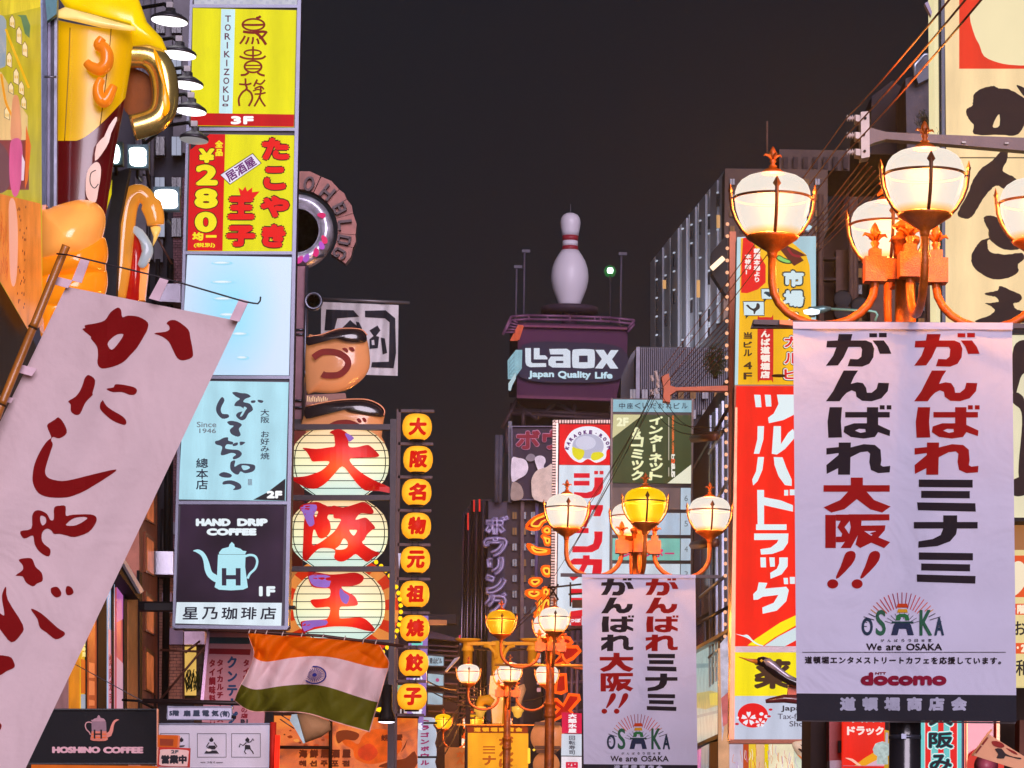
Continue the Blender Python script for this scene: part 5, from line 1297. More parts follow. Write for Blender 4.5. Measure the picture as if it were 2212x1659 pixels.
# scaffold and roof braces beneath
sc_ = MB()
for a, b_ in (((1118,862),(1085,925)),((1118,875),(1160,905)),((1100,893),(1320,905)),((1100,885),(1320,897)),((1160,905),(1200,870)),((1200,870),(1260,903)),((1095,925),(1095,980)),((1130,880),(1130,920)),((1240,870),(1240,905)),((1318,865),(1318,905))):
    sc_.tube([pT.p(*a, -2), pT.p(*b_, -2)], .16,5)
sc_.build('support_truss', P((74,52,62),.6,.3), tw)
wall_box('lower_block', 1100,1345,872,153,175, P((40,34,46),.8,0,.2,.1), tw)
# the pin
kx = 150/F_; bpz = at(1230,665,152)
pin = thing('giant_bowling_pin', 'giant white bowling pin with two red neck stripes on tower roof', 'bowling pin', bpz)
PW = G((206,198,210),(70,62,76),.35,.5,.1,.25); PRD = G((140,26,44),(80,14,26),.3,.5,.1)
prof = [(345,2),(350,30),(362,52),(385,66),(412,71),(440,69),(480,62),(510,57)]
def pl_prof(seg_): return [(r*.31254*kx*1.013,(1020-y)*.31254*kx*1.013) for y, r in seg_][::-1]
for sg, m_, nm in (([(345,1),(349,28),(362,52),(385,66),(412,71),(440,69),(480,62),(510,57)], PW, 'head'),([(510,57),(546,54.5)], PRD, 'stripe'),([(546,54),(583,53.5)], PW, 'neck'),([(583,54),(612,60)], PRD, 'stripe'),
                 ([(612,60),(650,86),(690,108),(740,125),(790,131),(830,130),(880,120),(930,102),(980,82),(1020,66),(1022,1)], PW, 'body')):
    MB().lathe(bpz, pl_prof(sg),40).build(nm, m_, pin)
MB().lathe(bpz+Vector((0,0,-.35)), [(1.9,0),(1.9,.35)], 24).build('base_plate', P((60,46,60)), pin)
MB().tube([bpz+Vector((0,0,-1.3)), bpz+Vector((0,0,-.3))], .5,8).build('stem', P((60,40,60)), pin)
MB().tube([bpz+Vector((0,0,6.3)), bpz+Vector((0,0,7.0))], .018,5).build('lightning_rod', P((120,110,120)), pin)
for k, (x, y0, y1, lab) in enumerate(((1116,580,700, 'short dim roof mast left of the pin'),(1133,546,700, 'taller dim roof mast left of the pin'),(1342,552,705, 'dim roof mast right of the green light'))):
    A, B = at(x, y0,152), at(x-2, y1,152); m_ = thing('roof_mast', lab, 'mast', B, 'masts on the tower roof')
    MB().tube([B, A], .07,6).build('pole', P((84,76,92)), m_); MB().box(A+Vector((.1,0,.1)),(.55,.3,.2)).build('lamp_head', P((90,84,98)), m_)
gm = thing('green_white_light', 'small glowing greenish white light on a thin mast right of the pin', 'lamp', at(1318,700,152))
MB().tube([at(1318,700,152), at(1318,590,152)], .06,5).build('pole', P((50,46,56)), gm)
c_ = at(1318,585,152); MB().lathe(c_, [(.001,-.26),(.2,-.18),(.27,0),(.2,.18),(.001,.26)], 16).build('bulb', E((220,255,236),3.0,0), gm)
MB().lathe(c_+Vector((0,.2,0)), [(.001,-.42),(.3,-.3),(.42,0),(.3,.3),(.001,.42)], 16).build('green_collar', E((40,120,60),.8,0), gm)

# ---- white panelled building (two faces)
pA = Plane(a=(1404,118.0), b=(1568,101.0)); pB = Plane(d=100.9)
wb = thing('panelled_office_building', 'pale vertical panelled building rising behind right lamps, white uplit at its foot', 'building', tower_of(1560,900,112))
GA, GB = P((200,198,206),.6,0,.1,.3,.05), P((150,148,160),.6,0,.15,.3,.05)
MB().slab(pA, q('y2', (1175,712),(1700,60),(1700,2000),(1170,2000)),3,-.3).build('wall', P((66,62,72),.7), wb)
xs = [1176,1212,1262,1316,1370,1392,1428,1448,1490,1512,1560,1590,1640,1690]
for i, (x0, x1) in enumerate(zip(xs, xs[1:])):
    t0 = 712-(x0-1175)*1.235; t1 = 712-(x1-1175)*1.235
    MB().slab(pA, q('y2', (x0, t0),(x1-3, t1),(x1-3,1296),(x0,1296)),.4,.1 if i % 2 else .0).build('panel', GA if i % 2 == 0 else GB, wb)
for i in range(8):
    for k in range(9):
        x = 1212+i*60; yt = 712-(x-1175)*1.235; y = yt+30+k*128+(i % 3)*46
        if y < 1280 and R.random() < .62:
            MB().slab(pA, q('y2', (x, y),(x+7, y-6),(x+7, y+2),(x, y+8)),.08,.3).build('fin_light', E((190,198,216),.9,.3,.3), wb)
            if R.random() < .5: MB().slab(pA, q('y2', (x+2, y+18),(x+9, y+10),(x+9, y+96),(x+2, y+100)),.1,.16).build('slot_window', P((30,28,34),.2), wb)
for x, y, h in ((1262,830,60),(1496,830,120),(1634,380,90)): MB().slab(pA, q('y2', (x, y),(x+10, y),(x+10, y+h),(x, y+h)),.1,.7).build('lit_slot', E((226,170,110),.9), wb)
MB().slab(pB, [(1566,364),(1788,366),(1788,1000),(1560,1000)], 9,0).build('front_wall', P((98,78,72),.8,0,.1,.2), wb)
MB().slab(pB, q('y5', (535,928),(1045,938),(1045,1064),(535,1056)),6,-3).build('roof_block', P((92,76,74),.8), wb)
for k in range(8): MB().slab(pB, q('y5', (560+k*62,975),(590+k*62,976),(590+k*62,1050),(560+k*62,1049)),.2,-2.7).build('roof_vent', P((66,54,56),.8), wb)
MB().tube([at(1657,330,98), at(1657,262,98)], .05,5).build('antenna', P((110,80,70)), wb)
for i, x in enumerate((1412,1448,1482,1506,1530)):
    lm = bpy.data.lights.new('uplight', 'SPOT'); lm.energy = 1200; lm.color = (.85,.9,1.0); lm.spot_size = math.radians(95); lm.spot_blend = 1; lm.shadow_soft_size = .4
    ob = bpy.data.objects.new('uplight', lm); COL.objects.link(ob); p = pA.p(x, 735,2.2); ob.location = p
    tgt = pA.p(x, 600,0); ob.rotation_euler = (tgt-p).to_track_quat('-Z', 'Y').to_euler(); ob.parent = wb; ob.location = p - wb.location
dk = MB().slab(Plane(d=98), q('y2', (1600,640),(1712,506),(1712,950),(1600,780)),1,0).build('dark_louvre', P((26,22,26),.5), wb)
MB().tube([at(*q1('y2', 1600,752),97.5), at(*q1('y2', 1684,676),97.5)], .12,6).build('tube_light', E((255,226,190),1.6,0), dk)
MB().slab(Plane(d=97), q('y2', (1515,1280),(1712,1080),(1712,1320),(1530,1310)),1).build('stair_soffit', P((20,18,22),.6), wb)

# ---- ribbed grey building below it
pR = Plane(d=86.0)
gb = thing('ribbed_building', 'grey vertically ribbed metal clad building beneath white panelled one', 'building', tower_of(1460,900,88))
MB().slab(pR, q('y2', (1085,1290),(1560,1296),(1712,1280),(1712,2600),(1080,2600)),9).build('wall', P((46,44,52),.6,.2), gb)
mb = MB()
for k in range(44): x = 1100+k*14; mb.slab(pR, q('y2', (x, 1297),(x+6,1297),(x+5,1760),(x-1,1760)),.3,.3)
mb.build('cladding_ribs', P((98,94,108),.5,.3), gb, kind='stuff')
MB().slab(pR, q('y2', (1080,1292),(1104,1292),(1102,1800),(1076,1800)),1,.6).build('corner_pier', P((128,124,140),.5,.2), gb)
MB().slab(Plane(d=88), q('y2', (1020,1400),(1040,1350),(1082,1300),(1080,1800),(970,1800),(975,1500)),5).build('side_curve', P((66,64,76),.5,.3), gb)

# ---- planter shrub on the balcony
def leaf_clump(name, lab, cx, cy, d, rx, ry, n, parent=None):
    t = thing(name, lab, 'shrub', at(cx, cy+ry, d))
    mb = MB()
    for k in range(n):
        a, r = R.random()*6.28, R.random()**.5
        x, y = cx+rx*r*math.cos(a), cy+ry*r*math.sin(a)*(.8+.3*R.random()); p = at(x, y, d+R.uniform(-.6,.6)*rx*d/F_)
        s_ = R.uniform(.6,1.6)*d/F_*2.2; v = Vector((R.uniform(-1,1), R.uniform(-.6,.6), R.uniform(.1,1))).normalized(); w_ = v.cross(Vector((R.random(), R.random(), R.random()))).normalized()
        mb.add([p, p+v*s_*1.5+w_*s_*.35, p+v*s_*3, p+v*s_*1.5-w_*s_*.35], [(0,1,2,3)])
    mb.build('leaves', P((58,66,34),.6,0,.4,2), t)
    st = MB()
    for k in range(6): st.tube([at(cx+R.uniform(-3,3), cy+ry, d), at(cx+R.uniform(-rx, rx)*.6, cy-ry*.4, d)], .02*d/40,4)
    st.build('stems', P((60,44,34)), t); return t
leaf_clump('potted_shrub', 'dark bushy shrub at the building edge left of bulb lit post', 1545,782,58,24,36,900)

# ================================================================== CENTRE: bowling billboard, building with neon, pipes
p1 = Plane(d=72.0)
gbk = thing('billboard_building', 'brownish grey building carrying the bowling billboard and purple neon letters', 'building', tower_of(1160,1300,74))
MB().slab(p1, q('y3', (250,890),(470,880),(690,876),(690,3600),(215,3600)),8,0).build('wall', P((74,62,70),.75,0,.15,.3), gbk)
MB().slab(p1, q('y3', (466,880),(490,880),(480,3600),(456,3600)),.5,.3).build('pier', P((112,92,98),.7), gbk)
MB().slab(p1, q('y3', (245,890),(372,893),(350,1700),(228,1700)),.3,.15).build('recess_panel', P((84,74,90),.7), gbk)
for y in (1180,1500,1900): MB().slab(p1, q('y3', (370, y),(690, y-6),(690, y-2),(370, y+4)),.1,.06).build('joint', P((60,50,58)), gbk)
MB().tube([p1.p(*q1('y3', 578,900),.3), p1.p(*q1('y3', 572,1450),.3)], .06,5).build('conduit', P((110,96,140)), gbk)
bb = thing('bowling_billboard', 'unlit dark billboard showing bowling pins and pink katakana', 'billboard', p1.p(1148,1082))
MB().slab(p1, q('y3', (403,364),(690,366),(690,872),(396,874)),.6,.5).build('board', P((58,42,62),.5,0,.1,.5), bb)
MB().bars(p1,1105,920,1200,1080,1.6,.3,.62).build('frame', P((110,100,124),.5,.3), bb)
pr = Print(p1,.54,.02); LPK = P((190,130,160),.6); MRN = P((150,50,66),.6)
pr.text('ボ', *q1('y3', 428,388), *q1('y3', 606,530), LPK, 3.4); pr.text('ボ', *q1('y3', 434,394), *q1('y3', 600,524), MRN, 2.0)
pr.text('ウ', *q1('y3', 612,388), *q1('y3', 760,530), LPK, 3.0); pr.text('ウ', *q1('y3', 617,394), *q1('y3', 755,524), MRN, 1.8)
WP = P((236,226,236),.5); GP = P((120,100,104),.5)
for pts, m_ in (([(404,590),(450,585),(500,600),(518,650),(500,700),(450,730),(404,745)], WP),([(500,590),(520,560),(550,558),(570,580),(560,600),(530,610)], P((150,140,150))),([(563,600),(570,578),(600,568),(630,580),(638,610),(625,640),(628,665),(595,680),(578,650)], WP),
                ([(405,760),(440,755),(470,780),(485,830),(470,870),(400,872)], P((170,150,140))),([(540,780),(545,720),(580,670),(640,650),(690,640),(690,872),(560,872)], P((226,206,190)))):
    pr.poly(smooth(q('y3', *pts),3), m_)
pr.build('pin_print', bb)
wg = MB()
for x0, x1, y0 in ((1098,1106,910), ): wg.slab(p1, rect(x0, y0, x1,1085),.5,.2)
wg.build('side_frame', P((90,86,100),.5,.3), bb)
lad = MB()
lad.tube([p1.p(1074,940,.5), p1.p(1072,1085,.5)], .08,5); lad.tube([p1.p(1082,940,.5), p1.p(1080,1085,.5)], .08,5)
for k in range(9): lad.tube([p1.p(1073,950+k*16,.5), p1.p(1081,950+k*16,.5)], .05,4)
ldt = thing('ladder', 'thin grey ladder up the left edge of the bowling billboard', 'ladder', p1.p(1077,1085)); lad.build('rails_and_rungs', P((84,80,94)), ldt)
# unlit neon letters
nn_ = thing('unlit_neon_letters', 'vertical column of unlit lilac neon katakana tubes on grey wall', 'neon sign', p1.p(1070,1330))
NT = P((150,136,176),.3,.2)
def tube_letter(pl, chs, x0, y0, w_, h, m_, par, off=.5, r=.06, lines=2, name='neon_letter'):
    pass
LET = {'ボ': [[(.1,.3),(.85,.3)], [(.48,.05),(.48,.95)], [(.3,.5),(.12,.8)], [(.66,.5),(.85,.8)], [(.8,.05),(.86,.18)], [(.95,.0),(1.0,.12)]],
       'ウ': [[(.5,.02),(.5,.2)], [(.12,.45),(.12,.2),(.88,.2),(.85,.5),(.65,.8),(.35,.97)]],
       'リ': [[(.25,.1),(.25,.6)], [(.75,.05),(.75,.5),(.62,.8),(.4,.97)]],
       'コ': [[(.1,.1),(.9,.1),(.9,.7),(.8,.9),(.1,.9)]], 'ン': [[(.1,.1),(.4,.25)], [(.9,.25),(.7,.65),(.4,.88),(.1,.92)]],
       'グ': [[(.35,.05),(.3,.3),(.1,.55)], [(.33,.22),(.85,.22),(.8,.55),(.55,.85),(.3,.97)], [(.85,.0),(.92,.1)]]}
yy = 1118
for ch, h in (('ボ', 42),('ウ', 42),('リ', 38),('ン', 40),('グ', 48)):
    mb = MB()
    for st in LET[ch]:
        pts = [(1047+46*u, yy+h*v*.9) for u, v in st]
        o_ = stroke(smooth(pts, 3, False) if len(pts) > 2 else pts, 9.5)
        mb.tube([p1.p(x, y, .7) for x, y in o_+[o_[0]]], .055,5); mb.slab(p1, stroke(pts, 6.0),.15,.5)
    mb.build('neon_letter', NT, nn_); yy += h+1
# dark metal pipes building to the left
pb2 = Plane(d=78.0)
pg2 = thing('fluted_facade', 'dark facade of tall vertical metal tubes left of the lilac neon letters', 'building', tower_of(1020,1500,79))
MB().slab(pb2, [(1000,1110),(1024,1080),(1062,1078),(1056,2200),(992,2200)], 6).build('wall', P((50,44,54),.7), pg2)
for i, (x, y0, w_) in enumerate(((1001,1108,5),(1007,1112,4),(1013,1100,4),(1021,1082,7),(1030,1080,5),(1037,1078,5),(1044,1080,6),(1052,1082,6))):
    mm = P(((150,130,150) if i % 2 == 0 else (70,60,72)),.18,.85,.2,.5,.05)
    MB().tube([pb2.p(x, y0,.4), pb2.p(x-8,1660,.4)], w_*.5*78/F_, 10).build('metal_tube', mm, pg2)
for x, y0, y1 in ((1011,1108,1144),(1024,1080,1104),(1036,1078,1104)): MB().slab(pb2, rect(x-1.8, y0, x+1.8, y1),.2,.9).build('red_light', E((206,36,28),1.1,.1), pg2)
# rooftops further left: dark distant building with small lit signs
pD = Plane(d=66.0)
fb = thing('dark_far_building', 'very dark far building with rows of small lit signboards behind the small lanterns', 'building', tower_of(940,1600,67))
MB().slab(pD, [(918,1378),(992,1384),(990,2100),(860,2100),(860,1378)], 6).build('wall', P((44,34,44),.8), fb)
MB().slab(pD, [(905,1355),(985,1378),(1000,1380),(1000,1386),(905,1376)], .5,.6).build('eave', P((70,62,84),.6), fb)
for y in (1392,1402,1412,1422,1436,1448,1472,1500,1534): MB().slab(pD, [(925, y),(988, y+4),(988, y+7),(925, y+3)], .3,.3).build('louvre', P((78,58,70),.6), fb)
for y, h, w_ in ((1416,22,958),(1455,26,958),(1496,26,956)):
    b__ = MB().slab(pD, smooth([(924, y),(w_, y+3),(w_, y+h),(924, y+h-2)], 1),.3,.7).build('lit_signboard', E((170,196,214),.9,.3,2), fb)
    MB().bars(pD, 922, y-2, w_+2, y+h+2,2,.2,.8).build('signboard_frame', DARK, b__)
pr = Print(pD, .75,.01); pr.text('青山ビル', 928,1421,955,1434, P((30,30,40)),.3); pr.ell(945,1469,4,4, I((180,60,120))); pr.build('lettering', fb)
MB().slab(pD, rect(926,1327,986,1347),.8,1.2).build('rooftop_box', P((40,36,46)), fb)
sd = thing('slanted_awning', 'white edged slanted awning at dark far building corner', 'awning', at(985,1460,64)); MB().slab(Plane(d=64), q('a4', (410,770),(500,655),(548,640),(530,665),(425,775)),.4).build('edge', P((206,200,214),.5), sd)
ob = thing('orange_beam', 'short orange lit beam sticking out beside the seventh small lantern', 'beam', at(960,1342,45))
MB().slab(Plane(d=45), q('y1', (1285,476),(1436,478),(1434,512),(1290,512)),.3).build('beam', E((214,128,84),.7,.2), ob)
# vertical lilac banner behind the small lanterns
lv = thing('lilac_vertical_sign', 'lilac lit vertical sign with white characters behind lowest small lanterns', 'sign', at(902,1570,40))
plv = Plane(d=40.0)
MB().slab(plv, [(886,1330),(925,1330),(919,1545),(873,1545)], .15).build('board', E((160,126,206),.85,.15), lv)
MB().slab(plv, [(884,1548),(915,1548),(913,1575),(880,1575)], .15).build('lower_board', E((160,126,206),.8,.15), lv)
pr = Print(plv, .01)
for ch, y, c_ in (('串', 1378,(110,220,200)),('か', 1456,(236,236,250)),('つ', 1478,(236,236,250)),('道', 1530,(236,236,250)),('楽', 1560,(236,236,250))): pr.text(ch, 889, y, 913, y+18, I(c_),1.2)
pr.build('lettering', lv)
# striped poles, clutter under the lanterns
for x, y0, y1, lab, n in ((866,1492,1562, 'slim red and white striped pole just right of lantern rack post', 7),(876,1492,1570, 'thicker red and white striped pole left of the lilac sign', 8)):
    t = thing('striped_pole', lab, 'pole', at(x, y1,39.5), 'red and white striped poles')
    for k in range(n):
        a, b_ = y0+(y1-y0)*k/n, y0+(y1-y0)*(k+1)/n
        MB().tube([at(x, a, 39.5), at(x-.3, b_, 39.5)], (.012 if n == 7 else .026),8).build('stripe', E((220,40,40),.8) if k % 2 else E((236,220,224),.8), t)
t = thing('mint_board', 'small mint green lit board left of striped poles', 'sign', at(868,1500,41)); MB().slab(Plane(d=41), rect(853,1480,872,1497),.1).build('board', E((170,214,170),.8), t)
t = thing('red_flower_lamp', 'cluster of white and red paper flowers below the lantern rack', 'decoration', at(856,1562,38.5))
for k in range(14): c_ = at(850+R.random()*20,1550+R.random()*20,38.5); MB().lathe(c_, [(.001,-.03),(.035,0),(.001,.03)], 6).build('petal', I(R.choice([(240,230,230),(206,30,50)])), t)
t = thing('black_spotlight', 'black cone spotlight with a white glowing lens under the lantern rack', 'spotlight', at(835,1565,35))
MB().lathe(at(835,1559,35), [(.135,0),(.12,.10),(.085,.18),(.08,.55),(.001,.57)], 20).build('shade', BLACK, t)
MB().lathe(at(835,1560,35), [(.001,-.02),(.09,-.012),(.128,.004)], 20).build('lens', E((240,236,255),3,0), t)
t = thing('yellow_bulb_cluster', 'small yellow glowing light at the right tip of flag', 'lamp', at(823,1536,37)); MB().lathe(at(822,1533,37), [(.001,-.04),(.08,-.02),(.085,.02),(.001,.04)], 10).build('bulb', E((255,200,20),1.6,0), t)

# ---- dragon bowl sign: vertical scalloped white lightbox
pv_ = Plane(d=44.0)
t = thing('scalloped_white_sign', 'white lit scalloped vertical sign with purple katakana near left lamps', 'sign', pv_.p(920,1670))
MB().slab(pv_, smooth(q('a4', (160,1200),(240,1195),(310,1200),(320,1230),(300,1262),(325,1300),(335,1350),(325,1400),(318,1430),(332,1480),(330,1560),(318,1600),(325,1700),(142,1700),(150,1600),(152,1400),(160,1262)),2),.25).build('board', E((192,200,220),.92,.2,2.5), t)
pr = Print(pv_, .01)
for i, ch in enumerate('トラゴンボウル'): pr.text(ch, *q1('a4', 188,1205+i*64), *q1('a4', 268,1250+i*64), I((150,20,90)),.9)
pr.build('lettering', t)
for y in (1248,1560): MB().tube([pv_.p(*q1('a4', 150, y),.04), pv_.p(*q1('a4', 340, y),.04)], .02,5).build('clamp_bar', DARK, t)
for x, y in ((1350,1656),(1360,1656)): pass

# ================================================================== orange neon characters & red neon katakana
pN = Plane(d=66.0)
on = thing('orange_neon_characters', 'glowing orange and yellow neon brush characters partly behind the karaoke sign', 'neon sign', pN.p(1165,1420))
NEO = E((255,96,10),1.3,.1); NEY = E((255,196,60),1.2,.1); NER = E((200,24,8),.8,.2)
shapes = [[(505,1055),(560,1000),(620,975),(672,955),(672,1005),(620,1030),(590,1075),(530,1078)], [(615,1090),(640,1062),(668,1070),(672,1100),(650,1110)],
          [(610,1120),(650,1135),(672,1140),(672,1180),(640,1185),(630,1150)], [(512,1190),(530,1185),(580,1210),(672,1222),(672,1240),(600,1250),(545,1235)],
          [(612,1345),(640,1335),(672,1345),(672,1395),(640,1400),(620,1380)], [(525,1435),(550,1420),(600,1420),(608,1440),(570,1470),(540,1460)],
          [(500,1515),(530,1500),(600,1505),(610,1525),(570,1550),(530,1545)], [(590,1570),(610,1540),(618,1600),(590,1660)], [(625,1480),(665,1500),(650,1540),(620,1530)], [(630,1560),(668,1540),(665,1620),(610,1700),(600,1660)], [(580,1640),(600,1600),(604,1680),(570,1750)]]
for i, sh_ in enumerate(shapes):
    o_ = smooth(q('y3', *sh_),2); MB().slab(pN, o_, .15,.0).build('letter_face', NER, on)
    mb = MB(); mb.tube([pN.p(x, y, .12) for x, y in o_+[o_[0]]], .045,5, NEO)
    cx, cy = sum(p[0] for p in o_)/len(o_), sum(p[1] for p in o_)/len(o_); i_ = [(cx+(x-cx)*.62, cy+(y-cy)*.62) for x, y in o_]
    mb.tube([pN.p(x, y, .14) for x, y in i_+[i_[0]]], .03,5, NEY); mb.build('neon_tube', None, on)
mb = MB()
for k in range(16): x = 560+R.random()*100; y = 1500+R.random()*190; mb.tube([pN.p(*q1('y3', x, y),.2), pN.p(*q1('y3', x+R.uniform(-12,12), y+18),.2)], .035,5)
mb.build('neon_tube', NEO, on, kind='stuff')
rn = thing('red_neon_katakana', 'red faced neon katakana letters with orange outline between lamp pole and banner', 'neon sign', pN.p(1225,1570))
for sh_ in ([(905,560),(930,528),(985,540),(1005,568),(985,585),(925,585)], [(880,600),(1040,600),(1060,630),(1010,680),(930,720),(870,722),(930,660),(905,640),(880,640)],
            [(905,795),(960,792),(966,905),(930,920),(890,915),(895,830)], [(865,970),(900,965),(945,1005),(985,930),(1050,935),(1055,965),(990,1040),(1020,1075),(985,1110),(945,1075),(880,1110),(870,1080),(915,1030),(870,1000)]):
    o_ = smooth(q('y4', *sh_),1); MB().slab(pN, o_, .15).build('letter_face', E((206,20,10),.8,.2), rn)
    mb = MB(); mb.tube([pN.p(x, y, .12) for x, y in o_+[o_[0]]], .055,5); mb.build('neon_tube', E((255,90,20),1.3,.1), rn)
bkr = MB()
for x in (1222,1236,1248): bkr.tube([at(x, 1360,67), at(x-4,1640,67)], .06,5)
for y in (1390,1440,1478,1540): bkr.tube([at(1196, y, 67), at(1262, y-6,67)], .05,5)
bkr.build('steel_backing', P((110,84,100),.5,.4), rn)
wall_box('dark_wall', 1180,1275,1355,70,80, P((42,32,42),.8), rn)

# ================================================================== KARAOKE SIGN
pK = Plane(d=54.0)
ka_ = thing('karaoke_sign', 'tall white and red lit karaoke sign in a pale ribbed frame', 'sign', pK.p(1258,1400))
MB().slab(pK, [(1196,908),(1325,906),(1325,1352),(1186,1362)], .6,-.03).build('casing', P((90,70,74),.6), ka_)
mb = MB()
for k in range(74): y = 908+k*6; mb.slab(pK, [(1194-k*.07, y),(1202-k*.07, y),(1202-k*.07, y+3.6),(1194-k*.07, y+3.6)], .3,.1)
for k in range(22): x = 1196+k*6; mb.slab(pK, [(x, 907),(x+3.6,907),(x+3.6,914),(x, 914)], .3,.1)
mb.build('ribbed_frame', P((196,170,156),.4,.4), ka_)
MB().slab(pK, [(1202,914),(1206,914),(1201,1356),(1197,1356)], .2,.12).build('frame_edge', P((226,206,190),.4,.5), ka_)
KR = q('y3', (735,352),(1090,354),(1088,632),(733,630)); k1 = slab('sign_face', pK, KR, .05, E((232,12,18),1,.08), ka_, .04, 'red upper face with round emblem')
k2 = slab('sign_face', pK, q('y3', (732,634),(1090,636),(1086,1740),(716,1740)),.05, E((216,226,240),1,.05), ka_, .04, 'white lower face with red katakana')
pr = Print(pK, .046,.004)
cx, cy = q1('c2', 605,300)
pr.poly(smooth(q('c2', (395,300),(410,230),(460,160),(530,125),(605,115),(680,125),(750,165),(800,230),(812,310),(770,330),(760,400),(680,440),(620,410),(590,410),(540,440),(470,410),(420,350)),3), I((238,236,248)))
pr.ell(cx, cy-2,34,27, I((182,180,206)),28); pr.ell(cx-5, cy-9,22,15, I((206,204,226)),24)
pr.poly(smooth(q('c2', (466,300),(500,310),(570,330),(560,390),(520,415),(470,370)),3), I((226,214,30))); pr.poly(smooth(q('c2', (630,390),(650,350),(720,345),(745,375),(700,410),(650,418)),3), I((226,214,30)))
for i, ch in enumerate('KARAOKE・ROOM'):
    a = math.radians(-84+i*15.2); rx, ry = 45.5,38.5; x, y = cx+rx*math.sin(a), cy+6-ry*math.cos(a)
    if ch == '・': pr.ell(x, y, 1.4,1.4, I((90,16,110)),8)
    else: pr.text(ch, x-3.6, y-4.2, x+3.6, y+4.2, I((90,16,110)),.8, rot=a*.85)
pr.build('emblem_print', k1)
pr = Print(pK, .046,.003); KRD = E((222,14,40),1,.05,2, False)
cc = lambda *pts: q('c2', *pts)
for pts in (rect(479,532,620,574), rect(479,600,618,642), rect(660,512,694,542), rect(708,512,742,542)): pr.poly(cc(*pts), KRD)
pr.poly(cc((662,570),(740,570),(738,660),(715,715),(660,748),(600,756),(480,744),(480,700),(590,706),(640,690),(660,650)), KRD)
pr.poly(cc((560,815),(738,815),(738,850),(715,915),(650,915),(672,858),(640,858),(620,920),(590,1015),(540,1000),(580,880),(540,880)), KRD)
pr.poly(cc((470,1020),(610,1020),(610,1065),(470,1065)), KRD); pr.poly(cc((660,1050),(735,1050),(730,1140),(700,1205),(640,1235),(465,1236),(465,1180),(600,1182),(650,1160),(662,1110)), KRD)
pr.poly(cc((480,1290),(560,1290),(560,1262),(620,1262),(620,1295),(730,1298),(728,1400),(700,1480),(610,1480),(640,1430),(650,1350),(600,1350),(560,1430),(470,1490),(440,1460),(520,1400),(550,1345),(450,1345),(450,1310)), KRD)
for y0, y1 in ((1560,1600),(1640,1680)): pr.poly(cc((450, y0),(720, y0),(718, y1),(450, y1)), KRD)
pr.poly(cc((640,1640),(720,1640),(700,1740),(600,1800),(450,1810),(450,1760),(600,1740)), KRD)
pr.build('lettering', k2)
MB().slab(pK, q('y4', (985,385),(1072,388),(1072,452),(1000,452)),.1,.1).build('lower_face', E((206,12,40),1,.1), ka_)
pr = Print(pK, .11,.003); pr.text('つぼ', *q1('y4', 988,404), *q1('y4', 1066,432), I((236,226,236)),.8); pr.build('lettering', ka_)
tr = MB()
for a, b_ in (((1182,1270),(1256,1262)),((1232,1258),(1232,1310)),((1228,1284),(1258,1282)),((1186,1290),(1206,1262)),((1186,1262),(1206,1296))): tr.tube([pK.p(*a, .5), pK.p(*b_, .5)], .022,5)
tt = thing('pole_hardware', 'dark pole hardware and crossarm beside the karaoke sign foot', 'bracket', pK.p(1220,1310)); tr.build('arms', P((50,34,34)), tt)
MB().slab(pK, rect(1236,1296,1262,1312),.2,.5).build('transformer', P((90,76,66)), tt)

# ================================================================== BUILDING DIRECTORY SIGN (right of karaoke)
pG = Plane(d=50.0)
dg_ = thing('directory_sign', 'tall framed building directory sign, green face over numbered floor slots', 'sign', pG.p(1408,1560))
MB().slab(pG, q('y3', (1090,172),(1662,176),(1645,2100),(1080,2100)),.5,-.02).build('casing', P((70,56,56),.5,.3), dg_)
for x, sl in ((1321.5,-.003),(1496,-.006)): MB().slab(pG, [(x-2,861),(x+2,861),(x+2+sl*700,1560),(x-2+sl*700,1560)], .2,.05).build('rail', P((96,80,76),.4,.5), dg_)
g0 = slab('header_face', pG, q('y3', (1106,180),(1656,186),(1654,268),(1104,264)),.05, E((146,190,206),.95,.08), dg_, .02)
g1 = slab('sign_face', pG, q('y3', (1106,282),(1650,290),(1648,762),(1100,756)),.05, E((66,76,44),.95,.12), dg_, .02, 'dark green face with cream diagonal corners')
pr = Print(pG, .025,.002)
for i, ch in enumerate('中座くいだおれビル'): pr.text(ch, *q1('y3', 1146+i*54,204), *q1('y3', 1188+i*54,244), I((36,50,70)),.25)
pr.build('lettering', g0)
pr = Print(pG, .025,.002); CRM = I((206,200,150)); YW = I((238,240,190))
pr.poly(q('y3', (1106,284),(1310,286),(1100,448)), CRM); pr.poly(q('y3', (1650,626),(1648,762),(1480,760)), I((232,230,206)))
pr.text('2F', *q1('y3', 1128,305), *q1('y3', 1212,366), I((242,240,200)),1.2)
for i, ch in enumerate('インターネット'):
    y0 = 296+i*64
    if ch == 'ー': pr.poly(q('y3', (1378, y0+6),(1396, y0+2),(1398, y0+52),(1380, y0+56)), YW)
    else: pr.text(ch, *q1('y3', 1350, y0), *q1('y3', 1444, y0+60), YW, 1.3, shear=.12)
for i, ch in enumerate('&コミック'):
    y0 = (372,440,522,600,670)[i]; pr.text(ch, *q1('y3', 1226 if ch != '&' else 1235, y0), *q1('y3', 1310 if ch != '&' else 1296, y0+70), YW, 1.3, shear=.12)
for i, ch in enumerate('GRAN CYBER CAFE'):
    if ch != ' ': pr.text(ch, *q1('y3', 1504,298+i*17), *q1('y3', 1534,312+i*17), I((226,110,50)),.35, rot=math.pi/2)
for i, ch in enumerate('bagus'): pr.text(ch, *q1('y3', 1500,566+i*30), *q1('y3', 1540,592+i*30), I((240,236,226)) if ch != 'a' else I((236,90,40)),.5, rot=math.pi/2)
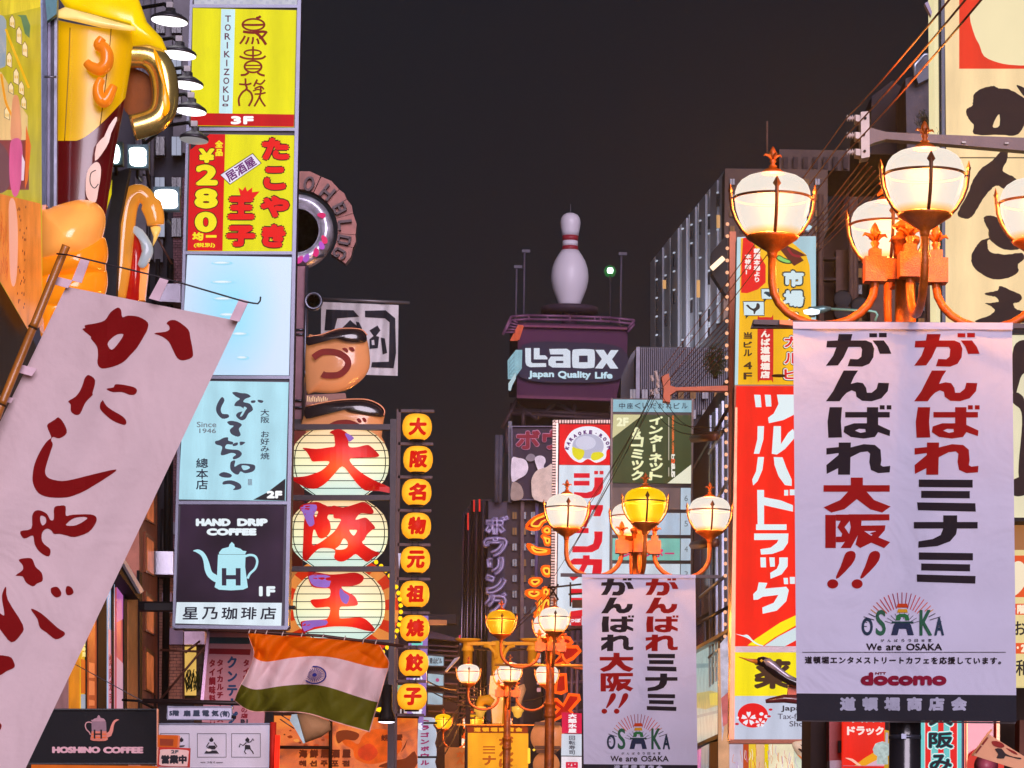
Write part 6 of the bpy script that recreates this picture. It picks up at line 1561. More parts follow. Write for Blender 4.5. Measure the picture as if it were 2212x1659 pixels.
pr.rect(*q1('y3', 1488,300), *q1('y3', 1492,600), I((220,210,190))); pr.rect(*q1('y3', 1488,650), *q1('y3', 1492,712), I((220,210,190)))
pr.build('lettering', g1)
for y0, y1, c_, num in ((790,938,(120,96,96), '6'),(964,1114,(178,196,218), '5'),(1140,1290,(128,196,184), '4'),(1316,1460,(212,224,236), '3')):
    a = slab('floor_slot', pG, q('y3', (1102, y0),(1568, y0+2),(1566, y1+2),(1098, y1)),.05, E(c_, .95,.15,2), dg_, .02)
    b_ = slab('number_slot', pG, q('y3', (1574, y0+2),(1642, y0+2),(1640, y1+2),(1572, y1+2)),.05, E((190,208,226),.95,.12), dg_, .02)
    pr = Print(pG, .026,.002); pr.text(num, *q1('y3', 1598,(y0+y1)/2-20), *q1('y3', 1622,(y0+y1)/2+20) if num != '3' else q1('y3', 1622,1412), I((110,120,130)),.15); pr.build('lettering', b_)
    if num == '4':
        pr = Print(pG, .026,.002); pr.rect(*q1('y3', 1126,1150), *q1('y3', 1170,1192), I((190,60,60))); pr.text('カ', *q1('y3', 1132,1156), *q1('y3', 1164,1188), I((240,240,240)),.6)
        for i, ch in enumerate('レインボー'): pr.text(ch, *q1('y3', 1168+i*74,1214), *q1('y3', 1230+i*74,1272), I((214,30,110)),1.0) if ch != 'ー' else pr.rect(*q1('y3', 1462,1240), *q1('y3', 1528,1250), I((214,30,110)))
        pr.build('lettering', a)
for y in (1560,1640): MB().slab(pG, [(1322, y-50),(1492, y-50),(1492, y-46),(1322, y-46)], .2,.05).build('cross_rail', P((96,80,76),.4,.5), dg_)

# ---- glass fronted building between directory sign and bulb post
pH = Plane(a=(1485,56.0), b=(1582,41.0))
gh = thing('glass_building', 'grey building with steel mullions and curtained lower windows beside the bulb lit post', 'building', pH.p(1530,1659)); gh.location.z = 0
MB().slab(pH, [(1495,930),(1582,800),(1600,2100),(1488,2150)], .5,-.25).build('wall', P((82,80,94),.6,.1,.2,.4), gh)
for i, (x0, x1, y0, y1) in enumerate(((1499,1512,1120,1340),(1514,1530,1080,1330),(1502,1520,1350,1405),(1502,1528,1420,1460))): slab('window_pane', pH, [(x0, y0),(x1, y0-14),(x1, y1-8),(x0, y1)], .04, P((120,126,150),.15,.4), gh)
for i, x in enumerate((1531,1537,1544,1551,1557,1564,1570)): MB().slab(pH, [(x, 900-(x-1531)*1.2),(x+2.2,897-(x-1531)*1.2),(x+2.2,1482-i*6),(x, 1485-i*6)], .1,.05).build('mullion', P((34,32,40),.4,.4) if i % 2 else P((140,144,164),.3,.6), gh)
for a, b_ in (((1500,1010),(1574,880)),((1530,1110),(1572,1040)),((1512,1290),(1572,1240)),((1498,1352),(1576,1310)),((1532,1420),(1572,1388)),((1532,980),(1572,915))): MB().tube([pH.p(*a, .1), pH.p(*b_, .1)], .035,5).build('rail', P((150,160,176),.3,.6) if a[0] > 1505 else P((36,34,42),.4,.3), gh)
for y in (948,1178): MB().tube([pH.p(1497, y, .3), pH.p(1545, y-6,.3)], .09,6).build('duct', P((92,56,46),.5,.3), gh)
lw = MB().slab(pH, q('c4', (450,435),(690,315),(690,1300),(440,1400)),.05,.02).build('lower_window', E((178,200,196),.9,.35,2.2), gh)
pr = Print(pH, .03,.004)
pr.poly(q('c4', (450,860),(620,830),(690,850),(690,990),(560,1030),(450,1010)), E((206,186,90),.9,.4,4)); pr.poly(q('c4', (600,860),(690,850),(690,980),(610,990)), E((238,214,20),.9,.2))
pr.poly(q('c4', (450,540),(690,535),(690,575),(450,590)), E((130,158,162),.9,.2)); pr.poly(q('c4', (445,1100),(690,1040),(690,1070),(445,1130)), E((140,160,166),.9,.2))
for k in range(26): x = 455+k*9.2; pr.poly(q('c4', (x, 440-(x-450)*.45),(x+2,440-(x-450)*.45),(x+1,1380-(x-440)*.38),(x-1,1380-(x-440)*.38)), I((150,172,172)))
pr.build('curtain_folds', lw)
MB().slab(pH, q('c4', (440,1410),(700,1290),(700,1340),(440,1440)),.3,.15).build('lintel', P((34,32,38),.5), gh)
slab('shop_panel', pH, q('c4', (440,1480),(510,1450),(505,1700),(430,1720)),.05, E((222,130,196),.9,.3), gh, .05); slab('shop_panel', pH, q('c4', (515,1440),(595,1400),(590,1700),(510,1720)),.05, E((170,178,186),.7,.3), gh, .05)
MB().slab(pH, q('c4', (600,1390),(690,1370),(690,1760),(596,1760)),.3,.1).build('pier', P((130,92,96),.6), gh)
MB().slab(pH, q('c4', (692,300),(712,290),(712,1760),(688,1760)),.2,.2).build('corner_mullion', BLACK, gh)
MB().slab(pH, [(1494,1402),(1575,1356),(1575,1364),(1494,1410)], .3,.15).build('ledge', P((206,206,200),.5), gh)

# ================================================================== BULB LIT POST
pO = Plane(d=34.0)
bpst = thing('bulb_lit_post', 'tall copper brown steel post with a line of small round bulbs', 'post', pO.p(1584,1600)); bpst.location.z = 0
CU = P((176,96,62),.5,.2,.15,2,.1)
MB().slab(pO, [(1576,500),(1590,500),(1588,1505),(1575,1505)], .3,.1).build('column', CU, bpst)
MB().slab(pO, [(1591,520),(1597,520),(1592,1500),(1587,1500)], .2,.15).build('steel_edge', P((150,140,150),.3,.8), bpst)
MB().slab(pO, [(1576,1505),(1590,1505),(1588,2400),(1574,2400)], .3,.05).build('column', CU, bpst)
bm_ = MB().lathe((0,0,0), [(.001,-.028),(.02,-.02),(.027,0),(.02,.02),(.001,.028)], 10).build('bulb', E((250,180,140),1.15,0), None, loc=(0,0,0)); bme = bm_.data; bpy.data.objects.remove(bm_)
for k in range(38):
    y = 484+k*26.2; small_obj('bulb', bme, bpst, pO.p(1571.5-(y-480)*.006, y, .15) - wloc(bpst))

# ================================================================== UTILITY BRACKETS AND WIRES
def insulator(t, c, dr, s_=1.0):
    prof = []; z = 0
    for k in range(4): prof += [(.018*s_, z),(.05*s_, z+.012*s_),(.05*s_, z+.02*s_),(.018*s_, z+.03*s_)]; z += .036*s_
    axm = dr.to_track_quat('Z', 'Y').to_matrix()
    MB().lathe(c, prof, 14, ax=axm).build('insulator', P((206,190,184),.2,0,.05,3,0,.6), t)
d1 = 20.0; U1 = thing('utility_bracket', 'pale steel utility bracket with three ribbed insulators over right lamps', 'bracket', at(1872,342, d1))
GS = P((180,164,156),.5,.3)
p20 = Plane(d=d1)
MB().slab(p20, q('y5', (1042,695),(1095,692),(1098,975),(1045,985)),.2).build('vertical_plate', GS, U1)
MB().slab(p20, q('y5', (1096,790),(1140,805),(1200,820),(1400,832),(2100,858),(2100,940),(1400,880),(1200,865),(1130,885),(1096,900)),.14,-.03).build('arm', P((104,84,82),.5,.3), U1)
for y in (735,842,946):
    MB().slab(p20, q('y5', (1010, y-22),(1046, y-18),(1046, y+22),(1010, y+18)),.16,-.02).build('stub', GS, U1); insulator(U1, p20.p(*q1('y5', 1012, y),-.1), Vector((-1,0,0)),.62)
for x, y in ((1684,884),(1950,890)): MB().slab(p20, q('y5', (x-12, y-5),(x+12, y-5),(x+12, y+5),(x-12, y+5)),.03,.0).build('bolt_plate', P((206,200,196)), U1)
for x, y in ((1070,735),(1062,838),(1066,940)): MB().lathe(p20.p(*q1('y5', x, y),.01), [(.012,-.01),(.012,.01),(.001,.012)], 8, ax=Matrix.Rotation(math.pi/2,3, 'X')).build('bolt', DARK, U1)
d2 = 44.0; U2 = thing('far_utility_bracket', 'copper orange utility bracket reaching left from bulb lit post', 'bracket', at(1500,870, d2))
p44 = Plane(d=d2); CO_ = P((176,84,44),.5,.2)
MB().slab(p44, q('y3', (1440,20),(1490,0),(1500,60),(1500,200),(1450,190),(1455,110)),.3).build('vertical_plate', CO_, U2)
MB().slab(p44, q('y3', (1500,84),(1540,96),(1900,84),(1900,120),(1545,118),(1500,150)),.25,-.02).build('arm', CO_, U2)
for x, y in ((1408,20),(1418,58),(1420,100),(1410,142),(1380,52),(1378,150)): insulator(U2, p44.p(*q1('y3', x, y)), Vector((-.3,-.2,1)),.8)
def wire(name_t, pts, r, sag=0):
    """pts: (px,py,d)"""
    P3 = [at(*p) for p in pts]; out = []
    for a, b_ in zip(P3, P3[1:]):
        for k in range(8): f = k/8; v = a.lerp(b_, f); v.z -= sag*4*f*(1-f); out.append(v)
    out.append(P3[-1]); return out
CPW = P((150,84,56),.6,0); BLW = P((40,30,32),.6)
labs = ['uppermost thin copper coloured overhead wire passing the pale bracket', 'middle thin copper coloured overhead wire passing the pale bracket', 'lowest thin copper coloured overhead wire passing the pale bracket']
for (a, b_, e_), lab in zip((((1600,-10),(952,738),(1240,1472)),((1700,-10),(950,846),(1246,1520)),((1800,-10),(950,950),(1240,1600))), labs):
    x0, y0 = q1('y5', *a); x1, y1 = q1('y5', *b_); x2, y2 = q1('y2', *e_)
    w0 = at(x0, y0,11); t = thing('overhead_wire', lab, 'wire', w0, 'overhead wires through the pale bracket')
    MB().tube(wire('', [(x0, y0,11.0),(x1, y1, d1-.15),(x2, y2, d2)], .01,.02),.0062,5).build('cable', CPW, t)
for i in range(7):
    x0, y0 = q1('y5', 1060+i*24,985+i*26); x2, y2 = q1('y5', 788-i*4,1340+i*40)
    t = thing('bundle_wire', ('leftmost','second','third','fourth (middle)','fifth','sixth','rightmost')[i]+' of the seven thin copper wires descending from pale bracket', 'wire', at(x0, y0,20), 'seven lower wires below the pale bracket')
    MB().tube(wire('', [(x0, y0,20.1),(x2, y2,33.0+i*.2),(x2-330, y2+360,60.0)], .01,.0),.0075,5).build('cable', P((140,76,54),.6,0), t)
for i, (x, y, xx, yy_) in enumerate(((1380,140,930,900),(1372,150,905,960),(1390,150,820,1220),(1385,100,780,1290),(1400,160,700,1400))):
    a, b_ = q1('y3', x, y), q1('y3', xx, yy_); t = thing('dark_wire', ('uppermost','second','third','fourth','lowest')[i]+' of five dark wires fanning down left from the copper bracket', 'wire', at(*a, 43.8), 'five dark wires fanning from copper bracket')
    MB().tube(wire('', [(*a, 43.8),(*b_, 47.0+i)], .01,.1),.0065,4).build('cable', BLW, t)
for i, pts in enumerate(([(1400,190),(1480,290),(1600,360),(1880,380)], [(1390,250),(1470,350),(1620,420),(1880,405)], [(1420,120),(1560,320),(1720,400),(1880,395)])):
    t = thing('slack_wire', ('shallow upper','middle','deepest sagging')[i]+' slack black wire between copper bracket and bulb post', 'wire', at(*q1('y3', *pts[0]),43), 'three slack black wires')
    MB().tube([at(*p, 43-j*.5) for j, p in enumerate(smooth(q('y3', *pts),5, False))], .007,4).build('cable', BLW, t)
for i, (a, b_) in enumerate((((985,1395),(1186,1395)),((925,1472),(1060,1512)),((925,1490),(1060,1530)),((1060,1512),(1186,1500)),((905,1620),(1010,1500)),((940,1625),(1012,1505)),((960,1630),(1014,1510)),((870,1440),(985,1490)),((1010,1500),(1100,1440)),((1050,1400),(1170,1290)),((1058,1400),(1185,1285)),((1010,1515),(1080,1570)))):
    t = thing('street_wire', 'one of several thin brown wires crossing low over the far street', 'wire', at(*a, 62), 'thin wires crossing low over the far street')
    MB().tube(wire('', [(*a, 60),(*b_, 64)], .01,.12),.018 if i else .03,4).build('cable', P((110,72,62),.5,.2), t)
# far pole with insulators
fp_ = thing('far_utility_pole', 'distant thin utility pole with many insulators, left of lamps', 'utility pole', at(1010,1659,63)); fp_.location.z = 0
MB().tube([Vector((at(1010,1600,63).x, 63*KD, 0)), at(1012,1440,63)], .07,8).build('pole', P((96,62,58)), fp_)
for k in range(9): y = 1478+k*9; MB().tube([at(996-(k % 3)*4, y, 63), at(1026+(k % 2)*6, y+1,63)], .025,5).build('crossarm', P((170,110,90),.5), fp_)

# ================================================================== RED DRUGSTORE SIGN STACK
pQ = Plane(d=32.0)
ds = thing('drugstore_sign', 'tall drugstore sign stack, red katakana face over yellow and white faces', 'sign', pQ.p(1670,1602))
MB().slab(pQ, [(1587,832),(1768,832),(1766,1600),(1576,1600)], .5,-.02).build('casing', P((130,80,56),.4,.5), ds)
MB().slab(pQ, [(1588,880),(1593,880),(1586,1600),(1575,1600)], .3,.06).build('side_rail', P((190,120,90),.3,.7), ds)
MB().slab(pQ, [(1750,1590),(1755,1540),(1766,1540),(1766,1605)], .3,.06).build('side_rail', P((190,110,80),.3,.7), ds)
MB().slab(pQ, [(1578,1597),(1766,1597),(1766,1606),(1576,1606)], .3,.08).build('bottom_tray', P((120,66,44),.4,.5), ds)
MB().slab(pQ, [(1584,1396),(1768,1396),(1768,1409),(1583,1409)], .2,.05).build('cross_rail', P((120,110,112),.3,.7), ds)
s1 = slab('sign_face', pQ, [(1591,834),(1766,834),(1762,1396),(1585,1396)], .05, E((248,32,0),1,.08), ds, .03, 'red face with white katakana')
s2 = slab('sign_face', pQ, [(1586,1409),(1762,1409),(1760,1503),(1585,1503)], .05, E((250,228,0),1,.04), ds, .03, 'yellow face with brown character')
s3 = slab('sign_face', pQ, [(1585,1503.5),(1757,1503.5),(1754,1597),(1583,1597)], .05, E((196,202,222),1,.06), ds, .03, 'white face with red cherry blossom emblem')
pr = Print(pQ, .036,.002); WK = I((222,236,240))
g6 = lambda *pts: q('y6', *pts); g7 = lambda *pts: q('y7', *pts)
for pts in (g6((378,962),(418,964),(424,1040),(388,1040)), g6((444,962),(482,964),(486,1036),(452,1036)), g6((520,962),(700,962),(690,1020),(640,1080),(560,1120),(470,1140),(465,1105),(500,1080),(530,1020)),
            g6((400,1158),(440,1158),(436,1240),(410,1330),(376,1330),(398,1240)), g6((500,1158),(545,1158),(545,1270),(590,1200),(620,1175),(640,1220),(570,1300),(520,1335),(488,1330)),
            g6((402,1350),(440,1350),(430,1430),(400,1500),(372,1528),(366,1490),(390,1440)), g6((500,1350),(555,1352),(580,1420),(612,1490),(612,1530),(570,1525),(530,1470),(505,1400)),
            g6((397,1555),(440,1555),(440,1600),(545,1620),(620,1650),(620,1690),(440,1650),(440,1770),(400,1770)), g6((565,1555),(590,1555),(590,1590),(565,1590)), g6((600,1552),(640,1552),(640,1588),(600,1588)),
            g7((398,112),(592,112),(592,148),(398,148)), g7((386,170),(604,170),(600,230),(570,275),(500,300),(430,304),(425,270),(490,260),(530,230),(540,210),(386,212)),
            g7((425,322),(460,322),(462,385),(428,385)), g7((482,322),(516,322),(518,380),(488,382)), g7((545,322),(600,322),(598,380),(560,430),(490,458),(488,420),(530,395),(545,360)),
            g7((572,452),(600,452),(602,492),(576,492)), g7((612,446),(645,446),(645,490),(614,490)), g7((415,480),(470,484),(455,520),(590,508),(606,530),(590,600),(530,660),(440,680),(438,640),(510,610),(540,560),(440,572),(410,590),(382,592),(380,555),(405,530))):
    pr.poly(pts, WK)
pr.poly(q('c4', (1010,345),(1090,280),(1210,200),(1360,100),(1530,20),(1760,-60),(1760,0),(1530,130),(1300,260),(1180,345),(1150,350)), I((250,228,0)))
pr.poly(q('c4', (1190,350),(1340,250),(1530,150),(1760,20),(1760,200),(1530,290),(1410,355)), I((206,222,226)))
pr.poly(smooth(q('c4', (880,220),(960,235),(1000,228),(1030,245),(1070,290),(1130,330),(1180,345),(1160,352),(1090,325),(1030,280),(980,255)),3), WK)
pr.build('lettering', s1)
pr = Print(pQ, .036,.002); BN = P((70,44,10),.5)
pr.text('薬', *q1('c4', 1078,490), *q1('c4', 1480,812), BN, 2.6, bx=3.4)
pr.build('lettering', s2)
pr = Print(pQ, .036,.002)
pr.ell(*q1('c4', 1068,1095),33,26.5, I((228,16,16)),32)
def blossom(cx, cy, r, n=5):
    for k in range(n):
        a = -math.pi/2+2*math.pi*k/5
        pts = [(cx+rr_*math.cos(a+da), cy+rr_*math.sin(a+da)*.95) for rr_, da in ((r*.15,0),(r*.6,-.42),(r*.98,-.28),(r*.86,0),(r*.98,.28),(r*.6,.42))]
        pr.poly(pts, I((238,232,240)))
blossom(*q1('c4', 1023,1130),17); blossom(*q1('c4', 1148,1175),11.5)
for cx, cy, r in ((1160,1080,4.5),(1212,1108,4.5),(905,1120,3)): pr.ell(*q1('c4', cx, cy), r, r*.85, I((238,232,240)),10)
for cx, cy in ((1258,1033),(898,1187),(1240,1105)): pr.ell(*q1('c4', cx, cy),4.4,2.6, I((206,16,40)),10)
pr.text('Japan', *q1('c4', 1370,990), *q1('c4', 1640,1060), P((50,50,60)),.5); pr.text('Tax-free', *q1('c4', 1334,1076), *q1('c4', 1660,1135), P((90,90,110)),.15); pr.text('Shop', *q1('c4', 1460,1156), *q1('c4', 1668,1232), P((80,80,96)),.2)
pr.build('lettering', s3)
# bird figure in front
hr = thing('heron_figure', 'long beaked black and grey bird figure in front of the yellow sign face', 'bird figure', at(1715,1520,29.5))
d_ = 29.5
MB().tube([at(*q1('c4', 915,468), d_), at(*q1('c4', 1010,498), d_), at(*q1('c4', 1115,520), d_)], [.003,.014,.035], 8).build('beak', P((206,120,40),.3,0,.2,8,.1,.6), hr)
MB().tube([at(*q1('c4', x, y), d_) for x, y in ((1105,520),(1130,515),(1170,515),(1210,530),(1260,575),(1340,640),(1430,700),(1530,745),(1600,770))], [.02,.05,.065,.07,.075,.07,.06,.055,.04], 12).build('body', P((32,24,30),.15,0,.2,5,.05,.9), hr)
MB().tube([at(*q1('c4', x, y), d_-.03) for x, y in ((1185,505),(1230,520),(1290,565),(1360,620),(1440,675),(1525,715))], [.02,.055,.05,.035,.03,.02], 10).build('wing', P((170,166,186),.25,.3,.2,5,.05,.6), hr)
MB().lathe(at(*q1('c4', 1160,508), d_-.045), [(.001,-.02),(.02,0),(.001,.02)], 10).build('eye', E((250,180,50),.8,0), hr)
MB().slab(Plane(d=29.6), q('c4', (1455,740),(1540,735),(1545,870),(1440,890)),.15).build('orange_leg_block', P((206,84,30),.4), hr)
MB().tube([at(*q1('c4', x, y), d_) for x, y in ((1205,945),(1260,935),(1400,915),(1540,925),(1600,930))], [.025,.035,.055,.06,.05], 10).build('branch', P((96,40,44),.2,0,.3,6,.1,.8), hr)

# ---- yellow market sign above
pM = Plane(d=32.4)
mk = thing('yellow_market_sign', 'yellow lit restaurant sign above the red drugstore face', 'sign', pM.p(1676,832))
MB().slab(pM, [(1593,512),(1762,510),(1762,832),(1588,832)], .4,-.02).build('casing', P((150,170,176),.4,.3), mk)
m0 = slab('sign_face', pM, [(1601,514),(1757,514),(1757,830),(1594,830)], .05, E((246,184,8),1,.1), mk, .02)
MB().slab(pM, [(1593,512),(1600,512),(1594,830),(1588,830)], .1,.04).build('edge_light', E((190,222,232),.95), mk)
pr = Print(pM, .026,.002); g = lambda *pts: q('a6', *pts)
pr.poly(g((405,120),(470,100),(640,400),(640,580),(560,650),(450,690),(385,685),(388,400)), I((228,26,10)))
pr.poly(g((840,100),(1161,100),(1161,1640),(1118,1640),(1112,700),(1095,400),(1060,290)), E((168,204,216),.95,.1))
pr.poly(g((760,200),(850,190),(1070,300),(1000,310),(1035,350),(935,408),(880,350)), I((96,34,14))); pr.poly(stroke(smooth(g((870,225),(920,290),(1000,310)),4, False),5), I((150,20,30)))
pr.poly(smooth(g((745,320),(780,295),(830,320),(890,345),(915,380),(850,385),(780,360)),3), I((30,60,30))); pr.poly(smooth(g((758,322),(785,305),(830,330),(885,352),(895,372),(850,372),(785,348)),3), I((140,206,100)))
NVY = I((30,44,50)); WB2 = I((206,226,232))
for ch, x0, y0, x1, y1 in (('市', 815,450,1045,630),('場', 815,655,1045,840)): pr.text(ch, *q1('a6', x0-10, y0-12), *q1('a6', x1+8, y1+8), NVY, 4.6); pr.text(ch, *q1('a6', x0+8, y0+4), *q1('a6', x1-8, y1-8), WB2,2.6)
for ch, y0 in (('ス', 880),('カ', 1120),('ル', 1290),('ビ', 1450)):
    pr.text(ch, *q1('a6', 812, y0), *q1('a6', 1010, y0+150), NVY, 3.6); pr.text(ch, *q1('a6', 822, y0+8), *q1('a6', 1000, y0+142), I((240,236,230)),2.8); pr.text(ch, *q1('a6', 832, y0+18), *q1('a6', 990, y0+132), I((214,24,30)),1.0)
pr.col('韓国本場より', *q1('a6', 512,222), *q1('a6', 588,580), I((250,236,230)),.6); pr.col('本格的！', *q1('a6', 420,280), *q1('a6', 494,500), I((250,236,230)),.6)
for x0, y0, x1, y1 in ((405,772,628,925),(590,640,776,755)):
    pr.poly(smooth(g((x0+14, y0),(x1-14, y0),(x1, y0+14),(x1, y1-14),(x1-14, y1),(x0+60, y1),(x0+30, y1+38),(x0+28, y1),(x0+10, y1-8),(x0, y0+20)),2), NVY); pr.poly(smooth(g((x0+18, y0+8),(x1-18, y0+8),(x1-8, y0+20),(x1-8, y1-20),(x1-18, y1-8),(x0+30, y1-8),(x0+12, y1-14),(x0+8, y0+20)),2), WB2)
pr.poly(smooth(g((436,815),(460,810),(480,835),(515,850),(540,830),(545,800),(562,792),(580,815),(575,850),(540,875),(528,905),(515,905),(512,875),(475,855),(455,835)),2), I((50,44,40)))
pr.poly(smooth(g((620,690),(640,672),(700,680),(740,670),(750,700),(700,710),(680,730),(640,700)),2), I((40,60,70)))
pr.poly(smooth(g((575,940),(700,940),(720,960),(718,1570),(700,1592),(575,1592),(556,1570),(556,965)),2), I((206,30,16)))
pr.col('なんば道頓堀店', *q1('a6', 582,985), *q1('a6', 690,1575), I((246,232,220)),1.1)
for ch, y0, y1 in (('当', 1092,1165),('ビ', 1190,1255),('ル', 1272,1345),('4', 1400,1478),('F', 1512,1585)): pr.text(ch, *q1('a6', 410, y0), *q1('a6', 500, y1), I((66,40,14)),.8)
pr.build('sign_print', m0)
MB().lathe(pM.p(1682,810,.5), [(.001,0),(.09,.0),(.1,-.02)], 10).build('camera_dome', P((80,50,20)), mk)
hk_ = thing('neon_hook', 'small pale blue neon hook at the right edge of left big globe', 'neon light', at(1748,495,33))
MB().tube([at(x, y, 33) for x, y in smooth(q('c1', (330,330),(330,400),(345,432),(370,425),(382,405)),4, False)], .03,6).build('tube', E((190,226,236),1.0,0), hk_)

# ================================================================== BIG CREAM BILLBOARD AT RIGHT EDGE
pC = Plane(d=24.0)
cb = thing('cream_billboard', 'towering cream lit billboard with black brush characters at the right edge', 'billboard', pC.p(2130,1050)); 
MB().slab(pC, [(2028,-60),(2330,-60),(2330,1030),(2034,1030)], .5,-.02).build('casing', P((40,38,50),.5), cb)
MB().slab(pC, [(2017,-60),(2026,-60),(2033,1000),(2024,1000)], .5,.05).build('lit_edge', E((240,226,176),.95), cb)
MB().slab(pC, [(2033,-60),(2040,-60),(2044,1010),(2037,1010)], .2,.04).build('dark_rail', P((40,44,60),.4,.3), cb)
for nm, y0, y1 in (('upper_face', -60,338),('lower_face', 342,1010)): slab(nm, pC, [(2041, y0),(2330, y0),(2330, y1),(2045, y1)], .05, E((250,218,164),1,.1,1.0), cb, .02)
pr = Print(pC, .03,.002); BKB = P((44,28,26),.6)
pr.rect(2072,-60,2300,148.5, E((232,52,6),1,.06))
pr.poly(smooth(q('y5', (1720,100),(1760,40),(1820,-20),(1900,-120),(2400,-120),(2400,330),(2130,400),(2000,405),(1900,390),(1810,350),(1780,280),(1750,220)),3), I((238,222,176)))
ro = R.Random if False else None
def rough(pts, a=1.3, k=6):
    o_ = smooth(pts, k); return [(x+R.uniform(-a, a)*.6, y+R.uniform(-a, a)*.6) for x, y in o_]
pr.poly(rough(q('y5', (1755,575),(1810,545),(1870,535),(1900,550),(1960,555),(2010,580),(2057,610),(2085,640),(2080,720),(2020,835),(1900,838),(1750,835),(1745,780),(1720,750),(1700,710),(1700,680),(1735,655),(1740,610))), BKB, [smooth(q('y5', (1862,785),(1885,730),(1905,712),(1905,780),(1880,795)),2)])
pr.poly(rough(q('y5', (2010,530),(2080,560),(2110,620),(2060,600)),.6), BKB)
for pts in (q('y5', (1955,935),(1950,1000),(1925,1060),(1990,1100),(2010,1130),(1950,1180),(1890,1155),(1850,1180),(1800,1240),(1740,1340),(1700,1360),(1645,1340),(1660,1290),(1710,1200),(1740,1120),(1790,1050),(1860,1000),(1910,945)),
            q('y5', (1815,1345),(1870,1345),(1940,1380),(1990,1450),(2030,1540),(1960,1555),(1890,1530),(1840,1480),(1835,1430),(1810,1380)),
            q('y6', (1890,-20),(1835,0),(1830,30),(1850,75),(1950,90),(2040,80),(2057,120),(2020,150),(2020,200),(1960,235),(1880,245),(1800,215),(1740,160),(1730,100),(1760,40),(1800,0)),
            q('y6', (1815,330),(1890,315),(1910,285),(1980,315),(2040,345),(2030,385),(1990,395),(2010,430),(2060,440),(2100,430),(2100,510),(1760,510),(1840,470),(1875,440),(1850,410),(1815,395),(1870,390),(1900,380),(1880,355),(1830,345))):
    pr.poly(rough(pts, 1.1), BKB)
for k in range(9): pr.poly(stroke([(2021+R.random()*4,250+k*12),(2026+R.random()*2,262+k*12)], .9), P((40,30,26)))
pr.build('lettering', cb)
MB().slab(pC, q('y5', (1440,20),(1460,8),(1485,75),(1480,100)),.1,.1).build('bracket_lamp', P((170,160,190)), cb)
# lower boards at the right edge
pC2 = Plane(d=20.5)
c2b = thing('edge_sign', 'cream sign with black brush writing cut by right frame edge', 'sign', pC2.p(2205,1100))
MB().slab(pC2, [(2186,722),(2330,722),(2330,1118),(2186,1118)], .3,0).build('board', E((236,226,190),1,.1), c2b)
MB().slab(pC2, [(2183,700),(2330,700),(2330,722),(2183,722)], .35,.05).build('dark_header', P((30,26,26)), c2b); MB().slab(pC2, [(2186,1118),(2330,1118),(2330,1126),(2186,1126)], .35,.05).build('dark_sill', P((30,20,18)), c2b)
pr = Print(pC2,.01,.002)
pr.poly(rough([(2190,750),(2230,740),(2235,800),(2208,810),(2190,860)], .8), BKB); pr.poly(rough([(2188,850),(2205,852),(2216,880),(2230,1000),(2212,1040),(2200,1020),(2208,900),(2188,870)], .8), BKB); pr.poly(rough([(2186,1040),(2210,1030),(2230,1050),(2212,1070),(2186,1068)], .8), BKB)
pr.build('lettering', c2b)
c3b = thing('menu_sign', 'orange and cream banded menu sign at right edge beside the big banner', 'sign', pC2.p(2205,1490))
MB().slab(pC2, [(2184,1188),(2330,1188),(2330,1482),(2188,1482)], .3,0).build('board', E((238,216,150),1,.1), c3b)
pr = Print(pC2,.01,.002)
pr.rect(2186,1200,2330,1290, E((232,84,16),1,.06)); pr.rect(2186,1304,2330,1328, E((232,84,16),1,.06)); pr.rect(2186,1389,2330,1412, E((232,84,16),1,.06))
pr.poly(smooth([(2186,1225),(2200,1212),(2214,1222),(2218,1250),(2206,1275),(2186,1285)], 3), I((240,222,190)))
pr.text('階', 2197,1306,2216,1326, I((250,230,200)),1.0); pr.text('・', 2188,1312,2194,1318, I((250,230,200)),1); pr.text('2', 2205,1392,2216,1409, I((250,230,200)),1.4); pr.text('・', 2196,1396,2201,1402, I((250,230,200)),1)
pr.text('お', 2190,1342,2216,1372, P((30,24,24)),.6); pr.text('和', 2194,1425,2222,1460, P((30,24,24)),.6)
pr.build('lettering', c3b)
MB().slab(pC2, [(2184,1120),(2330,1060),(2330,1188),(2184,1188)], .2,-.3).build('gable_board', E((214,140,80),.7,.3), c3b)

# ---- buildings behind the right lamps
pW = Plane(d=46.0)
rb = thing('right_street_building', 'dim brown building with piers and slats behind the right lamps', 'building', tower_of(1900,1000,47)) 
MB().slab(pW, [(1762,540),(1800,500),(1836,402),(2030,402),(2040,2600),(1762,2600)], 8).build('wall', P((64,46,44),.8,0,.2,.5,.3), rb)
MB().slab(pW, q('y5', (1090,920),(1200,900),(1480,900),(1480,1180),(1180,1180)),.2,.3).build('slat_backing', P((70,40,30)), rb)
for k in range(7): MB().slab(pW, q('y5', (1110+k*12,925+k*24),(1470,928+k*24),(1470,938+k*24),(1116+k*12,936+k*24)),.3,.5).build('slat', P((150,80,52),.5,.2), rb)
for x, w_, y0 in ((1770,10,470),(1806,26,540),(1850,4,560),(1880,60,600)): MB().slab(pW, [(x, y0),(x+w_, y0),(x+w_, 720),(x, 720)], .5,.5).build('pier', P((104,78,72),.7), rb)
for y in (555,600): MB().slab(pW, rect(1772, y, 1806, y+5),.3,.7).build('ledge', P((60,40,38)), rb)
MB().slab(Plane(d=40), q('y5', (1320,490),(1500,420),(1520,1000),(1330,1000)),4).build('concrete_wall', P((96,90,98),.9,0,.35,1.2,.5), rb)
MB().slab(Plane(d=41), q('y5', (1110,600),(1240,500),(1320,560),(1330,960),(1100,960)),4).build('side_wall', P((60,52,58),.9,0,.3,1), rb)
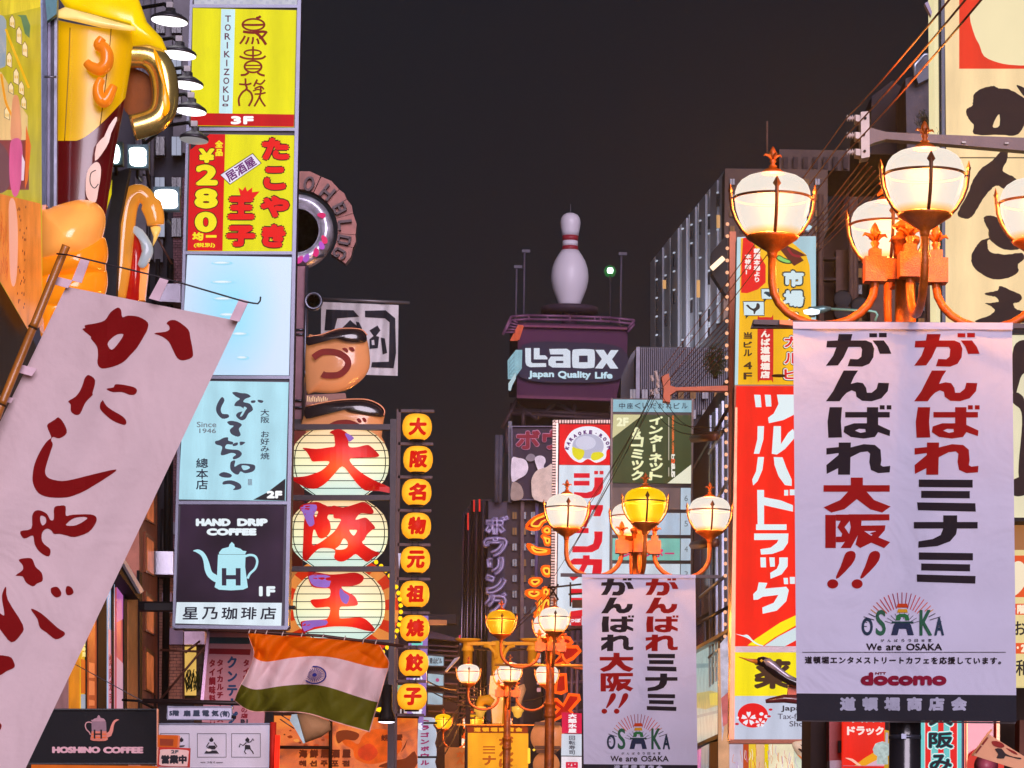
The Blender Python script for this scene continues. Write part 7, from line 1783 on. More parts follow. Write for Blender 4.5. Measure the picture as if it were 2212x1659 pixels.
MB().slab(Plane(d=39.8), q('y5', (1378,400),(1440,335),(1480,345),(1480,480),(1400,520),(1385,470)),.3).build('roof_cabinet', P((70,72,84),.5,.4), rb)
MB().tube([at(*q1('y5', 1380,470),39.6), at(*q1('y5', 1378,402),39.6), at(*q1('y5', 1438,338),39.6), at(*q1('y5', 1478,342),39.6)], .03,6).build('handrail', P((180,190,206),.3,.6), rb)
leaf_clump('roof_weeds', 'sparse dark weeds growing by the concrete wall over the middle lamp', 1997,262,39,20,22,260)
# windows, air conditioners and downpipes on the dim walls
def wins(pl, x0, y0, nx, ny, dx, dy, w_, h_, par, off, fc=(58,50,56), gcs=((26,24,32),(40,36,48),(150,104,66))):
    for i in range(nx):
        for j in range(ny):
            x, y = x0+i*dx, y0+j*dy; g_ = R.choice(gcs) if R.random() < .9 else gcs[-1]
            f_ = MB().slab(pl, rect(x, y, x+w_, y+h_),.12, off).build('window', P(fc, .6), par)
            MB().slab(pl, rect(x+1, y+1.2, x+w_/2-.5, y+h_-1.2),.03, off+.02).slab(pl, rect(x+w_/2+.5, y+1.2, x+w_-1, y+h_-1.2),.03, off+.02).build('pane', E(g_, .8,.3) if g_[0] > 100 else P(g_, .12,.2), f_)
wins(pB, 1576,385,9,7,23,34,12,15, wb, .12,(96,78,72))
wins(pW, 1848,470,6,7,27,36,15,22, rb, .12)
wins(p1,1106,1105,3,7,20,34,11,17, gbk, .1,(70,60,70))
wins(pb, 334,30,2,6,36,88,22,42, bl, .1,(64,62,70),((30,30,38),(44,44,54),(180,186,210)))
wins(pR, 1360,840,8,3,26,44,14,22, gb, .75,(70,66,80))
for x, y in ((1812,640),(1812,668),(1850,655),(1884,560)):
    u_ = MB().slab(pW, rect(x, y, x+17, y+13),.4,.9).build('air_conditioner', P((150,140,136),.5), rb)
    MB().lathe(pW.p(x+8, y+6.5,.91), [(.02,.01),(.16,.015),(.19,0)], 14, ax=Matrix.Rotation(math.pi/2,3, 'X')).build('fan_grille', P((50,46,50)), u_)
for x in (1772,1838,1846,2006): MB().tube([pW.p(x, 420,.8), pW.p(x+.5,700,.8)], .06,6).build('downpipe', P((110,84,76),.5), rb)
for x in (298,305,330): MB().tube([pb.p(x, -30,.25), pb.p(x-1,380,.25)], .03,6).build('downpipe', P((110,108,120),.5), bl)
# goose-neck spotlight
gs = thing('arm_spotlight', 'thin pale arm spotlight between the yellow sign and centre lamp', 'spotlight', at(1895,692,30))
MB().tube([at(*q1('c1', x, y),30) for x, y in ((1055,1390),(1080,1330),(1060,1300),(1010,1290),(600,1268))], .018,6).build('arm', P((150,214,196),.3,.3), gs)
MB().tube([at(*q1('c1', x, y),29.9) for x, y in ((600,1262),(520,1270),(440,1280),(400,1300),(362,1322))], [.02,.05,.05,.08,.05], 8).build('lamp_head', P((130,170,170),.3,.5), gs)
MB().lathe(at(*q1('c1', 398,1300),29.8), [(.001,-.04),(.10,-.02),(.11,.02),(.001,.05)], 12).build('lens', E((236,244,255),1.6,0), gs)

# ================================================================== BOTTOM RIGHT STREET LEVEL SHOPS
pE = Plane(d=21.0)
se = thing('street_shop_wall', 'dark shop wall seen in the gaps below the big banner', 'building', tower_of(1960,1650,21.5))
MB().slab(pE, [(1752,1480),(2330,1120),(2330,2600),(1745,2600)], 1.0,-.6).build('wall', P((44,32,32),.7), se)
MB().slab(pE, q('c3', (30,130),(188,130),(180,640),(30,640)),.3,-.3).build('red_shutter', P((150,16,20),.45), se); MB().slab(pE, q('c3', (135,410),(175,410),(175,545),(135,545)),.1,-.15).build('shutter_lock', BLACK, se)
MB().slab(pE, q('c3', (35,635),(180,630),(180,760),(35,760)),.3,-.1).build('grey_box', P((170,160,172),.5), se)
bundle = thing('cable_bundle', 'bundle of dark brown cables running down right of the white drugstore face', 'cables', at(1780,1659,24))
for k in range(7): MB().tube([at(1770+k*5,1540,24+(k % 3)*.1), at(1768+k*5.2+R.uniform(-2,2),1600,24), at(1772+k*5,1700,24)], .018,6).build('cable', P((52,34,30),.6,0,.3,6), bundle)
# small red drugstore board
t = thing('small_red_board', 'small red drugstore board with white katakana under the banner', 'sign', pE.p(1866,1662)); 
MB().slab(pE, q('c3', (188,100),(655,110),(650,780),(184,780)),.15,.02).build('board', E((238,34,8),1,.08), t)
pr = Print(pE, .025,.002); WW = I((246,220,214))
for i, ch in enumerate('ドラック'): pr.text(ch, *q1('c3', 228+i*106,252 if i != 2 else 272), *q1('c3', 322+i*106,350), WW, 1.2)
for i, ch in enumerate('ツルハ'): pr.text(ch, *q1('c3', 260+i*126,110), *q1('c3', 372+i*126,210), WW, 1.2)
pr.poly(q('c3', (310,692),(420,610),(650,470),(650,570),(500,692)), I((236,160,20))); pr.poly(q('c3', (440,692),(652,580),(652,692)), I((214,170,190))); pr.poly(smooth(q('c3', (205,604),(290,615),(350,660),(390,690),(340,684),(280,640)),2), I((246,190,170)))
pr.build('lettering', t)
MB().slab(pE, q('c3', (184,690),(655,694),(655,700),(184,696)),.1,.05).build('rail', P((220,150,170)), t)
t2 = thing('yellow_edge_card', 'narrow yellow edged card attached beside the small red board', 'sign', pE.p(1916,1655)); MB().slab(Plane(d=20.6), q('c3', (655,290),(700,300),(695,780),(650,780)),.04).build('card', E((220,170,20),.8), t2); MB().slab(Plane(d=20.6), q('c3', (662,320),(690,325),(688,455),(656,450)),.02,.01).build('inset', P((190,190,200)), t2)
MB().lathe(at(*q1('c3', 625,560),20.3), [(.001,-.09),(.05,-.09),(.045,-.02),(.075,0),(.085,.04),(.06,.09),(.001,.11)], 14).build('glass_lamp', E((190,206,204),.9,.3,30), t2)
# the lamp post shaft with clamp is part of the lamp; dark pipe behind it
t = thing('osaka_sign', 'turquoise and red striped vertical sign with black outlined characters', 'sign', pE.p(2031,1665))
MB().slab(pE, q('c3', (1045,60),(1512,60),(1512,780),(1040,780)),.2,.02).build('board', E((110,206,206),.95,.08), t)
pr = Print(pE, .03,.002)
for x0, x1 in ((1105,1168),(1385,1462)): pr.poly(q('c3', (x0-6,60),(x1+6,60),(x1+6,780),(x0-6,780)), I((240,226,226))); pr.poly(q('c3', (x0,60),(x1,60),(x1,780),(x0,780)), I((226,26,18)))
pr.poly(q('c3', (1250,60),(1312,60),(1312,780),(1250,780)), I((226,26,18)))
for ch, x0, y0, x1, y1 in (('大', 1140,0,1420,250),('阪', 1140,310,1425,500),('み', 1150,560,1410,760)):
    pr.text(ch, *q1('c3', x0-14, y0-12), *q1('c3', x1+14, y1+14), I((236,240,240)),4.6); pr.text(ch, *q1('c3', x0-4, y0-2), *q1('c3', x1+4, y1+4), I((80,196,196)),3.4); pr.text(ch, *q1('c3', x0+4, y0+6), *q1('c3', x1-4, y1-4), I((26,20,34)),1.7)
pr.build('lettering', t)
for x0, x1, c_ in ((1020,1042,(110,100,130)),(1514,1542,(50,30,70))): MB().slab(pE, q('c3', (x0,100),(x1,100),(x1,780),(x0,780)),.2,.0).build('side_rail', P(c_, .4,.3), t)
t = thing('red_lantern_cabinet', 'glossy red cabinet with a round red lamp, right of the striped sign', 'cabinet', pE.p(2118,1665))
MB().slab(pE, q('c3', (1585,120),(1875,120),(1865,780),(1580,780)),.3,-.05).build('cabinet', G((170,8,8),(170,10,8),.35,.12,1,2), t)
for x0, x1, c_ in ((1545,1555,(214,100,70)),(1568,1582,(236,170,110)),(1905,1942,(226,160,120))): MB().slab(pE, q('c3', (x0,130),(x1,130),(x1,780),(x0,780)),.15,.05).build('trim_strip', P(c_, .3,.3), t)
MB().lathe(pE.p(*q1('c3', 1788,690),.1), [(.001,.05),(.1,.04),(.16,.0),(.17,-.05)], 24, ax=Matrix.Rotation(math.pi/2,3, 'X')).build('round_lamp', E((230,70,60),.9,.2), t)
MB().lathe(pE.p(*q1('c3', 1788,695),.17), [(.001,.02),(.11,.0)], 24, ax=Matrix.Rotation(math.pi/2,3, 'X')).build('lamp_centre', P((160,70,90),.4), t)
MB().slab(pE, q('c3', (2165,180),(2300,180),(2300,780),(2160,780)),.3,.0).build('timber_post', P((96,56,44),.6), t)
# small pennant flag
t = thing('small_pennant', 'small tilted cream pennant with brush marks at lower right corner', 'flag', at(2160,1640,17))
pp = Plane(d=17.0); FLC = P((236,186,150),.8,0,.05,3,.1,0,.3)
MB().slab(pp, q('c3', (1800,330),(1860,365),(2300,640),(2300,780),(2000,690),(1640,575)),.01).build('cloth', FLC, t)
MB().tube([pp.p(*q1('c3', 1850,290),.02), pp.p(*q1('c3', 1800,345),.02), pp.p(*q1('c3', 1630,580),.02)], .008,6).build('stick', P((226,160,110)), t)
pr = Print(pp, .004,.0008); DR_ = P((130,24,20))
pr.poly(q('c3', (1800,372),(1815,380),(1755,462),(1735,452)), DR_); pr.poly(q('c3', (1722,468),(1742,476),(1680,556),(1664,548)), DR_)
pr.poly(smooth(q('c3', (1850,420),(1900,415),(1970,440),(1995,475),(1960,492),(1900,480),(1860,455)),2), DR_); pr.poly(smooth(q('c3', (2010,495),(2060,510),(2120,540),(2140,570),(2080,545)),2), DR_)
pr.poly(smooth(q('c3', (1885,505),(1960,500),(2005,555),(2090,590),(2180,605),(2160,620),(2010,580),(1990,610),(1905,605),(1925,560)),2), P((40,26,30)))
pr.build('brush_marks', t)

# ---- shop fronts at the foot of the drugstore sign
pF2 = Plane(d=33.5)
t = thing('poster_wall', 'bright wall of cream, red and yellow posters below the drugstore sign', 'shop front', pF2.p(1650,1700)); t.location.z = 0
for x0, x1, c_, k in ((1552,1576,(228,170,130),.9),(1576,1606,(212,196,216),.95),(1606,1618,(206,84,40),.9),(1618,1634,(246,206,60),.95),(1634,1652,(236,190,150),.95),(1652,1661,(246,214,10),1),(1661,1716,(246,232,196),1),(1716,1768,(220,226,200),.9)):
    slab('poster', pF2, [(x0,1602 if x0 > 1570 else 1400),(x1-1,1602 if x0 > 1570 else 1400),(x1-1,1720),(x0,1720)], .05, E(c_, k, .2,4), t)
slab('poster', pF2, [(1556,1390),(1572,1372),(1575,1500),(1560,1600)], .05, E((206,196,216),.95,.4,8), t, .06); slab('poster', pF2, [(1558,1508),(1574,1494),(1575,1560),(1562,1570)], .05, E((226,120,120),.9,.3,8), t, .09)
pr = Print(pF2,.02,.002)
for k in range(46):
    x = 1580+R.random()*140; y = 1606+R.random()*50; pr.poly(stroke([(x, y),(x+R.uniform(-3,3), y+R.uniform(6,18)),(x+R.uniform(-3,5), y+R.uniform(16,26))], .9), I(R.choice([(206,60,40),(230,150,120),(190,150,200),(226,120,40),(250,240,230)])))
pr.build('poster_print', t)
t = thing('tiger_figure', 'white and orange striped tiger like figure near the foot of drugstore sign', 'figure', at(1740,1640,31))
mb = MB(); pts = smooth([(1712,1604),(1740,1600),(1762,1606),(1764,1632),(1752,1656),(1730,1640),(1716,1622)], 3)
mb.pillow(Plane(d=31), pts, .12,0,4); mb.build('body', G((226,214,190),(226,200,170),.4), t)
pr = Print(Plane(d=31),.1,.004, ripple=lambda x, y: .05)
for k in range(14): x = 1718+R.random()*36; y = 1606+R.random()*36; pr.poly(smooth([(x, y),(x+8, y+3),(x+11, y+9),(x+6, y+5)], 2), I((50,24,16)) if k % 2 else I((226,110,30)))
pr.build('stripes', t)

# ================================================================== bottom centre: sushi sign, mirrors, yellow lamp gantry, orange banners
pU = Plane(d=42.0)
t = thing('sushi_sign', 'narrow white and magenta sushi sign just left of the middle banner', 'sign', pU.p(1237,1670))
u1 = slab('magenta_face', pU, q('y4', (935,1052),(1072,1060),(1072,1198),(935,1196)),.12, E((214,16,70),1,.1), t); u2 = slab('white_face', pU, q('y4', (934,1202),(1072,1204),(1072,1352),(930,1350)),.12, E((206,212,226),1,.1), t); u3 = slab('lower_face', pU, q('y4', (932,1358),(1072,1360),(1072,1560),(930,1560)),.12, E((236,226,236),1,.1), t)
pr = Print(pU, .01,.002); pr.col('大起水産', *q1('y4', 976,1060), *q1('y4', 1040,1196), I((246,236,240)),.9); pr.col('回転寿司', *q1('y4', 980,1212), *q1('y4', 1030,1346), I((70,70,84)),.3); pr.text('四', *q1('y4', 962,1396), *q1('y4', 1046,1440), I((214,20,60)),1.4); pr.build('lettering', t)
for cx, cy, rx, ry, lab in ((1183,1592,37,32, 'upper round tan street mirror behind the third lamp pole'),(1180,1652,29,26, 'lower round tan street mirror cut by bottom edge')):
    t = thing('round_mirror', lab, 'mirror', at(cx, cy+ry, 43), 'round street mirrors')
    c_ = at(cx, cy, 43); r = rx*43/F_
    MB().lathe(c_, [(.001,.1),(r*.5,.08),(r*.93,.02),(r, 0),(r, -.04),(.001,-.05)], 32, ax=Matrix.Rotation(math.pi/2,3, 'X')).build('disc', G((206,130,80),(206,128,76),.5,.3,.3), t)
    for dy in (-.2,.24): MB().box(c_+Vector((0,-.13, dy)),(r*1.5,.04,.06)).build('clamp', P((120,84,66)), t)
# gantry of yellow lit steel pipes
YS = P((255,176,36),.5,0,.1,2,.1)
gt = thing('yellow_gantry', 'yellow lit steel T shaped gantry with camera boxes between the lamps', 'gantry', at(1075,1659,53)); gt.location.z = 0
k53 = 53/F_
MB().tube([Vector((at(1077,1500,53).x, 53*KD, 0)), at(1077,1385,53)], .16,10).build('column', YS, gt)
for x in (1010,1150):
    MB().lathe(at(x, 1440,53), [(.11,0),(.11,60*k53*.55),(.14,60*k53*.56),(.14,60*k53*.62),(.12,60*k53*.7),(.12,50*k53*1.0),(.2,52*k53*1.02),(.3,54*k53*1.07),(.3,55*k53*1.09)], 16).build('upright', YS, gt)
MB().slab(Plane(d=52.9), q('y4', (280,565),(745,565),(745,588),(280,588)),.16).build('crossbar', YS, gt)
for s_ in ((395,590,440,600,470,640,480,680),(610,590,570,600,540,640,530,680)):
    MB().tube([at(*q1('y4', s_[i], s_[i+1]),52.9) for i in (0,2,4,6)], .05,6).build('brace', YS, gt)
MB().slab(Plane(d=52.6), q('y4', (440,800),(500,800),(500,935),(430,930)),.3).build('control_box', G((236,160,20),(236,150,10),.5), gt)  # glow stands in for lamp light on the painted boxes
MB().slab(Plane(d=52.6), q('y4', (440,930),(530,950),(520,1130),(455,1130)),.3).build('control_box', G((236,160,20),(236,150,10),.35), gt)
MB().tube([at(*q1('y4', x, y),52.5) for x, y in ((455,990),(420,965),(380,970),(366,1000),(372,1030))], [.1,.12,.12,.1,.08], 8).build('curved_arm', YS, gt)
MB().tube([at(*q1('y4', x, y),52.5) for x, y in ((640,870),(652,900),(640,960),(630,1030))], [.12,.12,.08,.06], 8).build('curved_arm', P((226,170,120),.5), gt)
for x in (370,630): 
    MB().lathe(at(*q1('y4', x, 1052),52.4), [(.001,-.14),(.08,-.1),(.11,0),(.14,.02),(.14,.12),(.001,.14)], 14).build('camera_dome', G((240,190,90),(240,180,60),.6), gt)
# orange lit banner with association name
pX = Plane(d=50.0)
t = thing('far_orange_banner', 'orange glowing banner with dark header hanging beyond the fourth lamp', 'banner', pX.p(1076,1680))
MB().slab(pX, q('a4', (600,1262),(1172,1270),(1172,1340),(620,1335)),.05,.01).build('header', P((110,50,16),.6), t)
MB().slab(pX, q('a4', (620,1338),(1175,1342),(1172,1760),(620,1760)),.04).build('cloth', E((252,166,30),1.1,.2,1.5), t)  # lamp light on the cloth put in as its own emission
pr = Print(pX, .015,.002)
for i, ch in enumerate('道頓堀商店会'): pr.text(ch, *q1('a4', 676+i*76,1288), *q1('a4', 740+i*76,1328), I((250,170,30)),.9)
DB2 = I((186,84,16))
for i, y in enumerate((1460,1486,1516)): pr.poly(q('a4', (760, y),(870, y),(870, y+12),(760, y+12)), DB2)
pr.text('ナ', *q1('a4', 755,1545), *q1('a4', 880,1635), DB2,1.2)
for i, ch in enumerate('がんば'): pr.text(ch, *q1('a4', 905,1370+i*100), *q1('a4', 1040,1455+i*100), DB2,1.5)
pr.build('lettering', t)
MB().slab(pX, q('a4', (520,1256),(640,1258),(1230,1262),(1230,1272),(520,1268)),.05,.05).build('rod', P((236,150,60)), t)
t = thing('farther_tan_banner', 'dimmer tan orange banner seen left beyond the orange one', 'banner', at(990,1690,64))
MB().slab(Plane(d=64), q('a4', (410,1470),(620,1470),(620,1760),(410,1760)),.05).build('cloth', E((206,112,56),.85,.25,2), t)
pr = Print(Plane(d=64),.02,.004)
for i, ch in enumerate('がん'): pr.text(ch, *q1('a4', 515,1505+i*64), *q1('a4', 608,1562+i*64), I((190,78,20)),1.0)
pr.build('lettering', t)
# arcade bulbs
t = thing('bulb_string', 'string of small yellow bulbs framing the orange banner corner', 'string lights', at(1150,1620,52))
for k in range(16):
    x, y = (1172+0,1488+k*11) if k < 12 else (1180+(k-11)*38,1494)
    c_ = at(*q1('a4', x+8, y),49); MB().lathe(c_, [(.001,-.03),(.035,0),(.001,.03)], 8).build('bulb', E((255,196,60),1.4,0), t)
# street-end facades filling below the lamps
fe = thing('street_end_building', 'dark street end building with warm lit windows beyond all lamps', 'building', tower_of(1060,1600,96))
MB().slab(Plane(d=95), [(985,1378),(1200,1378),(1230,2000),(960,2000)], 8).build('wall', P((64,44,54),.8), fe)
for k in range(26):
    x = 990+R.random()*190; y = 1400+R.random()*240
    MB().slab(Plane(d=94.8), rect(x, y, x+R.uniform(5,16), y+R.uniform(6,14)),.2,.1).build('window', E(R.choice([(110,90,130),(150,96,70),(90,70,100),(180,120,80)]),.7,.3), fe)
for k in range(10): x = 1128+k*5.5; MB().slab(Plane(d=94.6), rect(x, 1385, x+1.6,1640),.3,.3).build('mullion', P((120,90,120)), fe)
t = thing('small_white_signs', 'tiny white and red lit signs stacked beside the red neon katakana', 'sign', at(1166,1520,68))
for k, (y, c_) in enumerate(((1392,(226,226,236)),(1402,(236,90,120)),(1412,(220,226,240)),(1423,(230,200,220)),(1470,(214,190,206)),(1486,(226,160,170)))): MB().slab(Plane(d=68), rect(1160, y, 1168, y+8),.1).build('panel', E(c_, .9,.3), t)
t = thing('tiny_left_signs', 'tiny white and red characters lit at the fluted facade edge', 'sign', at(978,1430,70))
for k in range(10): MB().slab(Plane(d=70), rect(991-k*.4,1372+k*9,995-k*.4,1378+k*9),.1).build('panel', E((206,196,226) if k % 3 else (226,60,90),.9,.3), t)
# ================================================================== STREET LAMPS: four globes on curved arms
POSTM = P((184,84,6),.45,.2,.42,9,.5,.1)
def globe_mat(c, glow):
    m, nt, b = _new('globe_%d_%d_%d' % c); out = nt.nodes['Material Output']
    b.inputs['Base Color'].default_value = (*srgb(c),1); b.inputs['Roughness'].default_value = .3
    tcn = nt.nodes.new('ShaderNodeTexCoord'); sx = nt.nodes.new('ShaderNodeSeparateXYZ'); nt.links.new(tcn.outputs['Generated'], sx.inputs[0])
    cr_ = nt.nodes.new('ShaderNodeValToRGB'); ce = cr_.color_ramp.elements; ce[0].position = 0; ce[0].color = (*srgb(glow),1); ce[1].position = .12; ce[1].color = (*srgb(c),1)
    x_ = ce.new(.05); x_.color = (*srgb(tuple((a+b_)//2 for a, b_ in zip(c, glow))),1)
    nt.links.new(sx.outputs['Z'], cr_.inputs[0]); nt.links.new(cr_.outputs[0], b.inputs['Emission Color']); b.inputs['Emission Strength'].default_value = .98
    b.inputs['Base Color'].default_value = (0,0,0,1); b.inputs['Specular IOR Level'].default_value = .1
    tp = nt.nodes.new('ShaderNodeBsdfTransparent'); tp.inputs[0].default_value = (1,1,1,1)
    ms = nt.nodes.new('ShaderNodeMixShader'); ms.inputs[0].default_value = .11
    nt.links.new(b.outputs[0], ms.inputs[1]); nt.links.new(tp.outputs[0], ms.inputs[2]); nt.links.new(ms.outputs[0], out.inputs[0])
    m.cycles.emission_sampling = 'NONE'
    return m
GLW = globe_mat((244,234,222),(255,170,40)); GLY = globe_mat((255,204,8),(255,150,0)); GLO = globe_mat((244,168,16),(255,140,0))
RG = .237; ARM = .83; ZC = 1.6+4.19
def fleur(c, s_, mat=None):
    mb = MB()
    mb.lathe(c, [(.03*s_, 0),(.045*s_, .01*s_),(.02*s_, .03*s_),(.035*s_, .06*s_),(.016*s_, .085*s_),(.03*s_, .12*s_),(.036*s_, .15*s_),(.02*s_, .19*s_),(.001,.215*s_)], 12)
    for k in range(4):
        a = math.pi/2*k+.3; v = Vector((math.cos(a), math.sin(a),0))
        mb.tube([c+Vector((0,0,.07*s_)), c+v*.045*s_+Vector((0,0,.115*s_)), c+v*.08*s_+Vector((0,0,.125*s_)), c+v*.10*s_+Vector((0,0,.105*s_))], [.016*s_, .016*s_, .012*s_, .003*s_], 6)
    return mb
def make_lamp():
    """local frame: pole at x=y=0, z from the ground"""
    t = thing('street_lamp', 'x', 'street lamp', (0,0,0))
    pole = MB().lathe((0,0,0), [(.16,0),(.16,.5),(.11,.7),(.085,1.0),(.08, ZC-1.55),(.07, ZC-1.0),(.06, ZC-.2)], 16)
    pole.build('pole', POSTM, t)
    MB().lathe((0,0, ZC-1.62), [(.10,0),(.10,.06),(.088,.07),(.088,.2),(.1,.21),(.1,.25)], 16).build('collar', POSTM, t)
    MB().lathe((0,0, ZC-.36), [(.075,0),(.075,.08),(.09,.1),(.09,.13),(.05,.15),(.04,.2)], 16).build('hub_cup', POSTM, t)
    ff = fleur(Vector((0,0, ZC-.18)),1.9); ff.build('centre_finial', POSTM, t)
    zh = ZC-.44
    hb_ = MB()
    for rz in (0, math.pi/2): hb_.box((0,0, zh),(.46 if rz == 0 else .455,.13,.125 if rz == 0 else .121), rz)
    for k in range(4):
        v = Vector((math.cos(math.pi/2*k), math.sin(math.pi/2*k),0)); hb_.box(v*.19+Vector((0,0, zh)),(.135,.135,.155), math.pi/2*k)
    hb_.build('hub_block', POSTM, t)
    for k in range(4):
        a = math.pi/2*k; v = Vector((math.cos(a), math.sin(a),0)); Zv = Vector((0,0,1))
        MB().box(v*.19+Zv*(zh+.10),(.075,.075,.06), a).build('finial_seat', POSTM, t)
        fleur(v*.19+Zv*(zh+.12),.85).build('finial', POSTM, t)
        # arm: down from the hub, out in a U, up to the globe cup
        pts = [v*.19+Zv*(zh-.05)]
        x0, x1, zb = .19, ARM, ZC-.78
        pts.append(v*.19+Zv*(zh-.08))
        cx = (x0+x1)/2; rx = (x1-x0)/2
        for j in range(13):
            th = math.pi*j/12; z0 = ZC-.53; pts.append(v*(cx-rx*math.cos(th))+Zv*(z0-.26*math.sin(th)))
        pts.append(v*ARM+Zv*(ZC-.34))
        MB().tube(pts, .026,12).build('arm', POSTM, t)
        c = v*ARM+Zv*ZC
        g = MB().lathe(c, [(.60*RG, -1.0*RG),(.72*RG, -.86*RG),(.86*RG, -.6*RG),(.96*RG, -.3*RG),(1.0*RG, 0),(.985*RG, .18*RG),(.93*RG, .34*RG),(.83*RG, .47*RG),(.66*RG, .58*RG),(.42*RG, .655*RG),(.2*RG, .69*RG),(.001,.70*RG)], 40)
        g.build('globe', GLW, t)
        MB().lathe(c, [(.10*RG, -1.62*RG),(.13*RG, -1.5*RG),(.14*RG, -1.42*RG),(.30*RG, -1.32*RG),(.50*RG, -1.18*RG),(.66*RG, -1.08*RG),(.70*RG, -1.02*RG),(.66*RG, -.99*RG),(.5*RG, -.985*RG)], 32).build('globe_cup', POSTM, t)
        cap = MB().lathe(c, [(.30*RG, .66*RG),(.29*RG, .71*RG),(.2*RG, .78*RG),(.1*RG, .82*RG),(.09*RG, .86*RG)], 24)
        cap.build('globe_cap', POSTM, t); fleur(c+Zv*.84*RG, .62).build('globe_finial', POSTM, t)
        # cage
        cg = MB()
        ring = [c+Vector((1.015*RG*math.cos(2*math.pi*j/40),1.015*RG*math.sin(2*math.pi*j/40),0)) for j in range(41)]
        cg.tube(ring, .0085,6)
        for j in range(4):
            aa = a+math.pi/2*j; u = Vector((math.cos(aa), math.sin(aa),0))
            prof = [(.66,-1.0),(.80,-.85),(.97,-.58),(1.07,-.3),(1.105,0),(1.11,.12),(1.16,.22)]
            cg.tube([c+u*(r*RG)+Zv*(z*RG) for r, z in prof], [.011,.011,.011,.011,.012,.012,.006], 6)
            # spear head
            w_ = Vector((-u.y, u.x, 0)); cc_ = c+u*1.11*RG+Zv*.05*RG
            cg.add([cc_+w_*0+Zv*0, cc_+w_*.026+Zv*.035, cc_+u*.004+Zv*.085, cc_-w_*.026+Zv*.035, cc_+u*.014+Zv*.035, cc_-u*.014+Zv*.035], [(0,1,4),(1,2,4),(2,3,4),(3,0,4),(1,0,5),(2,1,5),(3,2,5),(0,3,5)])
        cg.build('cage', P((96,46,12),.5,.2,.3,9,.2), t)  # ribs coloured darker than the post for a silhouetted look
        lm = bpy.data.lights.new('lamp_light', 'POINT'); lm.energy = LAMP_W; lm.color = (1.0,.36,.05); lm.shadow_soft_size = .09
        lo = bpy.data.objects.new('lamp_light', lm); COL.objects.link(lo); lo.parent = t; lo.location = c
    return t
LAMP_W = 1150.0; HAZE = .00062
lamp0 = make_lamp()
def lamp_at(px, d, rz, lab, colours={}, first=False):
    o = lamp0 if first else copy_tree(lamp0)
    o.location = (D_(px, d), d*KD, 0); o.rotation_euler.z = rz; o['label'] = lab; o['group'] = 'four globe street lamps down the street'
    for _ in range(4):      # put the pole under picture column px at globe height
        v = CROT.transposed() @ (Vector((o.location.x, d*KD, ZC))-CO); x = W_/2 + FC*v.x/(-v.z)
        o.location.x += (px-x)*d/F_
    globes = [c for c in kids(o) if c.name.startswith('globe') and not c.name.startswith(('globe_',))]
    for i, m in colours.items():
        g = globes[i]; g.material_slots[0].link = 'OBJECT'; g.material_slots[0].material = m
    return o
def proj(P_):
    v = CROT.transposed() @ (Vector(P_)-CO); return (W_/2+FC*v.x/(-v.z), H_/2+SHY-FC*v.y/(-v.z))
# globe order per lamp: 0 right, 1 back, 2 left, 3 front
RZ = math.radians(3.2)
lamps = [lamp_at(1956,14.2, math.radians(1.5), 'nearest four globe street lamp, carrying the largest banner at right', {}, True)]
for a in ((1379,26.6, RZ, 'second nearest street lamp, front globe yellow, directory sign behind', {3: GLY}),(1190,38.6, RZ, 'third street lamp whose left globe is amber, beside middle banner', {2: GLO}),
          (1097,48.8, RZ, 'fourth street lamp with three white globes in front of yellow gantry', {}),(1022,64.5, RZ, 'fifth distant street lamp with yellow and amber globes', {2: GLY, 3: GLO}),(1001,76.7, RZ, 'farthest small street lamp low at the street end, pale globes', {})):
    lamps.append(lamp_at(*a))

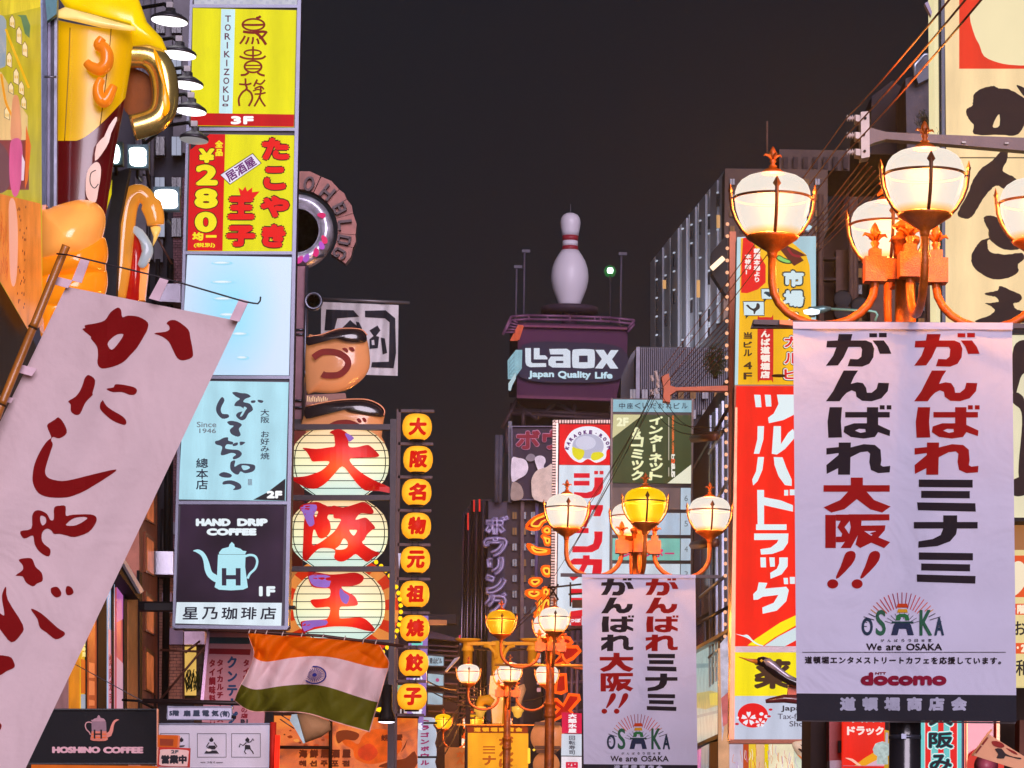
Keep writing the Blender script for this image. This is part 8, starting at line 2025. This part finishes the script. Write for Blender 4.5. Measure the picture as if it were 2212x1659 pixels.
# ================================================================== CLOTH BANNERS HUNG FROM THE LAMPS
def big_banner(pl, tf, lab, grp, c0=(226,224,248), short=False, ptf=None, inv=None):
    """design coordinates = those of the nearest banner"""
    t = thing('street_banner', lab, 'banner', pl.p(*tf(1950,1555)), grp)
    rip = lambda x, y: .020*math.sin((x-1713)*.0135+1.2+y*.0012)*min(1,(y-690)/300+.25) + .010*math.sin((x-1713)*.034+y*.003) + .003*math.sin(y*.05+x*.01)
    vs = []; NU, NV = 44,60
    m = MB(); CL_ = P(c0,.8,0,.04,2,.2,0,.3); FT = P((36,35,44),.75,0,.08,3,.2)
    L = lambda y: 1713+(y-697)*.0095; Rr = lambda y: 2186+(y-697)*.0115
    for j in range(NV+1):
        for i in range(NU+1):
            u, v = i/NU, j/NV; y = 697+v*858+u*(2 if v < .5 else 4); x = L(y)*(1-u)+Rr(y)*u
            m.v.append(tuple(pl.p(*tf(x, y), rip(x, y))))
    for j in range(NV):
        for i in range(NU):
            v = (j+.5)/NV; m.f.append((j*(NU+1)+i, j*(NU+1)+i+1,(j+1)*(NU+1)+i+1,(j+1)*(NU+1)+i)); m.m.append(m.mi(CL_ if v < (.93 if short else .935) else FT)); m.sm.append(True)
    cl_ = m.build('cloth', None, t)
    MB().slab(pl, [tf(*p) for p in ((1713,695),(2188,697),(2188,712),(1713,710))], .004,.03).build('top_hem', CL_, cl_)
    pr = Print(pl, .0035,.00004, tf=ptf or tf, ripple=(lambda x, y: rip(*inv(*ptf(x, y)))) if inv else rip, slices=((0,1713,2195,24),(1,700,1556,34)))
    RDm = P((150,8,8),.75,0,.08,3,.1); BKm = P((32,24,32),.75,0,.08,3,.1)
    G6 = lambda pts, dx=0, dy=0: [(x+dx, y+dy) for x, y in q('y6', *pts)]
    hira = [[(905,585),(990,585),(980,625),(1075,625),(1110,640),(1125,675),(1120,730),(1095,770),(1050,788),(960,785),(975,740),(1025,742),(1045,725),(1050,680),(1040,665),(965,665),(935,730),(900,780),(825,782),(870,720),(890,668),(828,668),(832,628),(898,625)],
            [(1115,625),(1185,625),(1215,665),(1232,708),(1160,708),(1145,665)], rect(1095,580,1143,605), rect(1155,578,1203,605),
            [(935,812),(1025,812),(1000,850),(980,895),(1020,885),(1055,890),(1075,920),(1080,950),(1110,950),(1140,925),(1150,888),(1218,890),(1210,940),(1170,985),(1110,1003),(1050,1000),(1015,975),(1010,945),(985,935),(955,950),(930,975),(910,1003),(825,1003),(870,940),(900,880)],
            [(848,1040),(925,1040),(918,1130),(925,1228),(840,1230),(835,1130)], rect(945,1070,1222,1104), [(1080,1040),(1150,1040),(1150,1070),(1080,1070)], rect(1160,1028,1190,1054), rect(1203,1028,1232,1054),
            [(905,1260),(980,1260),(975,1460),(900,1460)], [(828,1295),(905,1288),(905,1325),(828,1335)], [(828,1400),(900,1340),(980,1290),(1060,1270),(1130,1275),(1165,1305),(1170,1370),(1165,1400),(1180,1410),(1225,1405),(1222,1445),(1150,1450),(1105,1430),(1095,1380),(1100,1330),(1085,1315),(1040,1320),(980,1350),(900,1420),(830,1455)]]
    ba = ([(1080,1104),(1150,1104),(1150,1150),(1225,1185),(1222,1220),(1150,1195),(1130,1225),(1060,1235),(980,1225),(935,1195),(940,1160),(1000,1140),(1080,1140)], [(1005,1186),(1030,1174),(1070,1176),(1072,1194),(1040,1200)])
    for dx, m_ in ((0, BKm),(190.6, RDm)):
        for pts in hira: pr.poly(G6(pts, dx), m_)
        pr.poly(G6(ba[0], dx), m_, [G6(ba[1], dx)])
    g7 = lambda *pts: q('y7', *pts)
    for pts in (G6([(1403,1490),(1738,1492),(1738,1540),(1403,1536)]), G6([(1418,1560),(1720,1562),(1720,1607),(1418,1604)]), [(1981,1085),(2107,1087),(2108,1105),(1983,1102)],
                g7((1587,55),(1675,55),(1675,97),(1805,97),(1805,138),(1675,138),(1668,175),(1630,220),(1550,250),(1428,260),(1430,220),(1520,205),(1570,180),(1587,138),(1400,138),(1400,97),(1587,97)),
                g7((1432,290),(1775,295),(1775,340),(1432,336)), g7((1447,360),(1757,366),(1757,410),(1447,404)), g7((1419,430),(1792,440),(1790,488),(1420,476))): pr.poly(pts, BKm)
    pr.poly([(1838,1031.6),(1864,1031.6),(1864,1048),(1922,1048),(1922,1062),(1872,1062),(1888,1080),(1924,1094),(1906,1107),(1880,1100),(1851,1078),(1824,1100),(1796,1107),(1779,1096),(1815,1080),(1832,1062),(1779,1062),(1779,1048),(1838,1048)], RDm)
    for pts in (g7((838,52),(905,52),(905,262),(838,262)), g7((905,50),(990,50),(992,90),(960,130),(990,175),(985,215),(950,225),(906,225),(906,190),(940,190),(945,170),(915,130),(935,90),(906,88)), g7((985,48),(1245,48),(1245,86),(1068,88),(1066,120),(1220,118),(1215,150),(1175,195),(1250,225),(1212,262),(1130,228),(1060,262),(1030,240),(1045,180),(1000,262),(935,262),(985,190),(1000,130))): pr.poly(pts, RDm)
    pr.poly(g7((1085,155),(1160,155),(1130,185)), CL_)
    for dx in (0,155):
        pr.poly(smooth([(x+dx*.34028, y) for x, y in g7((970,292),(1000,280),(1025,290),(1030,320),(1005,368),(925,450),(905,447),(935,380),(955,322))], 2), RDm); cx, cy = q1('y7', 885+dx, 490); pr.ell(cx, cy, 12,10, RDm, 18)
    # emblem: sun rays, word, tower
    cx, cy = q1('y7', 1325,760)
    rays = [(150,18,60),(196,42,44),(206,84,40),(206,140,40),(60,60,70)]
    for k in range(25):
        a = math.pi*(k/24); am = abs(k-12)/12; c_ = rays[0] if am < .2 else rays[1] if am < .42 else rays[2] if am < .6 else rays[3] if am < .75 else rays[4]
        r1 = 78 if am < .8 else 86; ux, uy = -math.cos(a),-math.sin(a); r0_ = 46 if am < .55 else (62 if am < .9 else 76)
        if am < .12: r0_ = 58
        pr.poly(stroke([(cx+ux*r0_, cy+uy*r0_*.86),(cx+ux*r1, cy+uy*r1*.94)], 1.7), P(c_, .7))
        if 2 < k < 22 and k % 2: pr.poly(stroke([(cx+ux*22, cy+uy*16),(cx+ux*40, cy+uy*30)], 1.0), P((60,60,74),.7))
    bands = [(q1('y7', 0,680)[1], (200,150,40)),(q1('y7', 0,725)[1], (40,110,60)),(q1('y7', 0,765)[1], (36,50,76)),(q1('y7', 0,830)[1], (44,38,60))]
    for ch, x0, x1, y0 in (('O', 1068,1140,704),('S', 1158,1222,655),('K', 1436,1516,655),('A', 1530,1592,704)): pr.text(ch, *q1('y7', x0, y0), *q1('y7', x1,818), P((36,56,76) if ch in 'OA' else (40,90,66),.7),1.2)
    pr.poly(g7((1284,735),(1372,735),(1382,752),(1400,815),(1362,815),(1352,775),(1306,775),(1296,815),(1256,815),(1272,752)), P((36,46,74),.7)); pr.poly(g7((1262,728),(1396,728),(1400,740),(1256,740)), P((30,60,60),.7))
    pr.poly(g7((1290,690),(1310,680),(1345,680),(1366,690),(1372,722),(1346,722),(1340,700),(1318,700),(1312,722),(1284,722)), P((40,110,60),.7)); pr.poly(g7((1300,650),(1356,650),(1362,672),(1294,672)), P((206,150,30),.7)); pr.poly(g7((1298,615),(1358,615),(1364,640),(1290,640)), P((190,60,20),.7))
    for i, ch in enumerate('がんばろう日本!'): pr.text(ch, *q1('y7', 1190+i*43,840), *q1('y7', 1212+i*43,858), P((60,60,70),.7),.15)
    pr.text('We', *q1('y7', 1098,868), *q1('y7', 1196,912), BKm, .5); pr.text('are', *q1('y7', 1224,880), *q1('y7', 1320,912), BKm, .5); pr.text('OSAKA', *q1('y7', 1352,868), *q1('y7', 1580,912), BKm, .5)
    if short:
        for i, ch in enumerate('道頓堀商店会'): pr.ops.append(('T', ch, (*q1('y7', 1125+i*70,936), *q1('y7', 1180+i*70,990)), P((196,196,214),.7),1.0,0,0, pr.lay, 'em', None))
        pr.build('banner_print', cl_); return t
    pr.rect(*q1('y7', 692,922), *q1('y7', 1984,925.5), BKm)
    s_ = '道頓堀エンタメストリートカフェを応援しています。'
    for i, ch in enumerate(s_): pr.ops.append(('T', ch, (*q1('y7', 706+i*53.4,948+i*.2), *q1('y7', 757+i*53.4,998+i*.2)), BKm, .55,0,0, pr.lay, 'em', None))
    pr.lay += 1
    DC = P((130,6,44),.7)
    pr.text('docomo', *q1('y7', 1062,1050), *q1('y7', 1608,1136), DC, 3.0, bx=2.6); pr.text('NTT', *q1('y7', 1155,1050), *q1('y7', 1224,1066), DC, .4)
    for i, ch in enumerate('道頓堀商店会'): pr.ops.append(('T', ch, (*q1('y7', 926+i*141,1205), *q1('y7', 1036+i*141,1300)), P((170,170,190),.7),1.9,0,0, pr.lay, 'em', None))
    pr.lay += 1
    pr.build('banner_print', cl_)
    return t
id_tf = lambda x, y: (x, y)
pb1 = Plane(d=14.0)
b1 = big_banner(pb1, id_tf, 'largest white street banner, at right, with footer band fully in view', 'white street banners on lamps')
RODM = P((48,32,36),.45,.3)
MB().slab(pb1, [(1627,691),(2330,700),(2330,709),(1622,708)], .05,-.03).build('top_bar', RODM, b1)
MB().slab(pb1, [(1628,690),(1684,691),(1684,702),(1628,700)], .07,.02).build('bar_clamp', RODM, b1)
MB().slab(pb1, [(1684,691),(1712,692),(1712,703),(1684,700)], .03,.05).build('tie_plate', P((226,140,100),.5), b1)
MB().slab(pb1, [(1720,1554),(2194,1560),(2194,1563),(1722,1558)], .02,-.03).build('bottom_bar', RODM, b1)
s2x, s2y = 246/475.0,.511
tf2 = lambda x, y: (1257+(x-1713)*s2x, 1241.5+(y-697)*s2y)
def ptf2(x, y):
    if y > 1274: return (1376.7+(x-1947)*.767,1541+(y-1278)*.82)
    return (1298+(x-1784)*.5045,1250.3+(y-721.5)*.514 if y < 1031 else 1409.7+(y-1031)*.55)
pb2_ = Plane(d=26.1)
b2 = big_banner(pb2_, tf2, 'smaller white street banner on the second lamp, its foot cut by frame', 'white street banners on lamps', short=True, ptf=ptf2, inv=lambda x, y: (1713+(x-1257)/s2x, 697+(y-1241.5)/s2y))
MB().slab(pb2_, [(1211,1238),(1556,1242),(1556,1249),(1211,1245)], .06,-.05).build('top_bar', RODM, b2)
# third lamp crossbar
t = thing('lamp_crossbar', 'thin yellowish bar crossing the third lamp pole', 'bar', at(1190,1436,38.6))
MB().tube([at(1068,1436,38.6), at(1262,1438,38.6)], .022,8).build('bar', P((236,160,70),.4,.3), t)
# steel clamp on the nearest pole
t = thing('pole_clamp', 'pale steel band clamp on dark lamp pole under biggest banner', 'clamp', at(1950,1592,14.1))
px, py = 1950,1590
zc = at(px, py, 14.1).z
MB().lathe((lamps[0].location.x, lamps[0].location.y, 0), [(.092, zc-.012),(.1, zc-.012),(.1, zc+.012),(.092, zc+.012)], 24).build('band', STEELW, t)
MB().lathe((lamps[0].location.x, lamps[0].location.y, 0), [(.088,1.2),(.098,1.4),(.098, zc+.16),(.088, zc+.2)], 24).build('sleeve', P((38,36,42),.25,.3,.3,3,.1,.6), t)
MB().box((lamps[0].location.x-.02, lamps[0].location.y-.11, zc),(.03,.02,.03)).build('buckle', STEELW, t)

for L_ in lamps:
    print('LAMP', [tuple(round(t_, 1) for t_ in proj(L_.matrix_basis @ Vector((ARM*math.cos(math.pi/2*k_), ARM*math.sin(math.pi/2*k_), ZC)))) for k_ in range(4)])
flush_prints()
for o in list(bpy.data.objects):
    if o.type == 'MESH' and not o.data.polygons: print('EMPTY', o.name)
pass
# ---- faint haze added over the street to spread glow round the lamps and signs
HZ = bpy.data.materials.new('haze'); HZ.use_nodes = True; nt = HZ.node_tree; nt.nodes.remove(nt.nodes['Principled BSDF'])
pvn = nt.nodes.new('ShaderNodeVolumePrincipled'); pvn.inputs['Density'].default_value = HAZE; pvn.inputs['Color'].default_value = (.92,.92,.95,1); pvn.inputs['Anisotropy'].default_value = .82
nt.links.new(pvn.outputs[0], nt.nodes['Material Output'].inputs['Volume'])
MB().box((0,192,25),(150,440,53)).build('haze', HZ, kind='stuff')
